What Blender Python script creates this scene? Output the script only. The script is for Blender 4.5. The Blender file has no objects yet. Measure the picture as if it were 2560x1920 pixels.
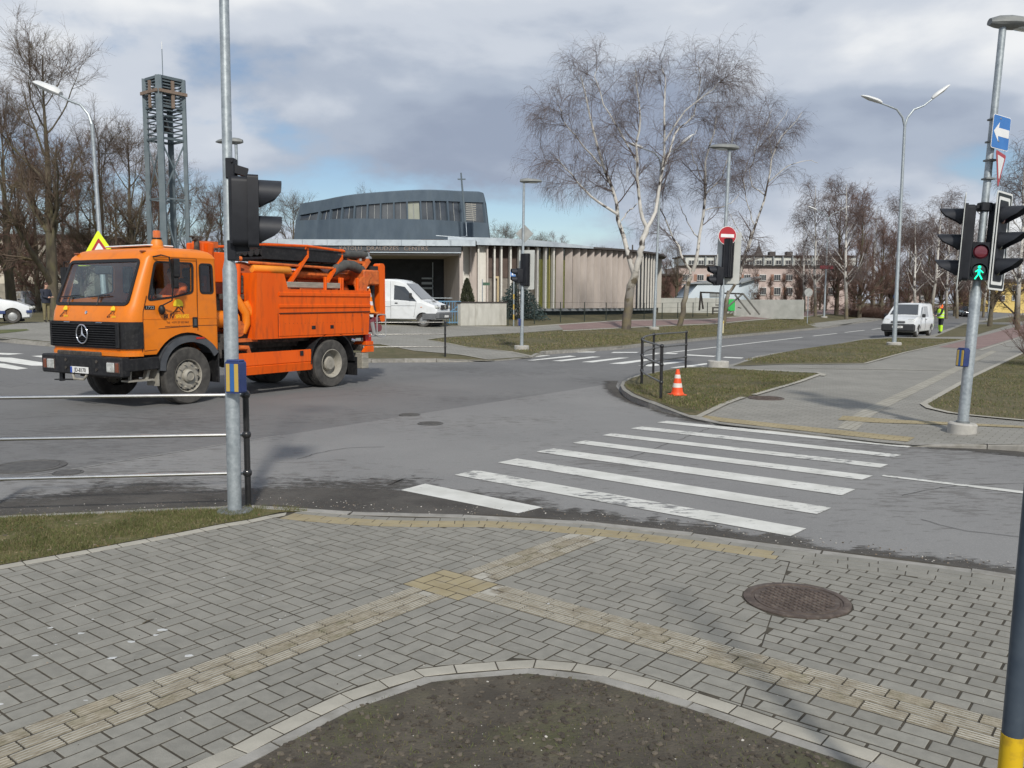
import bpy, bmesh, math, random
import numpy as np
from mathutils import Vector, Matrix, noise
from mathutils.geometry import tessellate_polygon
random.seed(7); RNG=np.random.default_rng(7)
R_=math.radians
sc=bpy.context.scene
C=sc.collection
# ---------------------------------------------------------------- camera
F_=2148.; H_=1.92; PITCH=math.atan((960-752)/F_); ROLL=R_(.25)
cam=bpy.data.cameras.new('camera'); camo=bpy.data.objects.new('camera',cam); C.objects.link(camo)
cam.sensor_width=36; cam.lens=36*F_/2560; cam.clip_start=.1; cam.clip_end=3000
CM=(Matrix.Rotation(math.pi/2-PITCH,4,'X')@Matrix.Rotation(ROLL,4,'Z'))
camo.matrix_world=Matrix.Translation((0,0,H_))@CM
sc.camera=camo
sc.render.resolution_x=1024; sc.render.resolution_y=768
# ---------------------------------------------------------------- sky and sun
SUN_EL=R_(39)          # behind the camera, slightly to its right
sd=Vector((.17*math.cos(SUN_EL),-.985*math.cos(SUN_EL),math.sin(SUN_EL))).normalized()
sun=bpy.data.lights.new('sun','SUN'); suno=bpy.data.objects.new('sun',sun); C.objects.link(suno)
sun.energy=2.8; sun.angle=R_(4.0); sun.color=(1,.95,.87)
suno.rotation_euler=sd.to_track_quat('Z','Y').to_euler()
W=bpy.data.worlds.new('World'); sc.world=W; W.use_nodes=True
nt=W.node_tree; nt.nodes.clear(); N=nt.nodes.new; LK=nt.links.new
wo=N('ShaderNodeOutputWorld'); bg=N('ShaderNodeBackground'); LK(bg.outputs[0],wo.inputs[0])
sky=N('ShaderNodeTexSky'); sky.sky_type='NISHITA'; sky.sun_disc=False; sky.sun_elevation=SUN_EL
sky.sun_rotation=math.atan2(sd.x,sd.y); sky.dust_density=.25; sky.air_density=1.0; sky.ozone_density=2.5
tc=N('ShaderNodeTexCoord'); sep=N('ShaderNodeSeparateXYZ'); LK(tc.outputs['Generated'],sep.inputs[0])
def wm(op,a,b=None,c=None,clamp=False):
    n=N('ShaderNodeMath'); n.operation=op; n.use_clamp=clamp
    for i,v in enumerate((a,b,c)):
        if v is None: continue
        if isinstance(v,(int,float)): n.inputs[i].default_value=v
        else: LK(v,n.inputs[i])
    return n.outputs[0]
def wnoise(scale,det,rough,off,dz=0.,dist=0.):
    mp=N('ShaderNodeMapping'); mp.inputs['Scale'].default_value=(1,1,2.3); mp.inputs['Location'].default_value=(off[0],off[1],off[2]+dz); LK(tc.outputs['Generated'],mp.inputs[0])
    n=N('ShaderNodeTexNoise'); n.inputs['Scale'].default_value=scale; n.inputs['Detail'].default_value=det; n.inputs['Roughness'].default_value=rough; n.inputs['Distortion'].default_value=dist
    LK(mp.outputs[0],n.inputs['Vector']); return n.outputs[0]
def wramp(v,pts):
    r=N('ShaderNodeValToRGB'); LK(v,r.inputs[0]); e=r.color_ramp.elements
    while len(e)<len(pts): e.new(.5)
    for k,(p,c) in enumerate(pts): e[k].position=p; e[k].color=(*c,1)
    r.color_ramp.interpolation='EASE'; return r.outputs[0]
CO=(5.2,-2.1,1.7)
n1=wnoise(1.9,9,.52,CO,0,.15); n1u=wnoise(1.9,4,.5,CO,.16,.15); n3=wnoise(1.1,3,.5,(CO[0]+3.1,CO[1]-2.2,CO[2]+1.))
mask=wramp(n1,[(.40,(0,0,0)),(.475,(1,1,1))])
lit_=wm('MULTIPLY_ADD',wm('SUBTRACT',n1,n1u),1.5,.5)
shade=wm('ADD',wm('MULTIPLY',lit_,.62),wm('MULTIPLY',n3,.38))
ccol=wramp(shade,[(.34,(.265,.31,.40)),(.44,(.355,.405,.49)),(.52,(.50,.54,.605)),(.64,(.72,.735,.75))])
skys=N('ShaderNodeMix'); skys.data_type='RGBA'; skys.blend_type='MULTIPLY'; skys.inputs[0].default_value=1
LK(sky.outputs[0],skys.inputs[6]); skys.inputs[7].default_value=(.078,.078,.078,1)
mx=N('ShaderNodeMix'); mx.data_type='RGBA'; LK(mask,mx.inputs[0]); LK(skys.outputs[2],mx.inputs[6]); LK(ccol,mx.inputs[7])
LK(mx.outputs[2],bg.inputs[0]); bg.inputs[1].default_value=1.0
vs=sc.view_settings; vs.view_transform='Standard'; vs.look='None'; vs.exposure=0.28; vs.gamma=1; vs.use_curve_mapping=False
try: sc.cycles.max_bounces=6; sc.cycles.transparent_max_bounces=12
except Exception: pass

# ---------------------------------------------------------------- terrain and pixel helpers
RP=Vector((-4.5,27.9)); RD=Vector((.62,.785)).normalized(); RN=Vector((-RD.y,RD.x))
def s_of(x,y): return (x-RP.x)*RN.x+(y-RP.y)*RN.y
S0,S1,SL=1.0,13.5,.06
def zt(x,y): return SL*(min(max(s_of(x,y),S0),S1)-S0)
CR=CM.to_3x3()
def ray(px,py): return CR@Vector(((px-1280)/F_,-(py-960)/F_,-1))
def atg(px,py,off=0.):
    d=ray(px,py); t0=0; t=1.
    def f(t): return H_+d.z*t-zt(d.x*t,d.y*t)-off
    while f(t)>0 and t<900: t0=t; t*=1.03
    for _ in range(40):
        m=(t0+t)/2
        if f(m)>0: t0=m
        else: t=m
    return Vector((d.x*t,d.y*t,H_+d.z*t))
def atd(px,py,Y):
    d=ray(px,py); t=Y/d.y; return Vector((d.x*t,d.y*t,H_+d.z*t))
def zat(p,py):
    """height on the vertical through ground point p that shows at image row py"""
    lo,hi=-2.,40.
    Ci=CR.transposed()
    for _ in range(40):
        m=(lo+hi)/2; q=Ci@(Vector((p[0],p[1],m))-Vector((0,0,H_)))
        if 960-F_*q.y/-q.z>py: lo=m
        else: hi=m
    return lo
def projp(p):
    q=CR.transposed()@(Vector(p)-Vector((0,0,H_))); return (1280+F_*q.x/-q.z,960-F_*q.y/-q.z) if q.z<0 else (-1e5,-1e5)

# ---------------------------------------------------------------- materials
MATS={}
def M(name,c1,c2=None,scale=8.,rough=.7,metal=0.,bump=0.,bscale=None,detail=5,rand=0.,lo=.35,hi=.65,spec=.5,coat=0.,stretch=(1,1,1),coord='Object',c3=None,s3=40.,a3=.4,emit=0.,rough2=None):
    if name in MATS: return MATS[name]
    m=bpy.data.materials.new(name); m.use_nodes=True; t=m.node_tree; b=t.nodes['Principled BSDF']; n=t.nodes.new; l=t.links.new
    b.inputs['Roughness'].default_value=rough; b.inputs['Metallic'].default_value=metal; b.inputs['Specular IOR Level'].default_value=spec
    b.inputs['Coat Weight'].default_value=coat
    col=None
    tcn=n('ShaderNodeTexCoord'); mp=n('ShaderNodeMapping'); mp.inputs['Scale'].default_value=stretch; l(n('ShaderNodeNewGeometry').outputs['Position'] if coord=='World' else tcn.outputs[coord],mp.inputs[0])
    if c2 is not None:
        nz=n('ShaderNodeTexNoise'); nz.inputs['Scale'].default_value=scale; nz.inputs['Detail'].default_value=detail; nz.inputs['Roughness'].default_value=.6
        l(mp.outputs[0],nz.inputs['Vector'])
        r=n('ShaderNodeValToRGB'); r.color_ramp.elements[0].position=lo; r.color_ramp.elements[1].position=hi
        r.color_ramp.elements[0].color=(*c1,1); r.color_ramp.elements[1].color=(*c2,1); l(nz.outputs[0],r.inputs[0]); col=r.outputs[0]
        if rough2 is not None:
            mr=n('ShaderNodeMapRange'); l(nz.outputs[0],mr.inputs[0]); mr.inputs[1].default_value=lo; mr.inputs[2].default_value=hi; mr.inputs[3].default_value=rough; mr.inputs[4].default_value=rough2; l(mr.outputs[0],b.inputs['Roughness'])
    else:
        rg=n('ShaderNodeRGB'); rg.outputs[0].default_value=(*c1,1); col=rg.outputs[0]
    if c3 is not None:
        nz=n('ShaderNodeTexNoise'); nz.inputs['Scale'].default_value=s3; nz.inputs['Detail'].default_value=3; l(mp.outputs[0],nz.inputs['Vector'])
        r=n('ShaderNodeValToRGB'); r.color_ramp.elements[0].position=.5; r.color_ramp.elements[1].position=.7; r.color_ramp.elements[0].color=(0,0,0,1); r.color_ramp.elements[1].color=(a3,a3,a3,1); l(nz.outputs[0],r.inputs[0])
        x=n('ShaderNodeMix'); x.data_type='RGBA'; l(r.outputs[0],x.inputs[0]); l(col,x.inputs[6]); x.inputs[7].default_value=(*c3,1); col=x.outputs[2]
    if rand:
        oi=n('ShaderNodeObjectInfo'); hs=n('ShaderNodeHueSaturation'); mr=n('ShaderNodeMapRange'); l(oi.outputs['Random'],mr.inputs[0]); mr.inputs[3].default_value=1-rand; mr.inputs[4].default_value=1+rand
        l(mr.outputs[0],hs.inputs['Value']); l(col,hs.inputs['Color']); col=hs.outputs[0]
    l(col,b.inputs['Base Color'])
    if emit: l(col,b.inputs['Emission Color']); b.inputs['Emission Strength'].default_value=emit
    if bump:
        nb=n('ShaderNodeTexNoise'); nb.inputs['Scale'].default_value=bscale or scale*4; nb.inputs['Detail'].default_value=6; l(mp.outputs[0],nb.inputs['Vector'])
        bp=n('ShaderNodeBump'); bp.inputs['Strength'].default_value=bump; bp.inputs['Distance'].default_value=.01; l(nb.outputs[0],bp.inputs['Height']); l(bp.outputs[0],b.inputs['Normal'])
    MATS[name]=m; return m
def glass(name,tint,gl=.9,ior=1.5,gcol=(.9,.95,1)):
    if name in MATS: return MATS[name]
    m=bpy.data.materials.new(name); m.use_nodes=True; t=m.node_tree; t.nodes.clear(); n=t.nodes.new; l=t.links.new
    o=n('ShaderNodeOutputMaterial'); mx=n('ShaderNodeMixShader'); tr=n('ShaderNodeBsdfTransparent'); g=n('ShaderNodeBsdfGlossy'); lw=n('ShaderNodeLayerWeight'); pw=n('ShaderNodeMath'); pw.operation='POWER'; pw.inputs[1].default_value=3.6; l(lw.outputs['Facing'],pw.inputs[0]); fr=n('ShaderNodeMath'); fr.operation='MULTIPLY_ADD'; l(pw.outputs[0],fr.inputs[0]); fr.inputs[1].default_value=.8; fr.inputs[2].default_value=((ior-1)/(ior+1))**2*1.4; lw.inputs[0].default_value=.5
    tr.inputs[0].default_value=(*tint,1); g.inputs['Color'].default_value=(*gcol,1); g.inputs['Roughness'].default_value=.03
    l(fr.outputs[0],mx.inputs[0]); l(tr.outputs[0],mx.inputs[1]); l(g.outputs[0],mx.inputs[2]); l(mx.outputs[0],o.inputs[0]); MATS[name]=m; return m

# ---------------------------------------------------------------- mesh builder
def link(o,parent=None):
    C.objects.link(o)
    if parent is not None: o.parent=parent
    return o
def tag(o,label=None,cat=None,group=None,kind=None):
    if label: o['label']=label
    if cat: o['category']=cat
    if group: o['group']=group
    if kind: o['kind']=kind
    return o
def empty(name,loc=(0,0,0),rz=0.,label=None,cat=None,group=None,rot=None):
    o=bpy.data.objects.new(name,None); C.objects.link(o); o.location=loc; o.empty_display_size=.2
    o.rotation_euler=rot if rot else (0,0,rz)
    return tag(o,label,cat,group)
class B:
    def __init__(s): s.v=[]; s.f=[]; s.m=[]; s.cur=0
    def add(s,vs,fs):
        k=len(s.v); s.v+= [tuple(v) for v in vs]; s.f+=[tuple(i+k for i in f) for f in fs]; s.m+=[s.cur]*len(fs); return s
    def box(s,c,size,rot=None,ch=0.):
        x,y,z=(v/2 for v in size)
        if ch>0:
            ch=min(ch,x*.9,y*.9,z*.9); P=[]
            idx={}
            for sx in(-1,1):
                for sy in(-1,1):
                    for sz in(-1,1):
                        for ax in range(3):
                            p=[sx*x,sy*y,sz*z]
                            for a in range(3):
                                if a!=ax: p[a]-=(sx,sy,sz)[a]*ch
                            idx[(sx,sy,sz,ax)]=len(P); P.append(p)
            Fc=[]
            for ax in range(3):
                o1,o2=[a for a in range(3) if a!=ax]
                for sg in(-1,1):
                    q=[]
                    for (u,v) in ((-1,-1),(1,-1),(1,1),(-1,1)):
                        k=[0,0,0]; k[ax]=sg; k[o1]=u; k[o2]=v; q.append(idx[(*k,ax)])
                    Fc.append(q)
            for ax in range(3):
                o1,o2=[a for a in range(3) if a!=ax]
                for u in(-1,1):
                    for v in(-1,1):
                        q=[]
                        for (w,a) in ((-1,o1),(1,o1),(1,o2),(-1,o2)):
                            k=[0,0,0]; k[ax]=w; k[o1]=u; k[o2]=v; q.append(idx[(*k,a)])
                        Fc.append(q)
            for sx in(-1,1):
                for sy in(-1,1):
                    for sz in(-1,1): Fc.append([idx[(sx,sy,sz,a)] for a in range(3)])
        else:
            P=[(a*x,b*y,d*z) for a in(-1,1) for b in(-1,1) for d in(-1,1)]
            Fc=[(0,1,3,2),(4,6,7,5),(0,4,5,1),(2,3,7,6),(0,2,6,4),(1,5,7,3)]
        mt=Matrix.Translation(c)@(rot.to_4x4() if rot is not None else Matrix.Identity(4))
        return s.add([mt@Vector(p) for p in P],Fc)
    def bar(s,p0,p1,w,h,up=(0,0,1),ch=0.):
        p0=Vector(p0);p1=Vector(p1); d=p1-p0; L=d.length; x=d.normalized(); u=Vector(up)
        if abs(x.dot(u))>.98: u=Vector((0,1,0)) if abs(x.y)<.9 else Vector((1,0,0))
        y=u.cross(x).normalized(); z=x.cross(y)
        r=Matrix((x,y,z)).transposed()
        return s.box((p0+p1)/2,(L,w,h),r,ch)
    def tube(s,path,r,n=8,cap=True,closed=False):
        P=[Vector(p) for p in path]; rs=r if isinstance(r,(list,tuple)) else [r]*len(P); k=len(P)
        vs=[];fs=[]; prev=None
        for i,p in enumerate(P):
            if closed: d=P[(i+1)%k]-P[i-1]
            else: d=P[min(i+1,k-1)]-P[max(i-1,0)]
            d.normalize()
            if prev is None:
                u=Vector((0,0,1)) if abs(d.z)<.9 else Vector((1,0,0)); a=d.cross(u).normalized()
            else:
                a=prev-d*prev.dot(d); a.normalize()
            prev=a; b=d.cross(a)
            for j in range(n):
                t=2*math.pi*j/n; vs.append(p+(a*math.cos(t)+b*math.sin(t))*rs[i])
        for i in range(k if closed else k-1):
            for j in range(n):
                i2=(i+1)%k; fs.append((i*n+j,i*n+(j+1)%n,i2*n+(j+1)%n,i2*n+j))
        if cap and not closed: fs.append(tuple(range(n))[::-1]); fs.append(tuple((k-1)*n+j for j in range(n)))
        return s.add(vs,fs)
    def cyl(s,p0,p1,r0,r1=None,n=16): return s.tube([p0,p1],[r0,r0 if r1 is None else r1],n)
    def lathe(s,prof,n=24,mt=None,cap=True):
        """prof: list of (r,z) about local z"""
        mt=mt or Matrix.Identity(4); vs=[];fs=[]
        for (r,z) in prof:
            for j in range(n): t=2*math.pi*j/n; vs.append(mt@Vector((r*math.cos(t),r*math.sin(t),z)))
        for i in range(len(prof)-1):
            for j in range(n): fs.append((i*n+j,i*n+(j+1)%n,(i+1)*n+(j+1)%n,(i+1)*n+j))
        if cap:
            if prof[0][0]>1e-6: fs.append(tuple(range(n))[::-1])
            if prof[-1][0]>1e-6: fs.append(tuple((len(prof)-1)*n+j for j in range(n)))
        return s.add(vs,fs)
    def prism(s,outer,d,mt=None,holes=()):
        """2d polygon (x,y) extruded along local z from 0 to d, with holes"""
        mt=mt or Matrix.Identity(4)
        loops=[[Vector((*p,0)) for p in outer]]+[[Vector((*p,0)) for p in h] for h in holes]
        flat=[p for L in loops for p in L]; n=len(flat)
        if holes: tri=[tuple(t) for t in tessellate_polygon(loops)]
        else: tri=[tuple(range(n))]
        vs=[mt@p for p in flat]+[mt@(p+Vector((0,0,d))) for p in flat]
        fs=[tuple(reversed(t)) for t in tri]+[tuple(i+n for i in t) for t in tri]
        k=0
        for L in loops:
            m=len(L)
            for i in range(m): a,b=k+i,k+(i+1)%m; fs.append((a,b,b+n,a+n))
            k+=m
        return s.add(vs,fs)
    def sphere(s,c,r,n=12,m=8,sc=(1,1,1)):
        vs=[];fs=[]
        for i in range(m+1):
            a=math.pi*i/m
            for j in range(n): t=2*math.pi*j/n; vs.append((c[0]+r*sc[0]*math.sin(a)*math.cos(t),c[1]+r*sc[1]*math.sin(a)*math.sin(t),c[2]+r*sc[2]*math.cos(a)))
        for i in range(m):
            for j in range(n): fs.append((i*n+j,(i+1)*n+j,(i+1)*n+(j+1)%n,i*n+(j+1)%n))
        return s.add(vs,fs)
    def mesh(s,name,mats,smooth=False,fix=True):
        me=bpy.data.meshes.new(name); me.from_pydata(s.v,[],s.f)
        for m in (mats if isinstance(mats,(list,tuple)) else [mats]): me.materials.append(m)
        me.polygons.foreach_set('material_index',s.m)
        if fix:
            bm=bmesh.new(); bm.from_mesh(me); bmesh.ops.remove_doubles(bm,verts=bm.verts,dist=1e-6); bmesh.ops.recalc_face_normals(bm,faces=bm.faces); bm.to_mesh(me); bm.free()
        if smooth:
            me.polygons.foreach_set('use_smooth',[True]*len(me.polygons))
            if smooth!='all': me.set_sharp_from_angle(angle=R_(35))
        me.update(); return me
    def build(s,name,mats,parent=None,smooth=False,loc=None,fix=True):
        o=bpy.data.objects.new(name,s.mesh(name,mats,smooth,fix)); link(o,parent)
        if loc is not None: o.location=loc
        return o
def rrect(x0,y0,x1,y1,r,n=4):
    pts=[]
    for (cx,cy,a) in ((x1-r,y1-r,0),(x0+r,y1-r,90),(x0+r,y0+r,180),(x1-r,y0+r,270)):
        for i in range(n+1): t=R_(a+90*i/n); pts.append((cx+r*math.cos(t),cy+r*math.sin(t)))
    return pts
def rpoly(pts,r,n=4):
    """polygon with rounded corners"""
    out=[];k=len(pts)
    for i in range(k):
        p=Vector(pts[i]); a=(Vector(pts[i-1])-p); b=(Vector(pts[(i+1)%k])-p)
        rr=min(r,a.length*.45,b.length*.45); q0=p+a.normalized()*rr; q1=p+b.normalized()*rr
        for j in range(n+1):
            t=j/n; out.append(tuple(q0*(1-t)**2+p*2*t*(1-t)+q1*t*t))
    return out
def circ(cx,cy,r,n=20): return [(cx+r*math.cos(2*math.pi*i/n),cy+r*math.sin(2*math.pi*i/n)) for i in range(n)]
def frame(o,x,y,z=None):
    """matrix with origin o and axes x,y,z"""
    x=Vector(x).normalized(); y=Vector(y).normalized(); z=Vector(z).normalized() if z is not None else x.cross(y)
    m=Matrix((x,y,z)).transposed().to_4x4(); m.translation=Vector(o); return m
def copy_tree(o,parent=None):
    c=o.copy(); C.objects.link(c); c.parent=parent
    for ch in o.children: copy_tree(ch,c)
    return c
def mesh_text(name,txt,size,mat,parent,mt,ext=.003,align='CENTER',sx=1.,bold=0.):
    cu=bpy.data.curves.new('t','FONT'); cu.body=txt; cu.size=size; cu.extrude=ext; cu.align_x=align; cu.align_y='CENTER'; cu.resolution_u=2; cu.offset=bold
    o=bpy.data.objects.new('t',cu); C.objects.link(o); dg=bpy.context.evaluated_depsgraph_get(); dg.update()
    me=bpy.data.meshes.new_from_object(o.evaluated_get(dg)); bpy.data.objects.remove(o)
    me.transform(mt@Matrix.Diagonal((sx,1,1,1))); me.materials.clear(); me.materials.append(mat); me.name=name
    return link(bpy.data.objects.new(name,me),parent)
# ================================================================ GROUND
def resamp(pts,step):
    P=[Vector(p[:2]) for p in pts]; out=[P[0]]; 
    for i in range(len(P)-1):
        L=(P[i+1]-P[i]).length; n=max(1,int(round(L/step)))
        for k in range(1,n+1): out.append(P[i].lerp(P[i+1],k/n))
    return out
def smooth_pl(pts,n=4):
    """Catmull-Rom"""
    P=[Vector(p[:2]) for p in pts]; out=[]
    for i in range(len(P)-1):
        p0=P[max(i-1,0)];p1=P[i];p2=P[i+1];p3=P[min(i+2,len(P)-1)]
        for k in range(n):
            t=k/n; out.append(.5*((2*p1)+(p2-p0)*t+(2*p0-5*p1+4*p2-p3)*t*t+(3*p1-p0-3*p2+p3)*t**3))
    out.append(P[-1]); return out
def G(pl,off=.12): return [atg(x,y,off).to_2d() for x,y in pl]
def segdist(p,a,b):
    d=b-a; t=max(0,min(1,(p-a).dot(d)/max(d.length_squared,1e-9))); return (p-(a+d*t)).length
ZONES=[G([(1745,1034),(2000,1066),(2275,1094)]),G([(1800,909),(1850,897)]),G([(1225,896),(1330,887)])]
def drop(p):
    f=0
    for Z in ZONES:
        d=min(segdist(p,Z[i],Z[i+1]) for i in range(len(Z)-1)); f=max(f,1-max(0,d-.15)/1.6)
    return max(0,f)
def offz(p,off=.12): return zt(p.x,p.y)+off-.09*drop(p)*(off>.1)
def drape(name,poly,off,mat,parent=None,kind='structure',grid=None,use_drop=False,thick=0,holes=()):
    loops=[[Vector((p[0],p[1],0)) for p in poly]]+[[Vector((p[0],p[1],0)) for p in h] for h in holes]
    flat=[p for L in loops for p in L]
    bm=bmesh.new(); vs=[bm.verts.new(p) for p in flat]
    for t in tessellate_polygon(loops):
        try: bm.faces.new([vs[i] for i in t])
        except ValueError: pass
    def cut(co,no): bmesh.ops.bisect_plane(bm,geom=list(bm.verts)+list(bm.edges)+list(bm.faces),plane_co=co,plane_no=no)
    for s in (S0,S1): cut((RP.x+RN.x*s,RP.y+RN.y*s,0),(RN.x,RN.y,0))
    if use_drop:
        for Z in ZONES:
            xs=[p.x for p in Z]; ys=[p.y for p in Z]
            if not grid: grid=.5
            x=min(xs)-1.8
            while x<max(xs)+1.8: cut((x,0,0),(1,0,0)); x+=grid
            y=min(ys)-1.8
            while y<max(ys)+1.8: cut((0,y,0),(0,1,0)); y+=grid
    for v in bm.verts:
        p=v.co.to_2d(); v.co.z=(offz(p,off) if use_drop else zt(p.x,p.y)+off)
    bmesh.ops.recalc_face_normals(bm,faces=bm.faces)
    for f in bm.faces:
        if f.normal.z<0: f.normal_flip()
    me=bpy.data.meshes.new(name); bm.to_mesh(me); bm.free(); me.materials.append(mat)
    o=link(bpy.data.objects.new(name,me),parent)
    if kind and parent is None: o['kind']=kind
    return o
def worn(name,base,c2,under,scale,thr,stretch=(1,1,1)):
    """paint worn away to the surface below along a noise"""
    m=M(name,base,c2,3,rough=.75,bump=.15,bscale=120,coord='Object'); t=m.node_tree; b=t.nodes['Principled BSDF']; n=t.nodes.new; l=t.links.new
    src=b.inputs['Base Color'].links[0].from_socket
    tcn=n('ShaderNodeTexCoord'); mp=n('ShaderNodeMapping'); mp.inputs['Rotation'].default_value=(0,0,R_(39)); mp.inputs['Scale'].default_value=stretch; l(tcn.outputs['Object'],mp.inputs[0])
    big=n('ShaderNodeTexNoise'); big.inputs['Scale'].default_value=.7; l(tcn.outputs['Object'],big.inputs['Vector'])
    nz=n('ShaderNodeTexNoise'); nz.inputs['Scale'].default_value=scale; nz.inputs['Detail'].default_value=9; nz.inputs['Roughness'].default_value=.7; l(mp.outputs[0],nz.inputs['Vector'])
    ad=n('ShaderNodeMath'); ad.operation='MULTIPLY_ADD'; l(big.outputs[0],ad.inputs[0]); ad.inputs[1].default_value=.55; l(nz.outputs[0],ad.inputs[2])
    r=n('ShaderNodeValToRGB'); r.color_ramp.elements[0].position=thr; r.color_ramp.elements[1].position=thr+.05; l(ad.outputs[0],r.inputs[0])
    x=n('ShaderNodeMix'); x.data_type='RGBA'; l(r.outputs[0],x.inputs[0]); l(src,x.inputs[6]); x.inputs[7].default_value=(*under,1); l(x.outputs[2],b.inputs['Base Color'])
    return m
def asphalt(name,c1,c2,c3,patch,ptone,dirx=R_(39)):
    """worn asphalt: broad tone patches, tyre-polished streaks along the lane and fine aggregate"""
    m=M(name,c1,c2,.35,rough=.85,bump=.5,bscale=160,c3=c3,s3=90,a3=.5,detail=7); t=m.node_tree; b=t.nodes['Principled BSDF']; n=t.nodes.new; l=t.links.new
    src=b.inputs['Base Color'].links[0].from_socket
    tcn=n('ShaderNodeTexCoord'); mp=n('ShaderNodeMapping'); mp.inputs['Rotation'].default_value=(0,0,dirx); mp.inputs['Scale'].default_value=(2.2,7,1); l(tcn.outputs['Object'],mp.inputs[0])
    nz=n('ShaderNodeTexNoise'); nz.inputs['Scale'].default_value=1.6; nz.inputs['Detail'].default_value=10; nz.inputs['Roughness'].default_value=.72; l(mp.outputs[0],nz.inputs['Vector'])
    big=n('ShaderNodeTexNoise'); big.inputs['Scale'].default_value=.28; big.inputs['Detail'].default_value=3; l(tcn.outputs['Object'],big.inputs['Vector'])
    a2=n('ShaderNodeMath'); a2.operation='MULTIPLY_ADD'; l(nz.outputs[0],a2.inputs[0]); a2.inputs[1].default_value=1.5; a2.inputs[2].default_value=-.75
    ad=n('ShaderNodeMath'); ad.operation='MULTIPLY_ADD'; l(big.outputs[0],ad.inputs[0]); ad.inputs[1].default_value=1.0; l(a2.outputs[0],ad.inputs[2])
    r=n('ShaderNodeValToRGB'); r.color_ramp.elements[0].position=patch; r.color_ramp.elements[1].position=patch+.12; l(ad.outputs[0],r.inputs[0])
    mu=n('ShaderNodeMath'); mu.operation='MULTIPLY'; mu.inputs[1].default_value=.62; l(r.outputs[0],mu.inputs[0])
    x=n('ShaderNodeMix'); x.data_type='RGBA'; l(mu.outputs[0],x.inputs[0]); l(src,x.inputs[6]); x.inputs[7].default_value=(*ptone,1); l(x.outputs[2],b.inputs['Base Color'])
    return m
m_road=asphalt('asphalt_main',(.135,.135,.134),(.170,.169,.165),(.23,.227,.22),.56,(.082,.080,.077),R_(-50))
m_side=asphalt('asphalt_side',(.185,.184,.180),(.225,.223,.216),(.31,.305,.295),.58,(.098,.092,.084))
m_gut=M('gutter_dirt',(.050,.046,.042),(.095,.089,.080),1.3,rough=.9,bump=.4,bscale=150,c3=(.16,.15,.14),s3=60,a3=.3)
m_lawn=M('spring_grass',(.062,.064,.022),(.118,.098,.045),.9,rough=.95,bump=.9,bscale=45,c3=(.15,.115,.065),s3=5.5,a3=.75,detail=9,lo=.3,hi=.7)
m_green=M('fresh_grass',(.06,.085,.022),(.105,.115,.038),.5,rough=.95,bump=.9,bscale=45,c3=(.19,.15,.08),s3=3.5,a3=.5,detail=9)
def paved(name,c1,c2,joint,ang,bw=.2,bh=.1,mort=.012):
    m=M(name,c1,c2,.7,rough=.85,bump=.2,bscale=140,detail=6); t=m.node_tree; b=t.nodes['Principled BSDF']; n=t.nodes.new; l=t.links.new
    src=b.inputs['Base Color'].links[0].from_socket
    tcn=n('ShaderNodeTexCoord'); mp=n('ShaderNodeMapping'); mp.inputs['Rotation'].default_value=(0,0,-ang); l(tcn.outputs['Object'],mp.inputs[0])
    br=n('ShaderNodeTexBrick'); br.inputs['Scale'].default_value=1; br.inputs['Brick Width'].default_value=bw; br.inputs['Row Height'].default_value=bh; br.inputs['Mortar Size'].default_value=mort/2; br.inputs['Mortar Smooth'].default_value=.3
    br.inputs['Color1'].default_value=(1,1,1,1); br.inputs['Color2'].default_value=(.86,.86,.86,1); br.inputs['Mortar'].default_value=(joint,joint*.95,joint*.85,1); l(mp.outputs[0],br.inputs['Vector'])
    x=n('ShaderNodeMix'); x.data_type='RGBA'; x.blend_type='MULTIPLY'; x.inputs[0].default_value=1; l(src,x.inputs[6]); l(br.outputs['Color'],x.inputs[7]); l(x.outputs[2],b.inputs['Base Color'])
    return m
PA=R_(51.5); PB=R_(-38.5)
m_pave=paved('far_paving',(.235,.228,.202),(.29,.281,.25),.55,PB)
m_red=paved('red_paving',(.215,.145,.132),(.265,.182,.166),.7,R_(50))
m_yel=paved('yellow_paving',(.31,.258,.148),(.375,.315,.19),.5,PB)
m_beige=paved('beige_paving',(.31,.295,.245),(.38,.36,.305),.5,PA)
m_kerb=M('kerb_concrete',(.24,.232,.21),(.32,.308,.28),6,rough=.9,bump=.35,bscale=90,rand=.08,c3=(.16,.15,.12),s3=9,a3=.5)
m_light=M('pale_edge_paver',(.31,.295,.25),(.385,.365,.31),5,rough=.88,bump=.3,bscale=120,rand=.08)

# large sheets
drape('ground',[(-900,-60),(900,-60),(900,1500),(-900,1500)],-.35,m_lawn)
road=drape('road',[(-110,-6),(160,-6),(200,420),(60,420),(-110,120)],0,m_road)
# kerb lines (pixel traces of kerb top edges)
k_far_px=[(-300,815),(0,846),(125,857),(400,879),(650,892),(931,897),(1140,896),(1218,895),(1328,887),(1345,882),(1365,878),(1554,866),(1612,859),(1760,845),(2046,819),(2112,809),(2179,801),(2234,791),(2349,777),(2450,770)]
kf=G(k_far_px); kf=[kf[0]+(kf[0]-kf[1]).normalized()*60]+kf+[kf[-1]+(kf[-1]-kf[-2]).normalized()*160]
lawn_far=drape('far_lawn',kf+[(700,900),(-700,900),(-700,120)],.115,m_lawn,use_drop=True)
k_r_px=[(2900,763),(2700,772),(2560,782),(2410,807),(2329,838),(2240,842),(2155,847),(2060,866),(1939,882),(1860,895),(1831,903),(1780,908),(1679,921),(1601,936),(1571,945),(1556,953),(1551,963),(1557,975),(1578,989),(1611,1002),(1665,1016),(1736,1033),(1804,1046),(2050,1072),(2200,1089),(2286,1096),(2385,1097),(2560,1107),(2900,1130),(3400,1160)]
kr=G(k_r_px)
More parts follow.
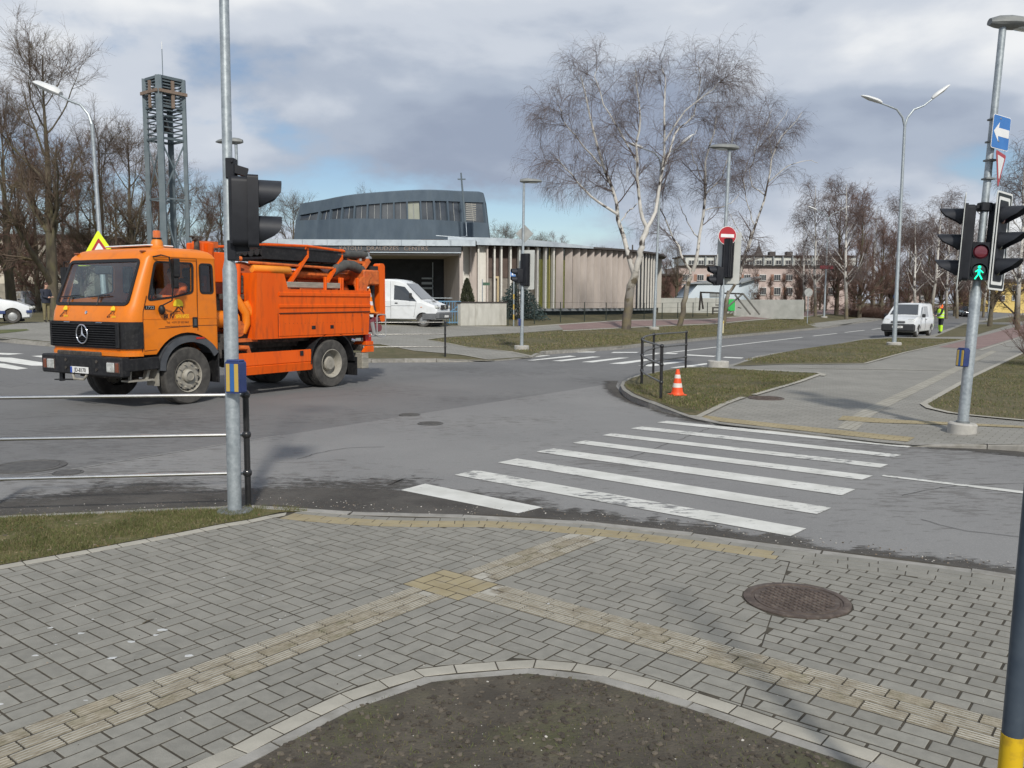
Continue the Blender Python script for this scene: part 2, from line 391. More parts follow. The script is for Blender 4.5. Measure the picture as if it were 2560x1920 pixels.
pave_right=drape('right_pavement',kr+[(40,8),(160,30),(260,150)],.12,m_pave,use_drop=True)
k_n_px=[(-300,1306),(0,1288),(300,1275),(574,1265),(700,1262),(808,1273),(952,1283),(1060,1286),(1212,1286),(1329,1292),(1600,1315),(1877,1350),(2029,1371),(2242,1394),(2400,1416),(2541,1437),(2900,1492)]
NZ=.05
kn=smooth_pl(G(k_n_px,NZ),3)
m_bed=M('joint_sand',(.036,.031,.022),(.070,.060,.043),9,rough=1,bump=.5)
near_pave=drape('near_pavement',[kn[0]+Vector((-4,0))]+kn+[kn[-1]+Vector((3,-.6)),(9,-1),(-9,-1)],NZ-.0020,m_bed)
# older, paler asphalt of the side road, with dirty gutter along the near kerb
seam=[(-400,1268),(0,1204),(570,1110),(700,1090),(1100,1027),(1500,964),(1551,956)]
side=drape('side_road',G(seam,0)+G([(1545,966),(1552,978),(1575,993),(1608,1006),(1665,1021),(1736,1038),(1804,1052),(2050,1079),(2200,1096),(2286,1105),(2385,1109),(2560,1120),(2900,1140),(3400,1170)],0)+[Vector((9,3)),Vector((-9,3))],.004,m_side)
def offs(pl,d):
    """offset polyline to its left by d, mitred at the bends"""
    out=[]; n=len(pl)
    for i,p in enumerate(pl):
        t0=(pl[i]-pl[max(i-1,0)]); t1=(pl[min(i+1,n-1)]-pl[i]); t0=t0 if t0.length>1e-9 else t1; t1=t1 if t1.length>1e-9 else t0
        t0=t0.normalized(); t1=t1.normalized(); b=(t0+t1).normalized(); c=max(.5,b.dot(t0)); out.append(p+Vector((-b.y,b.x))*d/c)
    return out
random.seed(5)
def fading_dirt():
    m=M('gutter_grime',(.042,.038,.033),(.085,.078,.068),1.6,rough=.9,bump=.4,bscale=150,c3=(.14,.13,.115),s3=70,a3=.3); t=m.node_tree; b=t.nodes['Principled BSDF']; n=t.nodes.new; l=t.links.new; o=t.nodes['Material Output']
    at_=n('ShaderNodeAttribute'); at_.attribute_name='edge'; tcn=n('ShaderNodeTexCoord'); mp=n('ShaderNodeMapping'); mp.inputs['Rotation'].default_value=(0,0,R_(39)); mp.inputs['Scale'].default_value=(1,3,1); l(tcn.outputs['Object'],mp.inputs[0])
    def nz(sc_,d):
        k=n('ShaderNodeTexNoise'); k.inputs['Scale'].default_value=sc_; k.inputs['Detail'].default_value=d; k.inputs['Roughness'].default_value=.7; l(mp.outputs[0],k.inputs['Vector']); return k.outputs[0]
    def mth(op,a,b_,c=0.):
        k=n('ShaderNodeMath'); k.operation=op
        for i,v in enumerate((a,b_,c)):
            if isinstance(v,float): k.inputs[i].default_value=v
            else: l(v,k.inputs[i])
        return k.outputs[0]
    v=mth('SUBTRACT',mth('MULTIPLY_ADD',nz(9.,9),1.1,mth('MULTIPLY',nz(1.2,3),.7)),mth('MULTIPLY_ADD',at_.outputs['Fac'],.85,.34)); mr=n('ShaderNodeMapRange'); l(v,mr.inputs[0]); mr.inputs[1].default_value=-.04; mr.inputs[2].default_value=.20; mr.inputs[4].default_value=.94
    tr=n('ShaderNodeBsdfTransparent'); mx_=n('ShaderNodeMixShader'); l(mr.outputs[0],mx_.inputs[0]); l(tr.outputs[0],mx_.inputs[1]); l(b.outputs[0],mx_.inputs[2]); l(mx_.outputs[0],o.inputs['Surface']); return m
m_grime=fading_dirt()
def gutter_strip(name,pl,wid,side,z):
    """thin film of road grime, dense at the kerb and breaking up outwards"""
    o1=offs(pl,side); K=5; vs=[];fs=[];at_=[]
    for i,p_ in enumerate(pl):
        d=(o1[i]-p_).normalized()
        for k in range(K): q=p_+d*wid[i]*k/(K-1); vs.append((q.x,q.y,zt(q.x,q.y)+z)); at_.append(k/(K-1))
    for i in range(len(pl)-1):
        for k in range(K-1): fs.append((i*K+k,i*K+k+1,(i+1)*K+k+1,(i+1)*K+k))
    me=bpy.data.meshes.new(name); me.from_pydata(vs,[],fs); a=me.attributes.new('edge','FLOAT','POINT'); a.data.foreach_set('value',at_); me.materials.append(m_grime); o=link(bpy.data.objects.new(name,me)); o['kind']='structure'; return o
gl=resamp(kn,.06)
wid=[max(.06,.28+.45*max(0,noise.noise((p.x*.7,p.y*.7,3)))+.16*noise.noise((p.x*3,p.y*3,9))+.10*noise.noise((p.x*11,p.y*11,4))+.07*random.uniform(-1,1)+.40*math.exp(-((p.x+0.9)/1.5)**2)) for p in gl]
go=offs(kn and gl,1); qo=[go[i].lerp(gl[i],1-wid[i]) for i in range(len(gl))]
gutter_strip('gutter_dirt',gl,[v*1.6+1.9*max(0,min(1,(.9-gl[i].x)/2.2))*(.55+.45*noise.noise((gl[i].x*.6,gl[i].y*.6,2))) for i,v in enumerate(wid)],1,.0075)
gl2=resamp(G([(1545,953),(1540,966),(1550,980),(1575,995),(1608,1008),(1665,1023),(1736,1040),(1804,1053),(2050,1081),(2200,1098),(2286,1107),(2437,1120),(2560,1131),(2800,1150)],0),.25)
qo=[offs(gl2,-1)[i].lerp(gl2[i],1-(.18+.55*max(0,noise.noise((p.x*.5,p.y*.5,7)))+.1*noise.noise((p.x*3,p.y*3,9)))) for i,p in enumerate(gl2)]
gutter_strip('gutter_dirt',gl2,[.45+.75*max(0,noise.noise((p.x*.5,p.y*.5,7))) for p in gl2],-1,.0075)

# kerb stones, one piece each
def kerbs(name,pl,step,inw,top,bottom=-.05,w=.14,mat=m_kerb,gap=.012,zfun=None,ch=.02,byseg=False):
    root=tag(empty(name,(pl[0].x,pl[0].y,0)),kind='structure')
    P=[Vector(p) for p in pl]; L=[0]
    for i in range(len(P)-1): L.append(L[-1]+(P[i+1]-P[i]).length)
    def pt(s):
        s=max(0,min(L[-1],s))
        for i in range(len(P)-1):
            if s<=L[i+1] or i==len(P)-2:
                return P[i].lerp(P[i+1],(s-L[i])/max(L[i+1]-L[i],1e-9))
    if byseg:
        cuts=[0]
        for i in range(len(P)-1):
            if L[i+1]-cuts[-1]>.28: cuts.append(L[i+1])
    else: cuts=[min(i*step,L[-1]) for i in range(int(L[-1]/step)+2)]
    for s,s2 in zip(cuts,cuts[1:]):
        if s2-s<.1: continue
        a=pt(s+gap/2); b=pt(s2-gap/2); t=(b-a); ln=t.length
        if ln>.05:
            t.normalize(); nn=Vector((-t.y,t.x))*inw
            za,zb=[(zfun(p) if zfun else zt(p.x,p.y))+top-(.09*drop(p) if zfun is None else 0) for p in (a,b)]
            o0=root.location
            bb=B(); j=random.uniform(-.004,.004)
            A=[(a,za),(b,zb)]
            vs=[]
            for (p,z) in A:
                for (u,h) in ((0,bottom),(0,-ch),(ch,0),(w,0),(w,bottom)):
                    q_=p+nn*u; vs.append((q_.x-o0.x,q_.y-o0.y,(z+h+j) if h!=bottom else (zt(p.x,p.y)+bottom)))
            bb.add(vs,[(0,1,6,5),(1,2,7,6),(2,3,8,7),(3,4,9,8),(4,3,2,1,0),(5,6,7,8,9),(0,5,9,4)])
            bb.build('kerb_stone',mat,root)
    return root
kerbs('far_kerb',kf[1:-2],1.0,1,.12)
kerbs('right_kerb',kr[2:-1],1.0,1,.12)
kerbs('near_kerb',kn[:-2],1.0,-1,NZ+.002,w=.12)

# sealed joint between the two surfacings, cracks
m_seam=M('joint_sealant',(.22,.218,.21),(.30,.295,.28),9,rough=.9); m_crack=M('crack_dark',(.040,.038,.036),(.07,.066,.062),20,rough=1)
def ribbon(name,pl,w,z,mat,jit=0.):
    q=[p+Vector((random.uniform(-jit,jit),random.uniform(-jit,jit))) for p in pl]; drape(name,list(offs(q,w/2))+list(offs(q,-w/2))[::-1],z,mat,road)
random.seed(3); ribbon('sealed_joint',resamp(G([(-300,1252),(0,1204),(570,1110),(700,1090)],0),.3),.035,.0085,m_seam,.008)
for pts in ([(0,1050),(200,1040),(420,1049),(640,1038)],[(700,1000),(900,985),(1150,975)],[(1560,1150),(1700,1100),(1800,1060)],[(2250,1240),(2400,1215),(2560,1210)],[(2300,1300),(2420,1330),(2560,1345)],[(740,1150),(840,1125),(960,1118)],[(300,1190),(420,1180),(500,1185)],[(1150,940),(1300,930),(1480,935)]):
    ribbon('crack',resamp(smooth_pl(G(pts,0),4),.12),random.uniform(.006,.012),.0095,m_crack,.02)
# painted markings
m_paint=worn('road_paint',(.52,.52,.48),(.64,.64,.60),(.20,.20,.195),5.5,.86,(1,3,1))
m_paint_far=M('road_paint_far',(.62,.62,.58),(.75,.75,.71),4,rough=.8)
zeb=[[(1002,1225),(1063,1209),(1356,1268),(1295,1283)],[(1136,1187),(1190,1175),(2016,1321),(1976,1340)],[(1244,1156),(1293,1146),(2079,1269),(2042,1285)],[(1340,1129),(1384,1121),(2138,1223),(2104,1238)],[(1431,1107),(1463,1101),(2182,1189),(2155,1199)],[(1505,1088),(1530,1083),(2220,1161),(2200,1169)],[(1576,1071),(1606,1066),(2255,1137),(2233,1143)],[(1642,1056),(1667,1052),(2286,1113),(2269,1119)]]
for q in zeb: drape('zebra_stripe',G(q,.01),.010,m_paint,road)
drape('lane_line',G([(2204,1190),(2208,1187),(2700,1244),(2700,1251)],.01),.010,m_paint,road)
fz=[[(1250,899),(1360,888),(1377,889),(1268,899)],[(1317,901),(1424,889),(1441,891),(1334,901)],[(1380,902),(1482,891),(1502,892),(1406,903)],[(1453,905),(1548,894),(1574,894),(1482,906)],[(1522,909),(1612,898),(1644,898),(1557,910)],[(1595,914),(1687,904),(1716,904),(1629,916)],[(1675,919),(1763,908),(1779,909),(1709,920)]]
for q in fz: drape('zebra_stripe',G(q,.006),.006,m_paint_far,road)
for q in ([(-90,891),(28,894),(165,915),(80,914)],[(78,890),(116,888),(215,902),(175,903)],[(-120,903),(10,909),(70,921),(42,924)],[(-120,880),(-30,881),(60,884),(20,887)]): drape('zebra_stripe',G(q,.006),.006,m_paint_far,road)
for a,b in (((1447,880),(1487,880)),((1531,881),(1594,881)),((1635,883),(1692,884)),((1716,887),(1787,891)),((1810,893),(1856,895))):
    drape('stop_dash',G([(a[0]-4,a[1]+1.1),(a[0]+3,a[1]-1.1),(b[0]+4,b[1]-1.1),(b[0]-3,b[1]+1.1)],.006),.006,m_paint_far,road)
def line_strip(name,a,b,w):
    p,q=G([a,b],.006); t=(q-p).normalized(); n_=Vector((-t.y,t.x))*w/2; drape(name,[p-n_,q-n_,q+n_,p+n_],.006,m_paint_far,road)
line_strip('centre_line',(1605,889),(2006,843),.16)
for a,b in (((2033,840),(2092,833.5)),((2112,831),(2161,825.5)),((2180,823.5),(2222,818)),((2245,815.5),(2275,812)),((2300,808),(2330,804))): line_strip('centre_dash',a,b,.16)

# surfaces laid on the far side
def on(name,px,off,mat,drop_=True): return drape(name,G(px,.12),off,mat,use_drop=drop_)
on('far_forecourt',[(-300,806),(0,816),(60,806),(150,804),(300,806),(640,808),(900,812),(1110,814),(1300,816),(1323,815),(1409,812),(1409,824),(1305,832),(1120,843),(1067,849),(1120,858),(1218,873),(1327,885),(1218,893),(1140,886),(951,861),(931,861),(800,880),(650,889),(400,876),(125,854),(0,843),(-300,812)],.123,m_pave)
on('red_cycle_path',[(1395,812),(1554,801),(1760,798),(1889,789),(2034,776),(2120,772),(2400,763),(2400,766),(2179,775),(2075,783),(2017,790),(1889,798),(1794,807),(1600,816),(1480,822),(1409,825)],.124,m_red,False)
on('path_edge',[(1320,815.5),(1554,800),(1760,797),(1889,788),(2034,775.5),(2034,777),(1889,790),(1760,799),(1554,802),(1323,817.5)],.127,m_light,False)
on('path_edge',[(1406,826),(1600,816.5),(1794,808),(1889,798.5),(2017,790.5),(2075,783.5),(2075,785),(2017,792),(1889,800.5),(1794,810),(1600,818.5),(1408,828)],.127,m_light,False)
on('lay_by',[(2017,810),(2173,792),(2240,786),(2240,791),(2179,800),(2046,818)],.123,m_pave,False)
on('driveway_red',[(2040,783),(2180,772),(2250,770),(2240,786),(2173,791)],.1235,m_red,False)
on('left_grass_strip',[(-200,832),(0,834.5),(45,830),(74,826),(66,823),(0,825),(-200,824)],.13,m_green,False)
# verges and lawns of the right side
def lawn(name,px,off=.132,mat=m_lawn): return drape(name,G(px,.12),off,mat,use_drop=True)
lawn('island_lawn',[(1563,956),(1580,946),(1605,939),(1679,924),(1709,920.5),(1755,918),(1817,921),(1871,927),(2040,934),(2056,936),(2000,955),(1885,989),(1804,1012),(1748,1029),(1736,1031),(1669,1012),(1617,998),(1586,985),(1567,973),(1560,964)],mat=m_lawn)
lawn('verge',[(1833,909),(1862,898),(1910,891),(1996,874),(2103,859),(2160,849),(2240,845),(2413,848),(2262,882),(2161,909),(2054,911),(1889,910)])
lawn('verge',[(2337,842),(2425,842),(2526,812),(2480,811),(2412,811)])
lawn('verge',[(2450,806),(2560,787),(2900,766),(2900,771),(2560,802),(2540,806)])
lawn('right_lawn',[(2309,1011),(2321,1005),(2434,942),(2544,890),(2640,850),(2900,800),(3400,790),(3400,1100),(2900,1080),(2560,1054),(2434,1042),(2376,1035),(2324,1023)],mat=m_lawn)
drape('red_cycle_path',G([(2346,868),(2445,873),(2560,838),(2900,786),(2900,775),(2560,812),(2420,849)]),.126,m_red)
drape('tactile_strip',G([(2092,1060),(2173,1017),(2367,927),(2480,876),(2492,879),(2390,930),(2214,1020),(2139,1066)]),.125,m_beige,use_drop=True)
drape('tactile_warning_strip',G([(2107,1039),(2182,1045),(2260,1051),(2560,1066),(2560,1071),(2260,1057),(2182,1053),(2095,1046)]),.128,m_yel,use_drop=True)
drape('tactile_warning_strip',G([(1752,1026),(1804,1033),(2000,1054),(2200,1074),(2288,1082),(2270,1089),(2200,1083),(2000,1062),(1804,1041),(1740,1031)]),.128,m_yel,use_drop=True)
def strip(name,px,w,off,mat):
    pl=G(px); drape(name,list(offs(pl,w/2))+list(offs(pl,-w/2))[::-1],off,mat,use_drop=True)
strip('edging_line',[(2000,921),(2180,923),(2359,927)],.10,.130,m_light)
strip('edging_line',[(2450,876),(2545,846)],.10,.130,m_light)
strip('edging',[(2056,935),(2000,955),(1885,989)],.12,.140,m_light)
strip('edging',[(1858,995),(1804,1012),(1745,1031)],.12,.140,m_light)
strip('edging',[(1880,925),(1960,929),(2040,932),(2060,937),(2056,941)],.10,.138,m_light)
strip('edging',[(2560,1053),(2434,1041),(2376,1034),(2324,1022),(2309,1012),(2321,1005),(2434,941),(2544,889),(2640,848)],.12,.140,m_light)
strip('edging',[(2060,911),(2161,910),(2262,882),(2413,849)],.10,.138,m_light)
strip('edging',[(1840,909),(1889,910.5),(2060,911.5)],.08,.138,m_light)
strip('edging',[(1067,850),(1120,858.5),(1218,873.5),(1328,885)],.10,.134,m_light)
strip('edging',[(1067,849),(1120,842),(1305,831)],.10,.134,m_light)
strip('edging',[(931,860.5),(951,860.5),(1140,886),(1218,893)],.10,.134,m_light)
strip('driveway',[(2240,843.5),(2419,848)],1.2,.131,m_pave)

# ================================================================ NEAR PAVING: every paver a piece
m_pav=M('grey_paver',(.200,.194,.168),(.248,.240,.208),14,coord='World',rough=.86,bump=.3,bscale=170,rand=.11,c3=(.27,.265,.24),s3=190,a3=.35)
m_pav_j=M('grey_paver_joined',(.196,.190,.164),(.252,.243,.211),4.0,rough=.86,bump=.3,bscale=170,c3=(.33,.325,.30),s3=190,a3=.35)
m_ylw=M('yellow_paver',(.29,.242,.142),(.36,.305,.185),7,coord='World',rough=.88,bump=.3,bscale=150,rand=.10,c3=(.28,.25,.19),s3=14,a3=.6)
m_rib=M('ribbed_paver',(.335,.32,.272),(.41,.392,.338),9,coord='World',rough=.9,bump=.35,bscale=120,rand=.10,c3=(.13,.10,.06),s3=10,a3=.8)
m_rib2=M('ribbed_paver_soiled',(.26,.225,.16),(.37,.34,.275),13,coord='World',rough=.95,bump=.4,bscale=120,rand=.18,c3=(.10,.10,.035),s3=12,a3=.8)
AX=Vector((math.cos(PA),math.sin(PA))); BX=Vector((math.cos(PB),math.sin(PB))); PO=Vector((-.363,5.51))
def pq(x): d=x-PO; return d.dot(AX),d.dot(BX)
def xy(p,q): return PO+AX*p+BX*q
O_px=[(240,2050),(451,1920),(538,1888),(633,1836),(729,1790),(816,1747),(900,1713),(1043,1671),(1134,1661),(1321,1647),(1425,1654),(1525,1670),(1660,1705),(1760,1736),(1864,1769),(1968,1805),(2085,1842),(2203,1881),(2311,1920),(2480,1980)]
Opl=G(O_px,NZ)
V_px=[(-300,1462),(0,1413),(217,1374),(434,1334),(564,1308),(629,1298),(700,1281),(770,1279)]
Vpl=G(V_px,NZ)
knr=resamp(kn,.1)
def inside(p,poly):
    c=False; j=len(poly)-1
    for i in range(len(poly)):
        a,b=poly[i],poly[j]
        if (a.y>p.y)!=(b.y>p.y) and p.x<(b.x-a.x)*(p.y-a.y)/(b.y-a.y)+a.x: c=not c
        j=i
    return c
dirt_poly=Opl+[Vector((3,.5)),Vector((-3,.5))]
verge_poly=[Vector(v) for v in Vpl]+[v for v in kn if v.x<-1.75][::-1]
# boundaries: (polyline, side on which paving lies: +1 left of the line direction, -1 right)
def nearest(p,pl):
    best=(9,None)
    for i in range(len(pl)-1):
        d=segdist(p,pl[i],pl[i+1])
        if d<best[0]: best=(d,i)
    return best
k_in=[p for p in offs(resamp(kn,.3),-.42)]           # inner edge of the rows that follow the kerb
v_in=[p for p in offs(Vpl,-.11)]
o_in=[p for p in Opl]
BND=[(k_in,-1),(v_in,-1),(o_in,+1)]
near_poly=[kn[0]+Vector((-4,0))]+[Vector(v) for v in kn]+[kn[-1]+Vector((3,-.6)),Vector((9,-1)),Vector((-9,-1))]
def clip(poly):
    c=sum(poly,Vector((0,0)))/len(poly)
    for pl,side in BND:
        d,i=nearest(c,pl)
        if d>.9 and True:
            a,b=pl[i],pl[i+1]; t=b-a
            if side*(t.x*(c.y-a.y)-t.y*(c.x-a.x))<0: return []
            continue
        for k in {max(i-1,0),i,min(i+1,len(pl)-2)} if d<.25 else {i}:
            a,b=pl[k],pl[k+1]; t=(b-a)
            if k!=i:
                # only use neighbours at convex corners
                i0=pl[i+1]-pl[i]
                turn=(i0.x*t.y-i0.y*t.x)*(1 if k>i else -1)
                if turn*side<0: continue
            n_=Vector((-t.y,t.x)).normalized()*side
            out=[]
            for j in range(len(poly)):
                p,q=poly[j],poly[(j+1)%len(poly)]; dp=(p-a).dot(n_)-.004; dq=(q-a).dot(n_)-.004
                if dp>=0: out.append(p)
                if dp*dq<0: out.append(p+(q-p)*(dp/(dp-dq)))
            poly=out
            if len(poly)<3: return []
    ar=abs(sum(poly[j].x*poly[(j+1)%len(poly)].y-poly[j].y*poly[(j+1)%len(poly)].x for j in range(len(poly))))/2
    return poly if ar>.0012 else []
JW=.0056
cells=[]   # (p0,q0,p1,q1,kind)
def cell(p0,q0,p1,q1,k,g=JW): cells.append((p0+g,q0+g,p1-g,q1-g,k))
PR=(-3.8,2.6); QR=(-6.0,4.6)
def kind_region(p,q):
    if -.2<=p<.2 and -.3<=q<.2: return 'patch'
    if p<-.2 and -.2<=q<.1: return 'A'
    if p>=.2 and -.15<=q<.15: return 'A2'
    if q>=.2 and -.1<=p<.2: return 'B'
    return None
# tactile strips of ribbed pavers
def run(p0,p1,q0,rows,k,along='p',g=JW):
    for r in range(rows):
        o=(r*.07)%.2
        if along=='p':
            p=p0-o
            while p<p1:
                a,b=max(p,p0),min(p+.2,p1)
                if b-a>.03: cell(a,q0+r*.1,b,q0+r*.1+.1,k,g)
                p+=.2
        else:
            p=p0-o
            while p<p1:
                a,b=max(p,p0),min(p+.2,p1)
                if b-a>.03: cell(q0+r*.1,a,q0+r*.1+.1,b,k,g)
                p+=.2
run(PR[0],-.2,-.2,3,'rib'); run(.2,PR[1],-.15,3,'rib'); run(.2,QR[1],-.1,3,'rib','q')
# yellow patch
for (a,b,c,d) in ((-.2,-.3,-.1,-.1),(-.1,-.3,.1,-.2),(.1,-.3,.2,-.1),(-.1,-.2,0,0),(0,-.2,.1,-.1),(0,-.1,.2,0),(-.2,-.1,-.1,.1),(-.1,0,0,.2),(0,0,.2,.1),(0,.1,.2,.2),(-.2,.1,-.1,.2)): cell(a,b,c,d,'yel')
# grey rows beside the strips
run(PR[0],-.2,.1,2,'g'); run(PR[0],-.2,-.4,2,'g'); run(.2,PR[1],.15,1,'g'); run(.2,PR[1],-.35,2,'g')
run(.2,QR[1],.2,1,'g','q'); run(.2,QR[1],-.2,1,'g','q')
run(-.2,.2,-.4,1,'g')
# running bond to the right, looser joints
QB=2.05
def qsplit(p): return QB-.28*p
for i in range(-26,26):
    p=i*.1
    if -.2<p+.05<.3: continue
    q=1.0+((i%2)*.1)
    while q<QR[1]:
        if q+.2>qsplit(p+.05)-.03: cells.append((p+.0068,q+.0046,p+.1-.0068,q+.2-.0046,'r'))
        q+=.204
# half-basketweave elsewhere
for i in range(-22,14):
    p=i*.2+.0
    q=QR[0]+(.15 if i%2 else 0)
    while q<QR[1]:
        for (a,b,c,d) in ((p,q,p+.2,q+.1),(p,q+.1,p+.1,q+.3),(p+.1,q+.1,p+.2,q+.3)):
            cells.append((a+JW,b+JW,c-JW,d-JW,'h'))
        q+=.3
def blocked(p,q):
    """regions taken by strips and their side rows (rectangles p0,q0,p1,q1)"""
    return None
RECT=[(PR[0],-.4,-.2,.3),(-.2,-.4,.2,.2),(.2,-.35,PR[1],.25),(-.2,.2,.3,QR[1]),(-.2,-.4,.2,-.3)]
def clip_rect_out(c):
    """shrink or drop a weave cell where a strip runs"""
    p0,q0,p1,q1,k=c
    for (a,b,d,e) in RECT:
        if p1<=a or p0>=d or q1<=b or q0>=e: continue
        opts=[(a-p0,(p0,q0,a-JW,q1)),(p1-d,(d+JW,q0,p1,q1)),(b-q0,(p0,q0,p1,b-JW)),(q1-e,(p0,e+JW,p1,q1))]
        w,r=max(opts,key=lambda t:t[0])
        if w<.025: return None
        p0,q0,p1,q1=r
    return (p0,q0,p1,q1,k)
pieces=[]
for c in cells:
    if c[4]=='h':
        if c[1]>qsplit(c[0])+.03: continue
        c=clip_rect_out(c)
        if c is None: continue
    p0,q0,p1,q1,k=c
    poly=[xy(p0,q0),xy(p0,q1),xy(p1,q1),xy(p1,q0)]
    if k in 'hr':
        sg=1 if k=='r' else -1; out=[]; fq=lambda v:(lambda t:sg*(t[1]-qsplit(t[0]))-.004)(pq(v))
        for j in range(4):
            a,b=poly[j],poly[(j+1)%4]; da,db=fq(a),fq(b)
            if da>=0: out.append(a)
            if da*db<0: out.append(a+(b-a)*(da/(da-db)))
        if len(out)<3: continue
        if len(out)==4 and all((out[j]-poly[j]).length<1e-6 for j in range(4)): pass
        poly=out; k='g' if k=='r' else k
    cc=sum(poly,Vector((0,0)))/len(poly); px,py=projp((cc.x,cc.y,NZ))
    if not(-120<px<2680 and 1200<py<2060): continue
    mh=Vector((1.80,5.26)); dm_=(cc-mh).length
    far_=max(poly,key=lambda v:(v-mh).length)
    if (far_-mh).length<.345 or not inside(cc,near_poly): continue
    full=poly; poly=clip(poly)
    if poly and dm_<.5:
        n_=(((cc-mh) if dm_>.33 else (far_-mh))).normalized(); out=[]
        for j in range(len(poly)):
            a,b=poly[j],poly[(j+1)%len(poly)]; da=(a-mh).dot(n_)-.332; db=(b-mh).dot(n_)-.332
            if da>=0: out.append(a)
            if da*db<0: out.append(a+(b-a)*(da/(da-db)))
        poly=out if len(out)>2 else []
    if poly: pieces.append((poly,k,py,poly==full or len(poly)==4 and all((poly[i]-full[i]).length<1e-6 for i in range(4)),c))
# rows along the kerb (grey, then two yellow) and beside the verge and the dirt bed (pale)
def row(pl,d0,d1,step,kfun,phase=0.):
    P=resamp(pl,.02); L=0; i0=0; need=step-phase
    a=offs(P,d0); b=offs(P,d1); acc=0
    for i in range(1,len(P)):
        acc+=(P[i]-P[i-1]).length
        if acc>=need:
            n_=max(1,int(.0035/.02*0+0)); 
            t=(P[i]-P[i0]).normalized()*.0035
            poly=[a[i0]+t,b[i0]+t,b[i]-t,a[i]-t]; cc=sum(poly,Vector((0,0)))/4; px,py=projp((cc.x,cc.y,NZ))
            if -120<px<2680 and 1200<py<2100: pieces.append((poly,kfun(px),py,False,None))
            i0=i; acc=0; need=step
kk=[p for p in kn if p.x>-1.9]
row(kk,-.125,-.215,.2,lambda x:'g'); row(kk,-.222,-.315,.2,lambda x:'yel' if x<1935 else 'g',.1); row(kk,-.322,-.415,.2,lambda x:'yel' if x<1935 else 'g')
row(Vpl,-.004,-.104,.2,lambda x:'edge')
row(Opl,-.006,-.100,.2,lambda x:'edge')
pieces.sort(key=lambda t:-t[2])
mats={'g':m_pav,'h':m_pav,'yel':m_ylw,'rib':m_rib,'edge':m_light}
def paver_geo(bb,poly,z,top,ch=.0016,o=Vector((0,0))):
    n=len(poly); c=sum(poly,Vector((0,0)))/n
    ins=[p+(c-p).normalized()*ch*1.6 for p in poly]
    vs=[(p.x-o.x,p.y-o.y,z-.03) for p in poly]+[(p.x-o.x,p.y-o.y,top-ch) for p in poly]+[(p.x-o.x,p.y-o.y,top) for p in ins]
    fs=[tuple(range(2*n,3*n))]
    for i in range(n):
        j=(i+1)%n; fs+=[(i,j,n+j,n+i),(n+i,n+j,2*n+j,2*n+i)]
    bb.add(vs,fs)
def rib_geo(bb,c,ang,lx,ly):
    """ribbed paver: slab with four rounded ridges along its length"""
    x=Vector((math.cos(ang),math.sin(ang))); y=Vector((-x.y,x.x))
    prof=[]; n=4
    for i in range(n):
        b=-ly/2+ly*i/n; w=ly/n
        prof+=[(b+.001,-.005),(b+.006,0),(b+w-.006,0),(b+w-.001,-.005)]
    m=len(prof); vs=[]
    for e in(-1,1):
        for (t,h) in prof: p=x*(e*lx/2)+y*t; vs.append((p.x+c[0],p.y+c[1],c[2]+h))
    tops=[(i,i+1,m+i+1,m+i) for i in range(m-1) if i%4==1]; bb.add(vs,tops); bb.cur=1; bb.add(vs,[(i,i+1,m+i+1,m+i) for i in range(m-1) if i%4!=1]); bb.cur=0; fs=[]
    k=len(vs); 
    for e in(-1,1):
        for t in(-ly/2,ly/2): p=x*(e*lx/2)+y*t; vs.append((p.x+c[0],p.y+c[1],c[2]-.03))
    fs+=[(0,m,k+2,k),(m-1,2*m-1,k+3,k+1)]; fs+=[tuple(range(m))[::-1]+(k,k+1),tuple(m+i for i in range(m))+(k+3,k+2)]
    bb.add(vs,fs)
m_groove=M('groove_dirt',(.15,.13,.09),(.27,.245,.19),20,rough=1,coord='World')
random.seed(11); shared={}
rest={k:B() for k in ('g','yel','rib','rib2','edge')}; cnt=0
for (poly,k,py,fullp,c) in pieces:
    kk2='g' if k=='h' else k
    dz=random.uniform(-.0006,.0012); single=cnt<300
    cc=sum(poly,Vector((0,0)))/len(poly)
    if kk2=='rib' and fullp and min(c[2]-c[0],c[3]-c[1])>.08 and max(c[2]-c[0],c[3]-c[1])>.12:
        lp=c[2]-c[0]; lq=c[3]-c[1]; ang=PA if lp>lq else PB; lx,ly=max(lp,lq),min(lp,lq); key=('rib',round(lx,2),round(ang,2)); soil=random.random()<.24
        if single:
            if key not in shared:
                bb=B(); rib_geo(bb,(0,0,0),ang,lx,ly); shared[key]=(bb.mesh('ribbed_paver',[m_rib,m_groove]),bb.mesh('ribbed_paver',[m_rib2,m_groove]))
            o=link(bpy.data.objects.new('ribbed_paver',shared[key][soil]),near_pave); o.location=(cc.x,cc.y,NZ+.0042+dz)
        else: rib_geo(rest['rib2' if soil else 'rib'],(cc.x,cc.y,NZ+.0042+dz),ang,lx,ly)
    elif single:
        key=(kk2,)+tuple((round((p-cc).x,3),round((p-cc).y,3)) for p in poly)
        if key not in shared:
            bb=B(); paver_geo(bb,poly,0,0,o=cc); shared[key]=bb.mesh('paver',mats[kk2])
        o=link(bpy.data.objects.new({'yel':'yellow_paver','edge':'edge_paver','rib':'ribbed_paver'}.get(kk2,'paver'),shared[key]),near_pave); o.location=(cc.x,cc.y,NZ+dz)
    else: paver_geo(rest[kk2],poly,NZ,NZ+dz)
    cnt+=1
for k,nm,mt_ in (('g','pavers',m_pav_j),('yel','yellow_pavers',m_ylw),('rib','ribbed_pavers',[m_rib,m_groove]),('rib2','soiled_ribbed_pavers',[m_rib2,m_groove]),('edge','edge_pavers',m_light)):
    if rest[k].v: rest[k].build(nm,mt_,near_pave)['kind']='stuff'
print('pavers',cnt)
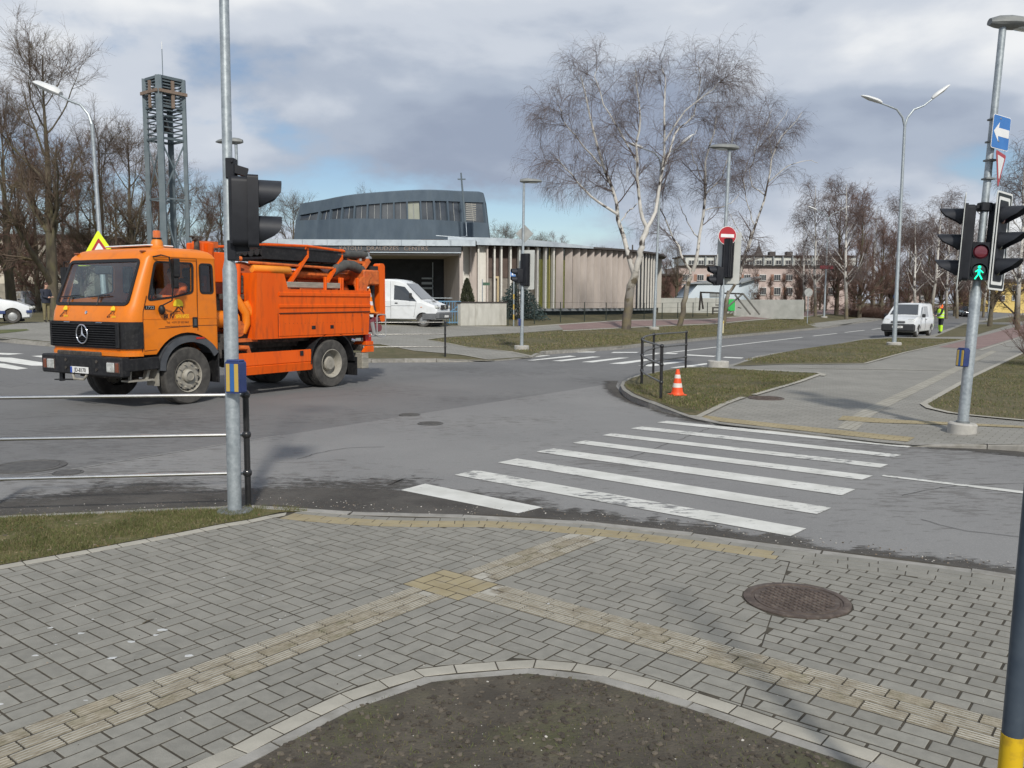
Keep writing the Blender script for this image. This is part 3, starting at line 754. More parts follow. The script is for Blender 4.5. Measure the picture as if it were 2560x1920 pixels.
# concrete edging round the bed, the bed itself and the grass verge
kerbs('bed_edging',offs(Opl,-.108),1.0,-1,NZ+.004,w=.075,zfun=lambda p:0.,gap=.010,ch=.008,byseg=True)
m_dirt=M('bed_soil',(.055,.047,.036),(.10,.086,.064),5,rough=1,bump=1.0,bscale=60,c3=(.075,.082,.026),s3=2.2,a3=.6,detail=10)
drape('soil_bed',list(offs(Opl,-.18))+[Vector((3.2,.5)),Vector((-3.2,.5))],NZ+.003,m_dirt)
m_moss=M('verge_turf',(.075,.078,.020),(.135,.115,.045),7,rough=1,bump=1.0,bscale=70,c3=(.17,.145,.08),s3=18,a3=.7,detail=9)
drape('near_verge',list(Vpl)+[p for p in offs(kn,-.12) if p.x<-1.85][::-1],NZ+.004,m_moss)
# ================================================================ ORANGE TRUCK
m_cab=M('cab_orange',(.72,.185,.008),(.77,.21,.012),1.2,rough=.38,coat=.12,spec=.35,c3=(.46,.14,.03),s3=5,a3=.38)
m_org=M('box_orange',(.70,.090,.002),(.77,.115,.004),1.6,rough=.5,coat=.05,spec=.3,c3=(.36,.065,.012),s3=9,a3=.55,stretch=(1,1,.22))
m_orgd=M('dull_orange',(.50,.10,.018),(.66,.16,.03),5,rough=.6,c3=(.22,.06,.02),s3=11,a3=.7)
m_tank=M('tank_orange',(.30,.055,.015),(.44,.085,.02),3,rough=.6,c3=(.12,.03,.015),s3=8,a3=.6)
m_blk=M('black_plastic',(.010,.010,.011),(.018,.018,.020),6,rough=.5,spec=.3,c3=(.06,.06,.055),s3=18,a3=.3)
m_arch=M('grey_mudguard',(.055,.060,.068),(.085,.09,.098),4,rough=.42)
m_frame=M('chassis_dirt',(.030,.026,.023),(.075,.066,.056),7,rough=.9,c3=(.13,.11,.09),s3=14,a3=.5)
m_tyre=M('tyre_rubber',(.040,.038,.035),(.075,.071,.065),5,rough=.92,bump=.3,bscale=40,c3=(.12,.112,.10),s3=9,a3=.45)
m_rim=M('dirty_rim',(.24,.225,.19),(.36,.34,.29),6,rough=.7,metal=.0,c3=(.12,.11,.09),s3=12,a3=.5)
m_chrome=M('chrome',(.75,.76,.78),rough=.15,metal=1.)
m_rubber=M('window_seal',(.012,.012,.013),rough=.6)
m_hose=M('black_hose',(.016,.016,.017),(.035,.034,.032),8,rough=.65)
m_greyhose=M('grey_hose',(.050,.052,.050),(.085,.085,.08),9,rough=.8,bump=.4,bscale=60)
m_glass=glass('clear_glass',(.90,.94,.93),ior=1.30)
m_dglass=glass('dark_glass',(.42,.46,.47),ior=1.48)
m_lamp=M('lamp_glass',(.33,.34,.32),(.62,.63,.60),14,rough=.08,coat=1.)
m_amber=M('amber_lens',(.75,.20,.01),rough=.2,coat=1.)
m_redl=M('red_lens',(.45,.02,.015),rough=.25,coat=.6)
m_white=M('white_paint',(.72,.73,.73),(.78,.79,.79),2,rough=.35,coat=.4)
m_logoy=M('logo_yellow',(.85,.62,.02),rough=.5); m_logod=M('logo_brown',(.075,.022,.010),rough=.5)
m_platew=M('plate_white',(.75,.75,.73),rough=.4); m_plateb=M('plate_blue',(.02,.07,.38),rough=.4); m_ink=M('black_ink',(.015,.015,.015),rough=.5)
m_wood=M('weathered_wood',(.21,.20,.17),(.33,.31,.26),4,rough=.9,stretch=(1,8,8),bump=.4)
m_int=M('cab_interior',(.030,.030,.033),(.05,.05,.052),5,rough=.8)
pf=atg(460,1012); tu=Vector((-.5236,-.852,0)).normalized(); tl=Vector((-tu.y,tu.x,0)); tp=pf-tu*3.936-tl*1.22
truck=empty('suction_truck',(tp.x,tp.y,0),math.atan2(tu.y,tu.x),'orange suction truck with hoses and pipes turning across the junction','truck')
def boolean(o,cutters):
    """cut with the given closed meshes and keep only the result"""
    for c in cutters:
        md=o.modifiers.new('b','BOOLEAN'); md.operation='DIFFERENCE'; md.object=c; md.solver='EXACT'
    bpy.context.view_layer.update(); dg=bpy.context.evaluated_depsgraph_get(); dg.update()
    me=bpy.data.meshes.new_from_object(o.evaluated_get(dg)); o.modifiers.clear(); old=o.data; o.data=me
    for c in cutters: bpy.data.objects.remove(c)
    me.polygons.foreach_set('use_smooth',[True]*len(me.polygons)); me.set_sharp_from_angle(angle=R_(30)); return o
def outline(xb,xf,hw,rf,rb,n=6,off=0.):
    pts=[]; xb-=off; xf+=off; hw+=off
    for (cx,cy,a,r) in ((xf-rf,hw-rf,0,rf),(xb+rb,hw-rb,90,rb),(xb+rb,-hw+rb,180,rb),(xf-rf,-hw+rf,270,rf)):
        for i in range(n+1): t=R_(a+90*i/n); pts.append((cx+r*math.cos(t),cy+r*math.sin(t)))
    return pts
LV=[(.95,3.10,4.97,1.19,.26,.05),(1.02,3.10,5.0,1.205,.27,.05),(1.54,3.10,5.0,1.205,.27,.05),(1.70,3.10,4.96,1.205,.24,.05),(1.81,3.10,4.90,1.20,.20,.05),(2.63,3.10,4.58,1.175,.14,.05),(2.68,3.10,4.55,1.185,.15,.05),(2.74,3.12,4.50,1.16,.18,.07),(2.80,3.16,4.42,1.10,.22,.10),(2.845,3.26,4.26,.98,.26,.15),(2.865,3.5,3.95,.7,.2,.15)]
def loft(levels,off=0.,z0=None):
    bb=B(); rings=[[(x,y,L[0]) for x,y in outline(*L[1:],off=off)] for L in levels]; n=len(rings[0])
    vs=[p for r in rings for p in r]; fs=[]
    for i in range(len(rings)-1):
        for j in range(n): fs.append((i*n+j,i*n+(j+1)%n,(i+1)*n+(j+1)%n,(i+1)*n+j))
    fs.append(tuple(range(n))[::-1]); fs.append(tuple((len(rings)-1)*n+j for j in range(n))); bb.add(vs,fs); return bb
cab=loft(LV).build('cab',m_cab,truck)
inner=loft([(.99,3.15,4.90,1.14,.2,.04),(1.54,3.15,4.93,1.15,.22,.04),(1.81,3.15,4.84,1.15,.18,.04),(2.63,3.15,4.53,1.13,.12,.04),(2.72,3.2,4.42,1.08,.15,.06),(2.80,3.4,4.1,.9,.2,.1)]).build('c',m_int,truck)
def side_cut(poly,y0,y1):
    bb=B(); bb.prism(poly,y1-y0,frame((0,y0,0),(1,0,0),(0,0,1),(0,1,0))); return bb.build('c',m_int,truck)
DW=rpoly([(4.585,1.90),(4.415,2.575),(3.64,2.575),(3.655,2.05),(4.05,1.965)],.06); QW=rpoly([(3.475,2.57),(3.215,2.57),(3.20,2.04),(3.475,2.04)],.06)
wsx0,wsz0,wsx1,wsz1=4.893,1.83,4.592,2.60
wd=Vector((wsx1-wsx0,0,wsz1-wsz0)); wl=wd.length; wn=Vector((wd.z,0,-wd.x)).normalized()
WS=rpoly([(-1.06,0.0),(1.06,0.0),(1.02,wl),(-1.02,wl)],.09)
wsm=frame(Vector((wsx0,0,wsz0))-wn*.12,(0,1,0),wd,wn)
bb=B(); bb.prism(WS,.3,wsm); wcut=bb.build('c',m_int,truck)
cuts=[inner,side_cut(DW,-1.4,1.4),side_cut(QW,-1.4,1.4),wcut]
for sgn in(-1,1):
    bb=B(); bb.cyl((3.80,sgn*.72,.56),(3.80,sgn*1.4,.56),.76,n=36); cuts.append(bb.build('c',m_int,truck))
boolean(cab,cuts)
# glazing and seals
def ring(poly,w):
    c=sum((Vector(p) for p in poly),Vector((0,0)))/len(poly); n=len(poly); out=[]
    for i in range(n):
        t=(Vector(poly[(i+1)%n])-Vector(poly[i-1])).normalized(); q=Vector(poly[i])+Vector((t.y,-t.x))*w
        nn=Vector((t.y,-t.x)); nn=nn if nn.dot(Vector(poly[i])-c)>0 else -nn; out.append(tuple(Vector(poly[i])+nn*w))
    return out
for sgn in(1,-1):
    y=sgn*1.19
    for nm,poly in (('door_window',DW),('quarter_window',QW)):
        bb=B(); bb.prism(ring(poly,.004),.006,frame((0,y-.018*sgn,0),(1,0,0),(0,0,1),(0,sgn,0))); w_=bb.build(nm,m_dglass if nm[0]=='q' else m_glass,truck)
        bb=B(); bb.prism(ring(poly,.018),.022,frame((0,y-.008*sgn,0),(1,0,0),(0,0,1),(0,sgn,0)),[ring(poly,-.016)]); bb.build('seal',m_rubber,w_)
bb=B(); bb.prism(ring(WS,.004),.006,frame(Vector((wsx0,0,wsz0))-wn*.008,(0,1,0),wd,wn)); ws=bb.build('windscreen',m_glass,truck)
bb=B(); bb.prism(ring(WS,.03),.02,frame(Vector((wsx0,0,wsz0))-wn*.004,(0,1,0),wd,wn),[ring(WS,-.03)]); bb.build('seal',m_rubber,ws)
bb=B()
for y0,y1 in ((-.95,-.35),(-.08,.52)):
    p=Vector((wsx0,y0,wsz0))+wn*.03+wd.normalized()*.12; q=Vector((wsx0,y1,wsz0))+wn*.03+wd.normalized()*.16
    bb.tube([p,q],.010,5); bb.tube([Vector((wsx0,(y0+y1)/2,wsz0-.03))+wn*.03,(p+q)/2],.012,5)
bb.build('wiper',m_rubber,ws)
# door seams, handles
def seam(name,pts,y=1.2075,w=.009,mat=None):
    bb=B()
    for a,b in zip(pts,pts[1:]): bb.bar((a[0],y,a[1]),(b[0],y,b[1]),.008,w,up=(0,1,0))
    return bb.build(name,mat or m_logod,truck)
seam('door_seam',[(3.57,1.35),(3.56,2.66),(4.43,2.66)]); seam('door_seam',[(4.74,1.0),(4.70,1.7),(4.62,1.98)],1.207)
seam('panel_crease',[(3.12,1.575),(4.72,1.575)],1.205,.012,m_cab); seam('panel_crease',[(4.70,1.02),(4.45,1.03)],1.206,.006)
seam('panel_crease',[(3.1,1.44),(3.56,1.44)],1.206,.006); seam('panel_crease',[(3.64,1.44),(4.4,1.40)],1.206,.006)
bb=B(); bb.box((3.63,1.212,1.50),(.11,.02,.19),ch=.015); dh=bb.build('door_handle',m_blk,truck)
bb=B(); bb.box((3.63,1.224,1.50),(.05,.012,.13),ch=.01); bb.build('grip',m_arch,dh)
# grille, slats, badge
gr=[(1.06,3.10,5.0,1.205,.27,.05),(1.52,3.10,5.0,1.205,.27,.05)]
def arcpart(z0,z1,x_min,off0,off1,side=None):
    """band wrapped round the cab front between two heights"""
    o=[p for p in outline(3.10,5.0,1.205,.27,.05,off=off1)]; n=len(o)
    pts=[(x_min,1.205+off1)]+[p for p in sorted([q for q in o if q[0]>4.7],key=lambda q:-q[1])]+[(x_min,-1.205-off1)]
    inn=[]
    for i,p in enumerate(pts):
        a=Vector(pts[max(i-1,0)]);b=Vector(pts[min(i+1,len(pts)-1)]); t=(b-a).normalized(); inn.append(Vector(p)+Vector((t.y,-t.x))*(off1-off0)*1.0)
    bb=B(); vs=[];fs=[]
    for (x,y) in pts: vs+= [(x,y,z0),(x,y,z1)]
    for q in inn: vs+=[(q.x,q.y,z0),(q.x,q.y,z1)]
    m=len(pts)
    for i in range(m-1):
        fs+=[(2*i,2*i+1,2*i+3,2*i+2),(2*m+2*i,2*m+2*i+2,2*m+2*i+3,2*m+2*i+1),(2*i+1,2*m+2*i+1,2*m+2*i+3,2*i+3),(2*i,2*i+2,2*m+2*i+2,2*m+2*i)]
    fs+=[(0,2*m,2*m+1,1),(2*m-2,2*m-1,4*m-1,4*m-2)]; bb.add(vs,fs); return bb
grl=arcpart(1.06,1.525,4.72,-.01,.025).build('grille',m_blk,truck)
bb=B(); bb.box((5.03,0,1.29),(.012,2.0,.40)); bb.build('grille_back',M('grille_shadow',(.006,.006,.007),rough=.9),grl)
for i in range(10): B().box((5.045,-.05,1.10+i*.0415),(.035,1.93,.017),ch=.005).build('slat',m_blk,grl)
B().box((5.04,.96,1.29),(.03,.10,.44),ch=.01).build('grille_cheek',m_blk,grl); B().box((5.04,-1.02,1.29),(.03,.06,.44),ch=.01).build('grille_cheek',m_blk,grl)
em=B(); em.tube([(5.085,.165*math.cos(R_(a)),1.30+.165*math.sin(R_(a))) for a in range(0,360,12)],.0135,8,closed=True); star=em.build('badge_ring',m_chrome,truck,smooth='all')
bb=B()
for a in (90,210,330):
    c,s_=math.cos(R_(a)),math.sin(R_(a)); t=(-s_,c)
    bb.add([(5.085,.024*t[0],1.30+.024*t[1]),(5.085,-.024*t[0],1.30-.024*t[1]),(5.085,.158*c,1.30+.158*s_),(5.1,0,1.30),(5.075,0,1.30)],[(0,2,3),(1,3,2),(0,4,2),(1,2,4),(0,3,4),(1,4,3)])
bb.build('badge_arm',m_chrome,star)
for y in (-.52,.44): B().box((5.036,y,1.505),(.03,.17,.022),ch=.006).build('grille_catch',m_chrome,truck)
# lower lip and bumper
arcpart(.93,1.0,4.72,-.02,.012).build('lower_lip',m_cab,truck)
B().box((5.0,-.2,.94),(.12,1.3,.10),ch=.02).build('front_plate',m_frame,truck)
bb=B(); bb.box((5.06,0,.75),(.18,2.4,.34),ch=.025); bb.bar((5.06,1.17,.78),(4.42,1.20,.80),.06,.22,ch=.015); bb.bar((5.06,-1.17,.78),(4.42,-1.20,.80),.06,.22,ch=.015)
bmp=bb.build('bumper',m_blk,truck)
for y0,y1 in ((.78,1.16),(-1.14,-.76)):
    B().box((5.135,(y0+y1)/2,.745),(.05,y1-y0,.21),ch=.015).build('headlight_housing',M('lamp_housing',(.045,.03,.026),rough=.5),truck)
    c=(y0+y1)/2; s_=1 if c>0 else -1
    B().box((5.16,c-.06*s_,.745),(.03,.21,.17),ch=.02).build('headlight',m_lamp,truck)
    B().box((5.16,c+.12*s_,.745),(.03,.09,.17),ch=.015).build('indicator',M('smoked_indicator',(.16,.045,.02),rough=.2,coat=1.),truck)
for y in (-.42,.50):
    for z in (.69,.83): B().cyl((5.14,y,z),(5.165,y,z),.028,n=10).build('bolt',m_frame,bmp)
B().box((5.16,0,.665),(.012,.53,.115),ch=.004).build('number_plate',m_platew,truck)
pl=truck.children[-1]; B().box((5.164,-.237,.665),(.012,.052,.107)).build('plate_band',m_plateb,pl)
mesh_text('plate_lettering','JD-8170',.105,m_ink,pl,frame((5.168,.03,.663),(0,1,0),(0,0,1)),.002,sx=.98)
bb=B(); bb.tube([(5.12,-.27,.60),(5.15,-.19,.50),(5.15,.10,.50),(5.12,.18,.60)],.022,8); bb.build('tow_hoop',m_rim,truck,smooth=True)
bb=B(); bb.bar((5.0,-.80,.60),(5.02,-.78,.42),.05,.10); bb.bar((5.02,-.95,.44),(5.02,-.3,.47),.10,.02); bb.build('step',m_blk,truck)
bb=B(); bb.box((4.72,1.02,.50),(.5,.22,.03)); bb.bar((4.60,1.05,.5),(4.52,1.05,.75),.10,.05); bb.bar((4.9,1.05,.5),(4.88,1.05,.7),.03,.05); bb.box((4.40,1.0,.55),(.04,.3,.34)); bb.build('entry_step',m_rim,truck)
# badges and lettering on the door and front
def disc(name,mt,poly,mat,parent,t=.003): bb=B(); bb.prism(poly,t,mt); return bb.build(name,mat,parent)
SM=lambda x,z,y=1.2065: frame((x,y,z),(-1,0,0),(0,0,1),(0,1,0))
def logo(mt,k,parent,text=True):
    a=[(.105*math.cos(R_(t)),.06+.105*math.sin(R_(t))) for t in range(-18,200,10)]
    lg=disc('logo_sun',mt@Matrix.Scale(k,4),a,m_logoy,parent)
    bb=B(); m2=mt@Matrix.Scale(k,4)@Matrix.Translation((0,0,.0035))
    for p,q in (((-.17,-.095),(-.12,-.095)),((-.12,-.095),(.0,.03)),((0,.03),(.115,-.09)),((.035,.03),(.085,.03)),((.085,.03),(.085,-.03)),((-.07,-.055),(.03,-.055))):
        a_=Vector((*p,0)); b_=Vector((*q,0)); d=(b_-a_).normalized(); n_=Vector((-d.y,d.x,0))*(.009 if q!=(.03,-.055) else .005)
        z3=Vector((0,0,.003)); vs=[a_-n_,b_-n_,b_+n_,a_+n_]; bb.add([m2@v for v in vs]+[m2@(v+z3) for v in vs],[(4,5,6,7),(0,1,5,4),(1,2,6,5),(2,3,7,6),(3,0,4,7)])
    bb.build('logo_roof',m_logod,lg); return lg
lg=logo(SM(3.98,1.76),1.0,truck)
def side_text(t,x,z,size,mat,align,sx=1): mesh_text('lettering',t,size,mat,truck,SM(x,z),.0015,align,sx)
mesh_text('lettering','BUV',.125,m_logod,truck,SM(4.29,1.605),.0015,'LEFT',.95,bold=.005); side_text('SERVISS',4.045,1.605,.112,m_logoy,'LEFT',.78)
side_text('Tel.  +371 27 323 862',4.0,1.505,.05,m_logod,'CENTER',1.05); side_text('www.kurzemesbuvserviss.lv',4.0,1.435,.05,m_logod,'CENTER',.95)
B().box((4.565,1.208,1.775),(.20,.006,.07)).build('model_badge',m_blk,truck); mesh_text('badge_figures','1722',.07,m_chrome,truck.children[-1],SM(4.565,1.773,1.2115),.0015,'CENTER',1.25)
fmt=lambda y,z,x: frame((x,y,z),(0,1,0),(-.25,0,1))
for y in (-.68,.74):
    logo(fmt(y,1.70,4.968),.62,truck); mesh_text('lettering','BUV',.055,m_logod,truck,fmt(y-.09,1.61,4.99),.001,'CENTER',.9); mesh_text('lettering','SERVISS',.05,m_logoy,truck,fmt(y+.06,1.61,4.99),.001,'CENTER',.7)
bb=B(); bb.lathe([(0,.012),(.03,.01),(.034,0)],16,frame((4.967,-.03,1.68),(0,1,0),(-.25,0,1))); bb.build('round_badge',m_chrome,truck)
# marker lamps, beacon, roof hatch, mirrors
for y in (.98,-.98): B().box((4.50,y,2.76),(.09,.09,.03),ch=.012).build('marker_lamp',M('marker_lens',(.25,.08,.03),rough=.4),truck)
bx,by=4.10,.83
bb=B(); bb.lathe([(.125,2.835),(.125,2.855),(.105,2.87),(.10,2.95),(.07,3.0),(.072,3.02)],20,Matrix.Translation((bx,by,0))); bb.lathe([(.085,2.855),(.1,2.86)],20,Matrix.Translation((bx,by,0))); be=bb.build('beacon_base',M('beacon_base',(.70,.22,.02),rough=.5),truck,smooth=True)
bb=B(); bb.lathe([(.066,3.02),(.068,3.12),(.06,3.15),(0,3.155)],18,Matrix.Translation((bx,by,0))); bb.build('beacon_lens',M('beacon_lens',(.62,.13,.01),rough=.15,coat=1),be,smooth=True)
bb=B(); bb.lathe([(.086,3.0),(.09,3.01),(.086,3.022)],18,Matrix.Translation((bx,by,0))); bb.build('beacon_collar',m_blk,be)
B().box((4.02,.2,2.885),(.52,1.3,.03),ch=.012).build('roof_hatch',m_white,truck)
mr=B(); mr.tube([(4.46,1.20,2.66),(4.40,1.34,2.69),(4.28,1.40,2.66),(4.24,1.42,2.1),(4.25,1.40,1.90),(4.36,1.24,1.80)],.014,6); marm=mr.build('mirror_arm',m_blk,truck)
bb=B(); bb.prism(rrect(-.10,-.165,.10,.165,.03),.10,frame((4.14,1.45,2.47),(.35,.93,0),(0,0,1),(.93,-.35,0))); bb.prism(rrect(-.10,-.11,.08,.11,.03),.08,frame((4.15,1.43,2.22),(.35,.93,0),(0,0,1),(.93,-.35,0))); bb.build('mirror',m_blk,marm,smooth=True)
bb=B(); bb.sphere((4.37,1.27,1.735),.075,10,8,(.8,.8,1.2)); bb.build('kerb_mirror',m_blk,marm,smooth=True)
bb=B(); bb.tube([(4.5,-1.2,2.62),(4.5,-1.42,2.62),(4.5,-1.42,1.95),(4.55,-1.22,1.9)],.014,6); bb.prism(rrect(-.1,-.17,.1,.17,.03),.09,frame((4.42,-1.44,2.35),(0,1,0),(0,0,1))); bb.build('mirror',m_blk,truck)
# cab interior
bb=B(); bb.box((3.95,0,1.28),(1.7,2.2,.10)); bb.box((4.62,0,1.66),(.42,2.2,.22),ch=.05); bb.box((4.2,0,1.40),(.7,.6,.25),ch=.05); bb.build('dashboard',m_int,truck)
for y in (.62,-.62):
    bb=B(); bb.box((3.62,y,1.55),(.5,.5,.14),ch=.04); bb.box((3.36,y,1.95),(.14,.48,.75),Matrix.Rotation(R_(-10),3,'Y'),ch=.05); bb.box((3.30,y,2.42),(.10,.28,.2),ch=.04); bb.build('seat',M('seat_cloth',(.05,.048,.05),(.08,.075,.075),9,rough=.95),truck)
bb=B(); bb.tube([Vector((4.28,.62,1.92))+Vector((-.10*math.sin(R_(a)),.24*math.cos(R_(a)),.22*math.sin(R_(a)))) for a in range(0,360,20)],.016,6,closed=True); bb.bar((4.28,.40,1.92),(4.28,.84,1.92),.03,.02); bb.bar((4.28,.62,1.92),(4.55,.62,1.70),.05,.05); bb.build('steering_wheel',m_int,truck)
bb=B(); bb.box((4.70,.05,1.80),(.28,.55,.012),Matrix.Rotation(R_(-15),3,'Y')); bb.box((4.62,.32,1.79),(.2,.25,.02)); bb.build('papers',M('paper',(.62,.66,.62),rough=.8),truck)
bb=B(); bb.box((4.60,-.02,2.44),(.05,.5,.15),ch=.02); bb.build('sun_visor',m_int,truck)
bb=B(); bb.prism(rrect(-.05,0,.28,.62,.04),.05,frame((3.22,.78,1.75),(0,1,0),(0,0,1),(1,0,0))); hv=bb.build('hanging_vest',M('hi_vis_orange',(.85,.13,.02),(.95,.18,.03),6,rough=.8),truck)
for z in (1.92,2.2): B().box((3.275,.89,z),(.015,.3,.05)).build('reflective_band',M('reflective',(.6,.62,.62),rough=.35),hv)
# mudguards
def sweep(name,pts,y0,y1,t,mat,parent,lip=0.):
    bb=B(); P=[Vector(p) for p in pts]; n=len(P); vs=[];fs=[]
    for i,p in enumerate(P):
        d=(P[min(i+1,n-1)]-P[max(i-1,0)]).normalized(); nn=Vector((-d.y,d.x)); q=p+nn*t; vs+=[(p.x,y0,p.y),(p.x,y1,p.y),(q.x,y1,q.y),(q.x,y0,q.y)]
    for i in range(n-1):
        for k in range(4): fs.append((4*i+k,4*i+(k+1)%4,4*i+4+(k+1)%4,4*i+4+k))
    fs+=[(0,1,2,3),(4*n-4,4*n-1,4*n-2,4*n-3)]; bb.add(vs,fs); return bb.build(name,mat,parent,smooth=True)
fa=smooth_pl([(4.42,.66),(4.39,.86),(4.26,1.07),(4.05,1.21),(3.78,1.265),(3.5,1.22),(3.28,1.10),(3.14,.93)],4); fa=[tuple(p) for p in fa]
for s_ in (1,-1):
    y0,y1=sorted((s_*.80,s_*1.235)); sweep('front_mudguard',fa[::-1],y0,y1,-.035,m_arch,truck)
    y0,y1=sorted((s_*1.205,s_*1.24)); sweep('mudguard_lip',fa[::-1],y0,y1,-.12,m_arch,truck)
B().box((3.55,1.243,1.21),(.18,.012,.035)).build('side_marker',m_redl,truck)
B().box((3.12,1.05,.66),(.03,.34,.62),ch=.01).build('mud_flap',m_blk,truck)
ra=[tuple(p) for p in smooth_pl([(.70,.55),(.66,.82),(.50,1.05),(.25,1.18),(0,1.21),(-.27,1.16),(-.48,1.02),(-.62,.80),(-.70,.55)],4)]
for s_ in (1,-1):
    y0,y1=sorted((s_*.62,s_*1.22)); sweep('rear_mudguard',ra[::-1],y0,y1,-.025,m_blk,truck)
B().box((-.74,.95,.42),(.025,.55,.42)).build('mud_flap',m_blk,truck)
# wheels
def tyre(bb,R,w,rim):
    pr_=[(rim,-w*.42),(R*.80,-w*.5),(R*.95,-w*.49),(R,-w*.40),(R,-w*.15),(R-.012,-w*.14),(R-.012,-w*.10),(R,-w*.09),(R,w*.09),(R-.012,w*.10),(R-.012,w*.14),(R,w*.15),(R,w*.40),(R*.95,w*.49),(R*.80,w*.5),(rim,w*.42)]
    bb.lathe(pr_+[pr_[0]],40,Matrix.Rotation(R_(-90),4,'X'),cap=False)
def front_wheel(x,y,s_):
    bb=B(); tyre(bb,.525,.29,.30); w_=bb.build('wheel',m_tyre,truck,smooth=True); w_.location=(x,y,.525); w_.rotation_euler=(0,0,R_(3) if s_>0 else R_(183))
    bb=B(); bb.lathe([(.30,.125),(.305,.14),(.29,.13),(.275,.05),(.265,.02)],36,Matrix.Rotation(R_(-90),4,'X'),cap=False); bb.lathe([(.268,.04),(.255,.105),(.18,.125),(.165,.125),(.12,.10),(0,.10)],36,Matrix.Rotation(R_(-90),4,'X'),cap=False); rim=bb.build('rim',m_rim,w_,smooth=True)
    bb=B()
    for k in range(10): a=2*math.pi*k/10; bb.cyl((.215*math.cos(a),.11,.215*math.sin(a)),(.215*math.cos(a),.155,.215*math.sin(a)),.021,.016,8)
    bb.build('wheel_nuts',m_rim,w_)
    bb=B(); 
    for k in range(10): a=2*math.pi*(k+.5)/10; bb.cyl((.262*math.cos(a),.095,.262*math.sin(a)),(.262*math.cos(a),.108,.262*math.sin(a)),.024,n=8)
    bb.build('vent_holes',m_rubber,w_)
    bb=B(); bb.lathe([(.125,.10),(.12,.155),(.085,.185),(.08,.16),(0,.16)],20,Matrix.Rotation(R_(-90),4,'X'),cap=False); bb.build('hub',m_rim,w_,smooth=True)
front_wheel(3.80,1.06,1); front_wheel(3.80,-1.06,-1)
def rear_wheel(y,s_,inner_):
    bb=B(); tyre(bb,.525,.28,.30); w_=bb.build('wheel',m_tyre,truck,smooth=True); w_.location=(.03,y,.525); w_.rotation_euler=(0,0,0 if s_>0 else math.pi)
    if inner_: return
    bb=B(); bb.lathe([(.30,.115),(.318,.14),(.305,.145),(.28,.11),(.262,.0),(.255,-.02),(.235,-.03),(.12,-.03)],36,Matrix.Rotation(R_(-90),4,'X'),cap=False); bb.build('rim',m_rim,w_,smooth=True)
    bb=B(); bb.lathe([(.16,-.03),(.155,.06),(.13,.09),(.05,.095),(0,.095)],20,Matrix.Rotation(R_(-90),4,'X'),cap=False); bb.build('hub',m_rim,w_,smooth=True)
for s_ in (1,-1): rear_wheel(s_*1.05,s_,False); rear_wheel(s_*.72,s_,True)
# chassis
bb=B()
for y in (.38,-.38): bb.box((1.6,y,.93),(6.4,.09,.24))
bb.cyl((.03,-.6,.525),(.03,.6,.525),.14,n=12); bb.cyl((3.80,-.95,.50),(3.80,.95,.50),.08,n=10); bb.box((2.9,0,.75),(.5,.7,.5)); bb.cyl((3.6,0,.72),(.2,0,.58),.06,n=8)
bb.box((.4,0,1.08),(3.4,1.9,.08)); bb.cyl((2.75,.85,.72),(2.2,.85,.72),.13,n=12); bb.box((1.3,.6,.98),(2.0,.2,.10)); bb.box((-1.1,0,.82),(.12,2.1,.14)); bb.box((4.45,0,.72),(.9,.8,.4)); bb.box((4.2,.62,.95),(1.2,.1,.2)); bb.box((3.05,.6,.95),(.12,1.1,.3))
bb.build('chassis',m_frame,truck)
# side box with hatch, ribs and raised front locker
sb=B(); sb.prism([(2.22,1.13),(2.14,2.455),(1.42,2.455),(1.32,2.14),(-1.24,2.14),(-1.16,1.13),(-.75,1.13),(.7,1.13)],.46,frame((0,.76,0),(1,0,0),(0,0,1),(0,1,0))); box=sb.build('side_box',m_org,truck)
ob=B(); ob.prism([(2.22,1.13),(2.14,2.455),(1.42,2.455),(1.32,2.14),(-1.24,2.14),(-1.16,1.13)],.46,frame((0,-1.22,0),(1,0,0),(0,0,1),(0,1,0))); ob.build('side_box',m_org,truck)
for z,h,d in ((2.035,.085,.025),(1.79,.075,.022)):
    bb=B(); bb.prism([(0,0),(d,.012),(d,h-.012),(0,h)],2.80,frame((1.58,1.22,z-h/2),(0,1,0),(0,0,1),(-1,0,0))); bb.build('rib',m_org,box)
bb=B(); bb.box((.30,1.222,1.40),(2.58,.02,.46),ch=.008); hatch=bb.build('hatch',m_org,box)
for x,wd_ in ((.62,.11),(.06,.10)): B().box((x,1.234,1.335),(wd_,.01,.075)).build('hatch_latch',m_blk,hatch)
bb=B(); bb.bar((1.58,1.235,1.645),(-1.2,1.235,1.66),.03,.018); bb.build('hatch_gutter',m_logod,box)
for x in (1.62,-.92,-.62): B().bar((x,1.233,1.15),(x,1.233,1.64),.004,.007,up=(0,1,0)).build('panel_joint',m_logod,box)
for x in (-.62,-.92):
    for z in (1.25,1.58): B().cyl((x,1.23,z-.03),(x,1.23,z+.03),.011,n=6).build('hinge',m_frame,box)
bb=B()
for x in np.arange(-.45,1.45,.11): bb.cyl((x,1.23,1.43),(x,1.236,1.43),.006,n=5)
bb.build('rivets',m_logod,hatch)
# side skirt
bb=B(); bb.prism([(0,0),(.03,.0),(.05,.16),(.035,.175),(.05,.19),(.03,.44),(0,.44)],1.95,frame((2.62,1.16,.43),(0,1,0),(0,0,1),(-1,0,0))); sk=bb.build('side_skirt',m_org,truck)
bb=B(); bb.box((1.62,1.15,.65),(2.0,.05,.40)); bb.build('skirt_panel',m_org,truck)
B().box((.96,1.212,.80),(.09,.012,.10)).build('skirt_slot',m_rubber,sk)
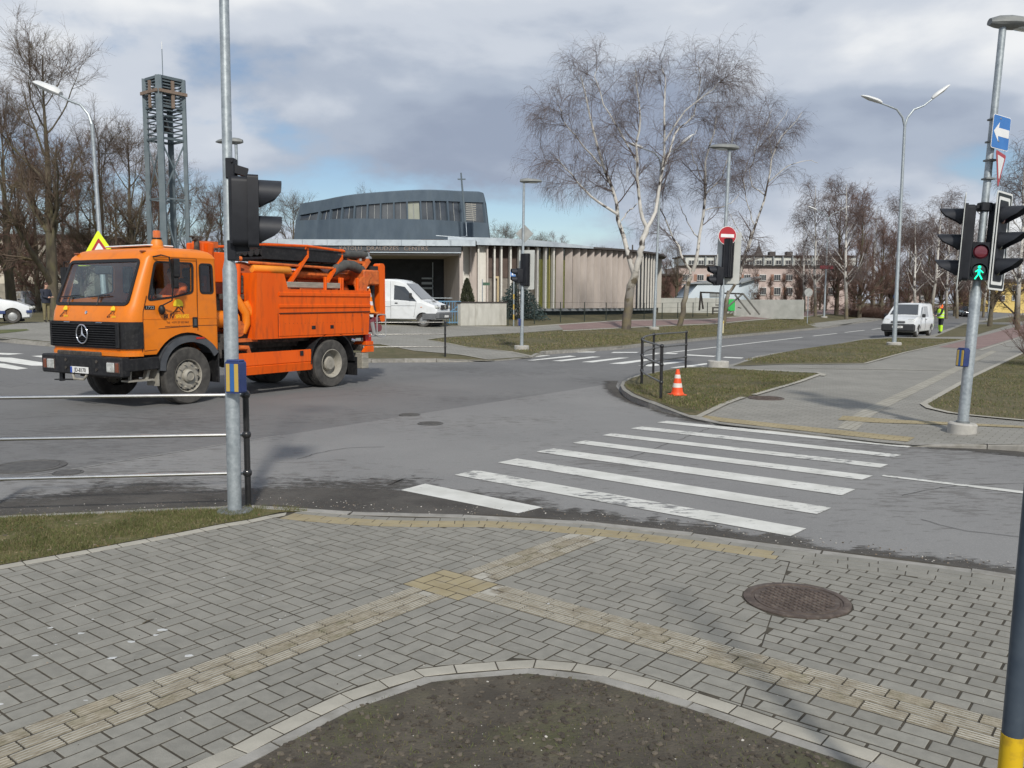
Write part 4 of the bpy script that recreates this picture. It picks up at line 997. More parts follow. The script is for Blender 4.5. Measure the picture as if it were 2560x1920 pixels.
# tank behind the box
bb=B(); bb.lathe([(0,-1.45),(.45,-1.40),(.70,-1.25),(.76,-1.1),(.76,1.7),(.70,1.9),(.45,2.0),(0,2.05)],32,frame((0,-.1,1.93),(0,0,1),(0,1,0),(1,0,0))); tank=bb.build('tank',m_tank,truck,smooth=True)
bb=B()
for x in (-.6,.4,1.4): bb.tube([(x,-.1+.775*math.cos(R_(a)),1.93+.775*math.sin(R_(a))) for a in range(-20,201,10)],.02,6)
bb.build('tank_band',m_orgd,tank)
# boom cylinder, rails and lattice over the box
bb=B(); bb.lathe([(0,0),(.075,.01),(.085,.04),(.085,1.0),(.07,1.03),(0,1.04)],16,frame((1.90,.80,2.545),(0,1,0),(0,0,1),(-1,0,0))); bb.build('boom_cylinder',M('cylinder_orange',(.74,.25,.02),(.8,.3,.03),3,rough=.4),truck,smooth=True)
bb=B(); bb.cyl((.86,.80,2.56),(.70,.80,2.56),.03,n=8); bb.build('piston_rod',m_chrome,truck)
for (a,b,r) in (((1.98,.82,2.67),(-.55,.82,2.63),.028),((1.6,.3,3.03),(-.75,.3,3.03),.02),((1.0,.55,2.48),(-1.2,.55,2.46),.09)): B().cyl(a,b,r,n=8).build('rail',m_orgd,truck)
for xo in (0.,-1.08):
    bb=B(); bb.bar((.93+xo,.86,2.28),(.36+xo,.80,2.87),.05,.11,up=(0,1,0)); bb.bar((.34+xo,.79,2.84),(.33+xo,.79,3.08),.05,.07,up=(0,1,0)); bb.build('rack_strut',m_org,truck)
tray=B(); tray.tube([(1.55,.85,3.05),(.4,.87,3.08),(-.78,.85,3.03),(-.82,-.6,3.03),(1.55,-.6,3.05)],.028,8,closed=True); tr_=tray.build('hose_rack',m_org,truck)
bb=B(); bb.box((.42,.12,2.78),(2.3,1.3,.05)); bb.prism([(1.62,2.76),(1.62,3.02),(-.78,3.0),(-.70,2.76)],.02,frame((0,.80,0),(1,0,0),(0,0,1),(0,1,0))); bb.build('rack_tray',m_blk,tr_)
for i,(y,z) in enumerate(((.70,2.90),(.52,2.92),(.34,2.90),(.16,2.92),(-.05,2.90),(.6,3.02),(.42,3.03))):
    B().tube([(1.5,y,z),(.9,y+.02,z+.01),(.2,y-.01,z),(-.7,y,z+.01)],.085,10).build('suction_hose',m_hose,truck,smooth=True)
B().tube([(-.6,.74,2.955),(-1.2,.75,2.97),(-1.62,.76,2.985)],.085,12).build('suction_hose',m_greyhose,truck,smooth=True)
bb=B(); bb.lathe([(.09,0),(.115,.01),(.115,.05),(.07,.07),(.06,.16),(.075,.18),(.10,.19)],16,frame((-1.66,.76,2.89),(1,0,0),(0,1,0))); bb.build('hose_coupling',M('zinc',(.42,.44,.45),rough=.4,metal=.7),truck,smooth=True)
B().tube([tuple(p) for p in [(-.45,.75,2.50),(-.55,.82,2.62),(-.78,.86,2.72),(-1.02,.88,2.71),(-1.3,.88,2.62),(-1.5,.86,2.50)]],[.09,.11,.12,.12,.11,.10],12).build('bent_hose',m_greyhose,truck,smooth=True)
B().tube([(-.35,.55,2.78),(-.7,.6,2.86),(-1.1,.62,2.84),(-1.5,.6,2.76),(-1.75,.55,2.66)],.05,8).build('bent_hose',m_hose,truck,smooth=True)
# planks and stakes on the box
bb=B(); bb.bar((1.24,1.02,2.235),(-.35,1.02,2.235),.20,.12,ch=.01); bb.build('plank',m_wood,truck)
for x,y in ((.18,1.16),(-.86,1.16),(-.58,.95),(-.40,1.05)): B().bar((x,y,2.13),(x-.01,y,2.42),.05,.07,ch=.01).build('stake',m_org,truck)
bb=B(); bb.prism([(-.95,2.14),(-1.24,2.14),(-1.40,2.50),(-1.15,2.45),(-.95,2.30)],.1,frame((0,1.0,0),(1,0,0),(0,0,1),(0,1,0))); bb.box((-1.5,.6,2.45),(.55,.9,.35),ch=.03); bb.build('tail_bracket',m_orgd,truck)
bb=B(); bb.bar((-1.25,.86,2.5),(-1.6,.86,2.86),.08,.10); bb.bar((-1.62,.7,2.6),(-1.62,.7,3.05),.07,.07); bb.bar((-1.3,.4,2.85),(-1.9,.7,2.62),.10,.12); bb.bar((-1.35,.75,2.66),(-1.35,.75,2.90),.05,.05); bb.bar((-.95,.8,2.82),(-1.5,.8,2.80),.05,.06); bb.build('tail_frame',m_orgd,truck)
B().tube([Vector((-1.78+.19*math.cos(R_(a)),.55,2.90+.15*math.sin(R_(a)))) for a in range(0,360,15)],.018,6,closed=True).build('hose_loop',M('rubber_loop',(.10,.10,.10),rough=.6),truck)
B().cyl((-1.72,.5,2.7),(-1.72,.5,3.05),.04,n=10).build('grey_post',M('grey_plastic',(.35,.36,.34),rough=.6),truck)
# rear frame with outrigger arm
bb=B(); bb.box((-1.45,.78,2.35),(.5,.06,.22)); bb.bar((-1.26,.80,1.62),(-1.26,.80,2.4),.05,.06); bb.box((-1.6,.6,1.60),(.75,.7,.04)); bb.box((-1.5,-.3,1.9),(.08,1.6,1.0)); bb.build('rear_frame',m_orgd,truck)
B().box((-1.42,.3,2.0),(.05,.9,.85)).build('rear_opening',m_rubber,truck)
bb=B(); bb.cyl((-1.78,.80,1.62),(-1.78,.80,2.55),.065,n=12); bb.cyl((-1.78,.80,2.5),(-1.78,.80,2.62),.13,.10,12); bb.cyl((-1.78,.80,1.62),(-1.78,.80,1.76),.10,.08,12); bb.cyl((-1.78,.8,2.35),(-1.78,.8,2.42),.09,n=12); bb.box((-1.8,.78,2.68),(.3,.2,.10)); bb.build('slew_post',m_hose,truck,smooth=True)
bb=B(); bb.prism(rrect(-.10,-.70,.10,.70,.09),.20,frame((-2.02,.72,2.10),(1,0,0),(0,0,1),(0,1,0))); bb.build('outrigger_arm',m_org,truck,smooth=True)
eng=B(); eng.box((-1.45,.95,1.32),(.30,.26,.30),ch=.04); eng.cyl((-1.62,.95,1.27),(-1.62,1.16,1.27),.12,.09,16); eng.box((-1.64,1.0,1.46),(.17,.22,.12),ch=.03); engo=eng.build('pump_engine',M('maroon_engine',(.16,.035,.045),(.22,.06,.07),8,rough=.5),truck,smooth=True)
bb=B(); bb.tube([(x,1.17,z) for x,z in rrect(-1.83,1.06,-1.52,1.58,.05,2)],.016,6,closed=True); bb.cyl((-1.3,1.1,1.08),(-1.83,1.1,1.08),.015,n=6); bb.cyl((-1.5,1.1,1.12),(-1.42,1.1,1.4),.05,n=8); bb.build('guard_frame',M('grey_tube',(.30,.31,.31),rough=.5),engo)
bb=B(); bb.box((-1.28,.95,.92),(.26,.4,.09),ch=.01); bb.prism([(-1.05,.72),(-1.38,.72),(-1.38,.86),(-1.18,.86)],.1,frame((0,1.08,0),(1,0,0),(0,0,1),(0,1,0))); bb.build('rear_step',m_org,truck)
bb=B(); bb.box((-1.30,1.05,1.04),(.2,.12,.18),ch=.02); bb.build('tail_lamp',m_redl,truck)
bb=B(); bb.box((-1.10,1.0,.52),(.22,.34,.36),ch=.01); bb.build('timber_block',m_wood,truck)
B().cyl((-.62,1.16,1.03),(-.70,1.2,1.00),.05,n=10).build('coupling',m_chrome,truck)
# pipework between the cab and the box
bb=B(); bb.box((2.78,.35,2.2),(.28,.5,1.65),ch=.02); bb.box((2.45,.55,2.55),(.5,.12,.6),ch=.02); bb.bar((2.86,.62,1.3),(2.80,.62,3.0),.10,.12); bb.build('boom_column',m_org,truck)
bb=B(); bb.box((2.62,.3,3.0),(.35,.35,.12)); bb.cyl((2.5,.4,2.75),(1.9,.5,2.75),.05,n=8); bb.build('column_head',m_orgd,truck)
B().cyl((2.34,.86,1.85),(2.30,.86,2.62),.062,n=12).build('standpipe',m_org,truck,smooth=True)
B().cyl((3.05,.85,1.55),(2.42,.85,1.52),.17,n=18).build('pump_pipe',m_cab,truck,smooth=True)
for o in ((.0,.0),(-.23,.12)):
    B().tube([(2.48+o[0],.98,2.0-o[1]),(2.43+o[0],1.02,1.86-o[1]),(2.30+o[0],1.05,1.66-o[1]),(2.28+o[0],1.05,1.45-o[1]),(2.36+o[0]*.9,1.02,1.26)],[.075,.08,.085,.08,.07],12).build('curved_pipe',m_cab,truck,smooth=True)
bb=B(); bb.cyl((2.5,.7,1.35),(2.5,1.08,1.35),.16,n=16); bb.box((2.38,.85,1.12),(.65,.5,.07)); bb.cyl((2.5,.95,.98),(2.25,1.05,.94),.05,n=10); bb.tube([(2.5,1.05,.98),(2.3,1.08,.97),(2.26,1.08,.84)],.045,8); bb.build('pump',m_orgd,truck,smooth=True)
bb=B(); bb.box((2.5,.6,1.98),(.6,.6,.10)); bb.box((2.85,.5,1.75),(.25,.7,.5),ch=.04); bb.cyl((2.2,.84,2.05),(2.2,.84,2.4),.035,n=8); bb.box((2.55,.5,1.1),(.9,1.0,.3)); bb.build('pump_housing',m_frame,truck)
bb=B(); bb.cyl((3.02,.55,1.6),(3.02,.55,2.99),.05,n=10); bb.tube([(3.02,.55,2.99),(3.02,.55,3.06),(3.10,.57,3.10)],.05,8); bb.box((3.02,.55,3.12),(.26,.1,.03)); bb.build('exhaust_stack',m_frame,truck)
# ================================================================ STREET FURNITURE
m_galv=M('galvanised_steel',(.30,.34,.36),(.42,.46,.48),28,rough=.48,metal=.45,bump=.05,bscale=60,c3=(.22,.25,.27),s3=9,a3=.5)
m_galvd=M('dark_galvanised',(.16,.175,.18),(.23,.245,.25),14,rough=.55,metal=.4)
m_sig=M('signal_housing',(.011,.012,.016),(.019,.021,.026),5,rough=.5,spec=.3)
m_vis=M('signal_visor',(.018,.020,.026),(.028,.031,.038),6,rough=.5,spec=.3)
m_board=M('board_black',(.012,.018,.018),rough=.5); m_boardw=M('board_white',(.66,.68,.66),(.74,.75,.73),4,rough=.5)
m_backw=M('board_back',(.50,.52,.49),(.58,.59,.56),3,rough=.6)
m_signback=M('sign_back_grey',(.27,.28,.27),(.36,.37,.36),4,rough=.6)
m_blue=M('sign_blue',(.035,.16,.45),(.045,.19,.50),3,rough=.45); m_signw=M('sign_white',(.72,.73,.72),(.78,.78,.77),5,rough=.45); m_red=M('sign_red',(.38,.018,.028),(.43,.025,.035),4,rough=.45)
m_btnb=M('button_box_blue',(.020,.040,.13),(.03,.05,.17),6,rough=.55); m_btny=M('button_yellow',(.52,.35,.06),(.46,.34,.10),8,rough=.6); m_btnm=M('button_midblue',(.03,.12,.35),rough=.5)
m_lumi=M('luminaire_grey',(.15,.16,.16),(.21,.22,.21),5,rough=.5); m_lumw=M('luminaire_white',(.60,.62,.62),(.68,.69,.68),5,rough=.45); m_lumg=M('luminaire_glass',(.55,.58,.58),rough=.15,coat=1.)
m_conc=M('plinth_concrete',(.36,.35,.32),(.46,.445,.41),7,rough=.95,bump=.5,bscale=50,c3=(.2,.19,.16),s3=8,a3=.4)
m_post=M('rail_post_black',(.012,.012,.013),(.022,.022,.023),8,rough=.35,coat=.3); m_steel=M('polished_rail',(.72,.71,.68),(.62,.61,.58),12,rough=.22,metal=.95)
m_rail=M('dark_rail',(.10,.10,.10),(.16,.158,.15),10,rough=.35,metal=.6)
m_lensr=M('lens_dark_red',(.11,.012,.022),(.15,.02,.03),6,rough=.15,coat=1.); m_lensd=M('lens_dark',(.02,.03,.03),rough=.15,coat=1.)
m_green=MATS['fresh_grass']
def lit(name,col,st):
    m=bpy.data.materials.new(name); m.use_nodes=True; b=m.node_tree.nodes['Principled BSDF']; b.inputs['Base Color'].default_value=(*[c*.3 for c in col],1); b.inputs['Emission Color'].default_value=(*col,1); b.inputs['Emission Strength'].default_value=st; return m
m_lgreen=lit('lit_green_man',(.0,.90,.38),2.0)
def visor(bb,r,L,n=14,slant=False):
    vs=[];fs=[]
    ang=[R_(-55+290*i/n) for i in range(n+1)]
    for a in ang:
        s_=math.sin(a); k=(L*(.93+.07*s_) if s_>-.1 else L*max(.12,.92+(s_+.1)*1.15)) if not slant else (L*(.62+.38*s_**.6) if s_>0 else L*max(.10,.62+.72*s_))
        for (rr,x) in ((r,0),(r,k),(r-.008,k),(r-.008,0)): vs.append((x,rr*math.cos(a),rr*math.sin(a)))
    for i in range(n):
        for k in range(4): fs.append((4*i+k,4*i+(k+1)%4,4*i+4+(k+1)%4,4*i+4+k))
    bb.add(vs,fs); return bb
def signal_head(parent,loc,ang,n,w,unit,dep,vl,lenses,board=None,bracket=None):
    """housing with n lenses facing local +x"""
    h=n*unit; bb=B()
    bb.prism(rrect(-w/2,-h/2,w/2,h/2,.03),dep*.42,frame((-dep*.42,0,0),(0,1,0),(0,0,1),(1,0,0)))
    bb.prism(rrect(-w*.42,-h/2+.015,w*.42,h/2-.015,.05),dep*.58,frame((-dep,0,0),(0,1,0),(0,0,1),(1,0,0)))
    for y in (-w*.25,w*.25): bb.cyl((-dep+.004,y,-h/2+.03),(-dep+.004,y,h/2-.03),.028,n=8)
    hd=bb.build('signal_head',m_sig,parent,smooth=True); hd.location=loc; hd.rotation_euler=(0,0,ang)
    for i in range(n):
        z=h/2-unit*(i+.5); r=min(unit,w)*.42
        v=visor(B(),r,vl,slant=n==3).build('visor',m_vis,hd,smooth=True); v.location=(0,0,z)
        lm=lenses[i]
        bb=B(); bb.lathe([(r-.012,.002),(r*.7,.022),(0,.032)],24,frame((0,0,z),(0,1,0),(0,0,1))); bb.build('lens',lm,hd,smooth=True)
    if board:
        bw,bh=board; bb=B(); bb.prism(rrect(-bw/2,-bh/2,bw/2,bh/2,.04),.006,frame((-.012,0,0),(0,1,0),(0,0,1),(1,0,0)),[rrect(-w/2+.01,-h/2+.01,w/2-.01,h/2-.01,.02)]); b_=bb.build('backing_board',m_backw,hd)
        for (o,i_,mt,x) in ((0,.025,m_boardw,-.004),(.025,.07,m_board,-.003),(.07,.115,m_boardw,-.004),(.115,.16,m_board,-.003)):
            a=rrect(-bw/2+o,-bh/2+o,bw/2-o,bh/2-o,.03); c=rrect(-bw/2+i_,-bh/2+i_,bw/2-i_,bh/2-i_,.02); bb=B(); bb.prism(a,.003,frame((x-.001,0,0),(0,1,0),(0,0,1),(1,0,0)),[c]); bb.build('board_border',mt,b_)
    return hd
def brackets(parent,p_pole,p_head,zs,name='bracket'):
    for z in zs:
        bb=B(); bb.bar((p_pole[0],p_pole[1],z),(p_head[0],p_head[1],z),.05,.035); bb.box((p_pole[0],p_pole[1],z),(.15,.15,.05),ch=.01); bb.build(name,m_sig,parent)
def luminaire(parent,loc,ang,L=.72,mat=None,tilt=0.):
    bb=B(); pr=[(-.12,.06,.06),(-.02,.11,.10),(.12,.15,.115),(.45,.14,.095),(.62,.09,.06),(.70,.03,.02)]
    k=L/.72; vs=[];fs=[]; n=10
    for (x,hw,hh) in pr:
        for j in range(n):
            a=2*math.pi*j/n; vs.append((x*k,hw*math.cos(a),hh*math.sin(a)*(1 if math.sin(a)>0 else .55)))
    for i in range(len(pr)-1):
        for j in range(n): fs.append((i*n+j,i*n+(j+1)%n,(i+1)*n+(j+1)%n,(i+1)*n+j))
    fs+=[tuple(range(n))[::-1],tuple((len(pr)-1)*n+j for j in range(n))]; bb.add(vs,fs)
    o=bb.build('luminaire',mat or m_lumi,parent,smooth=True); o.location=loc; o.rotation_euler=(0,-tilt,ang)
    bb=B(); bb.sphere((.33*k,0,-.035),.11,12,6,(1.9*k,.95,.35)); bb.build('diffuser',m_lumg,o,smooth=True); return o
def plate_sign(parent,name,loc,ang,poly,layers,back=m_signback,t=.004):
    """flat plate facing local +x; layers: (poly,mat,holes)"""
    bb=B(); bb.prism(poly,t,frame((-t,0,0),(0,1,0),(0,0,1),(1,0,0))); s=bb.build(name,back,parent); s.location=loc; s.rotation_euler=(0,0,ang)
    for i,(p,mt,hl) in enumerate(layers):
        bb=B(); bb.prism(p,.0015,frame((.0005+.0022*i,0,0),(0,1,0),(0,0,1),(1,0,0)),hl); bb.build('sign_print',mt,s)
    return s
def signal_pole(base,lean,h,r0,r1,zs,label,plinth=None,flange=False,name='signal_pole'):
    e=empty(name,base,rot=(lean[1],lean[0],0),label=label,cat='traffic light' )
    if zs: B().tube([(0,0,-.05),(0,0,zs-.06),(0,0,zs+.03),(0,0,h)],[r0,r0,r1,r1*.92],20).build('pole',m_galv,e,smooth=True)
    else: B().tube([(0,0,-.05),(0,0,h)],[r0,r1],20).build('pole',m_galv,e,smooth=True)
    if plinth:
        bb=B(); bb.lathe([(plinth[0],-.06),(plinth[0],plinth[1]-.02),(plinth[0]-.02,plinth[1]),(0,plinth[1])],28); bb.build('plinth',m_conc,e,smooth=True)
    if flange: B().lathe([(r0*1.25,plinth[1] if plinth else 0),(r0*1.25,(plinth[1] if plinth else 0)+.025),(r0,(plinth[1] if plinth else 0)+.03)],20).build('collar',m_galvd,e)
    return e
def button_box(parent,loc,ang,w=.145,h=.275,d=.10):
    bb=B(); bb.prism(rrect(-w/2,-h/2,w/2,h/2,.02),d,frame((0,0,0),(0,1,0),(0,0,1),(1,0,0))); bb.box((d/2,0,h/2+.004),(d*.9,w*.9,.02),ch=.008); o=bb.build('button_box',m_btnb,parent,smooth=True); o.location=loc; o.rotation_euler=(0,0,ang)
    for y,wd,mt in ((-w*.29,w*.25,m_btny),(0,w*.27,m_btnm),(w*.29,w*.27,m_btny)): B().box((d+.002,y,-.003),(.008,wd,h*.87),ch=.002).build('button_panel',mt,o)
    return o
# --- near left signal pole
b0=atg(587,1279,NZ)
P1=signal_pole(b0,(R_(.35),0),6.2,.060,.042,2.18,'galvanised signal pole with black pedestrian light seen from the side, near left')
bb=B(); bb.lathe([(.155,-.01),(.155,.012),(.14,.02),(.06,.022)],28); bb.build('base_plate',m_galvd,P1,smooth=True)
signal_head(P1,(.235,.05,2.62),R_(20),2,.30,.305,.215,.20,[m_lensd,m_lensd])
for z in (2.98,2.29):
    bb=B(); bb.box((.035,-.005,z),(.075,.10,.17),ch=.006); bb.bar((.05,0,z),(.16,.03,z+(-.03 if z>2.5 else .03)),.09,.07); bb.sphere((.055,-.06,z+.05),.010,6,4); bb.build('bracket',m_sig,P1)
button_box(P1,(.075,-.035,1.205),R_(-108))
luminaire(P1,(0,0,6.2),0)
# --- right pole with three heads
b1=atg(2405,1076,.12)
P2=signal_pole(b1,(R_(2.6),0),5.55,.072,.050,2.0,'grey pole with green walking man, two traffic lights and one way sign',plinth=(.19,.11),flange=True)
signal_head(P2,(-.27,.03,2.62),R_(154),3,.28,.355,.13,.30,[m_lensd]*3,board=(.52,1.32)); 
signal_head(P2,(.25,-.04,2.66),R_(-50),3,.30,.355,.14,.30,[m_lensr,m_lensd,m_lensd],board=(.52,1.34))
for z in (3.12,2.17):
    bb=B(); bb.bar((-.24,.02,z),(.20,-.02,z),.05,.04); bb.box((0,0,z),(.15,.15,.12),ch=.01); bb.build('bracket',m_sig,P2)
ph=signal_head(P2,(-.055,-.12,2.37),R_(-112),2,.26,.26,.14,.05,[m_lensr,m_lensd])
man=B()
for p,q,w_ in (((0,.035),(0,-.012),.022),((0,-.01),(.032,-.068),.012),((0,-.01),(-.034,-.068),.012),((.004,.03),(.038,-.002),.010),((-.004,.03),(-.034,.006),.010)):
    a_=Vector(p);b_=Vector(q); d=(b_-a_).normalized(); n_=Vector((-d.y,d.x))*w_/2; man.prism([tuple(a_-n_),tuple(b_-n_),tuple(b_+n_),tuple(a_+n_)],.004,frame((.034,0,-.13),(0,1,0),(0,0,1),(1,0,0)))
man.prism(circ(0,.055,.015,12),.004,frame((.034,0,-.13),(0,1,0),(0,0,1),(1,0,0))); mo=man.build('walking_man',m_lgreen,ph); mo.scale=(1,1.35,1.35); mo.location=(0,0,.02)
button_box(P2,(-.075,-.04,1.03),R_(-160),.13,.25)
plate_sign(P2,'one_way_sign',(.09,-.055,4.12),R_(-57),rrect(-.225,-.225,.225,.225,.03),[(rrect(-.225,-.225,.225,.225,.03),m_signw,()),(rrect(-.215,-.215,.215,.215,.025),m_blue,()),([(-.19,0),(-.06,.13),(-.075,.055),(.20,.055),(.20,-.055),(-.075,-.055),(-.06,-.13)],m_signw,())])
tri=lambda s:[( -s/2,s*.433),(s/2,s*.433),(0,-s*.433)]
plate_sign(P2,'give_way_sign',(.13,-.04,3.62),R_(-42),rpoly([(-.28,.24),(.28,.24),(0,-.245)],.05),[(rpoly([(-.275,.235),(.275,.235),(0,-.24)],.05),m_red,()),(rpoly([(-.185,.185),(.185,.185),(0,-.135)],.04),m_signw,())])
for z in (4.3,4.0,3.75,3.5): B().box((0,-.02,z),(.13,.14,.025),ch=.005).build('clamp',m_galvd,P2)
luminaire(P2,(-.05,0,5.57),R_(4),.85)
# --- pole with no entry sign
b2=atg(1795,914,.12)
P3=signal_pole(b2,(R_(1.5),0),6.0,.07,.05,2.2,'pole with round red no entry sign and traffic light facing away',plinth=(.30,.14))
signal_head(P3,(.16,.10,3.02),R_(62),3,.30,.37,.24,.28,[m_lensd]*3,board=(.66,1.42))
signal_head(P3,(-.22,-.02,2.52),R_(190),2,.28,.27,.20,.22,[m_lensd]*2)
B().bar((-.12,-.02,2.55),(0,0,2.55),.05,.05).build('bracket',m_sig,P3)
plate_sign(P3,'no_entry_sign',(.05,-.075,3.63),R_(-84),circ(0,0,.262,28),[(circ(0,0,.26,28),m_signw,()),(circ(0,0,.247,28),m_red,()),([(-.19,-.045),(.19,-.045),(.19,.045),(-.19,.045)],m_signw,())])
luminaire(P3,(.12,0,6.03),R_(184),.72)
# --- far pole by the forecourt
b3=atg(1304,873,.12)
P4=signal_pole(b3,(R_(.5),0),6.15,.065,.048,2.2,'far signal pole with grey diamond sign back and white backing board',plinth=(.28,.14))
signal_head(P4,(.15,.12,2.95),R_(60),3,.30,.40,.26,.28,[m_lensd]*3,board=(.66,1.45))
signal_head(P4,(-.22,-.03,2.72),R_(195),2,.30,.28,.22,.22,[m_lensd]*2)
B().bar((-.14,-.02,2.75),(.1,.08,2.75),.05,.05).build('bracket',m_sig,P4)
plate_sign(P4,'diamond_sign',(.05,.06,4.27),R_(84),[(0,-.33),(.33,0),(0,.33),(-.33,0)],[])
button_box(P4,(-.07,-.06,1.0),R_(200),.13,.25)
luminaire(P4,(-.03,0,6.17),R_(2),.72)
# --- pole behind the truck, only its lamp shows
b4=atg(607,909,.12)
P5=signal_pole(b4,(R_(-.3),0),6.1,.06,.045,2.2,'slim lamp on a pole rising behind the truck cab, next to the near signal',plinth=(.28,.14)); P5['category']='street lamp'
luminaire(P5,(.08,0,6.13),R_(178),.66)
# --- twin arm street lamps
def lamp_post(px,py,h,off,arms,label,lean=(0,0),k=1.,group=None,single=False,mat=None):
    b=atg(px,py,off); e=empty('street_lamp',b,rot=(R_(lean[1]),R_(lean[0]),0),label=label,cat='street lamp',group=group)
    B().tube([(0,0,-.1),(0,0,2.2),(0,0,2.25),(0,0,h-.9)],[.095,.085,.075,.055],14).build('pole',m_galv,e,smooth=True)
    B().lathe([(.30,-.08),(.30,.10),(.27,.13),(0,.13)],24).build('plinth',m_conc,e,smooth=True)
    for (a,dx,dz) in arms:
        c,s_=math.cos(R_(a)),math.sin(R_(a)); P=[Vector((0,0,h-.95)),Vector((c*.10,s_*.10,h-.6)),Vector((c*.35,s_*.35,h-.28)),Vector((c*.75,s_*.75,h-.12)),Vector((c*dx,s_*dx,h-.12+dz))]
        B().tube([p for p in P],[.055,.045,.04,.035,.03],8).build('arm',m_galv,e,smooth=True)
        luminaire(e,P[-1]+Vector((0,0,.03)),R_(a),.80,mat or m_lumw,tilt=math.atan2(dz,max(dx-.75,.2)))
    return e
_b=atg(268,858,.12); HLAMP=zat(_b,238)-_b.z
G1='twin-arm street lamps along the main road'
lamp_post(2235,863,10.0,.12,[(178,1.1,.12),(2,1.2,.35)],'tall twin arm street lamp on the verge, standing beside the parked van',lean=(.1,0),group=G1)
lamp_post(1635,823,10.4,.12,[(170,1.2,.15),(-8,1.2,.38)],'twin arm street lamp behind the large birch, its head among the branches',lean=(1.2,0),group=G1)
lamp_post(2060,794,10.0,.12,[(172,1.2,.2),(-5,1.2,.2)],'twin arm street lamp carrying a dark red board',lean=(.3,0),group=G1)
rb=C.objects[-1]
bl=[o for o in C.objects if o.get('label','').endswith('dark red board')][0]
bb=B(); bb.box((0,-.09,4.75),(1.25,.03,.33)); bb.build('direction_board',M('board_dark_red',(.16,.012,.022),rough=.6),bl)
lamp_post(2470,800,10.6,.12,[(180,1.15,.3),(0,1.15,.35)],'twin arm street lamp hidden behind the right signal pole, both heads showing',group=G1)
lamp_post(2262,779,10.0,.12,[(178,1.2,.15),(4,1.2,.15)],'most distant twin arm street lamp, tiny between the bare trees',group=G1)
lamp_post(268,858,HLAMP,.12,[(172,1.15,.24)],'single arm street lamp with pale oval head rising behind the truck cab',lean=(-1.6,0))
Ls=C.objects[-1]
ll=[o for o in C.objects if o.get('label','').startswith('single arm street lamp')][0]
for o in ll.children:
    if o.name.startswith('luminaire'): o.scale=(1.12,1.75,1.5); o.rotation_euler.y=R_(-25)
m_fluo=M('fluorescent_yellow',(.72,.85,.02),rough=.5)
ztri=zat(ll.location,624)-ll.location.z
ts=plate_sign(ll,'school_warning_sign',(0,-.10,ztri),R_(-78),rpoly([(-.68,-.52),(.68,-.52),(0,.62)],.06),[(rpoly([(-.68,-.52),(.68,-.52),(0,.62)],.06),m_fluo,()),(rpoly([(-.46,-.40),(.46,-.40),(0,.37)],.05),m_red,()),(rpoly([(-.33,-.33),(.33,-.33),(0,.22)],.04),m_signw,()),(rpoly([(-.02,-.28),(-.10,-.28),(-.06,-.12),(-.10,-.02),(-.02,0),(.01,-.12)],.01),m_ink,()),(rpoly([(.10,-.28),(.03,-.28),(.06,-.14),(.03,-.04),(.11,-.03),(.13,-.14)],.01),m_ink,())])
# --- railings
def railing(name,posts,h,rails,label,mrail,rr=.016,pr=.028,ball=.042,curve=True,zb=.0,ext=None):
    o0=posts[0]; e=empty(name,o0,label=label,cat='railing')
    L=[p-o0 for p in posts]
    for p in L:
        B().tube([(p.x,p.y,p.z-.05),(p.x,p.y,p.z+h)],pr,12).build('post',m_post,e,smooth=True)
        for z in rails:
            bb=B(); bb.sphere((p.x,p.y,p.z+z),ball,12,8); bb.build('post_ball',m_post,e,smooth=True)
    pts=L if ext is None else [ext-o0]+L
    if curve: pts=[Vector((*q,0)) for q in smooth_pl([p.to_2d() for p in pts],6)]
    for z in rails:
        zz_=[(p.x,p.y,L[0].z+z) for p in pts]; B().tube(zz_,rr,10).build('rail',mrail,e,smooth=True)
    return e
pA=atg(621,1266,NZ); dz=Vector((-2.06,-.32,0)).normalized()
railing('guard_railing',[pA,pA+dz*2.35],1.03,[1.02,.66,.31],'polished three bar railing with black post along the near left verge',m_steel)
q1=atg(1113,891,.12); q0=atg(905,893,.12); q_1=atg(640,889,.12)
railing('guard_railing',[q1,q0,q_1],1.12,[1.10,.72,.32],'long grey railing across the forecourt behind the truck tail',m_rail,rr=.018,pr=.03,curve=False)
cr=[atg(*p,.125) for p in ((1714,921),(1633,935),(1604,961),(1652,998))]
railing('guard_railing',cr,1.0,[.98,.64,.31],'curved three bar railing with black posts on the island corner',m_rail,rr=.019,pr=.03)
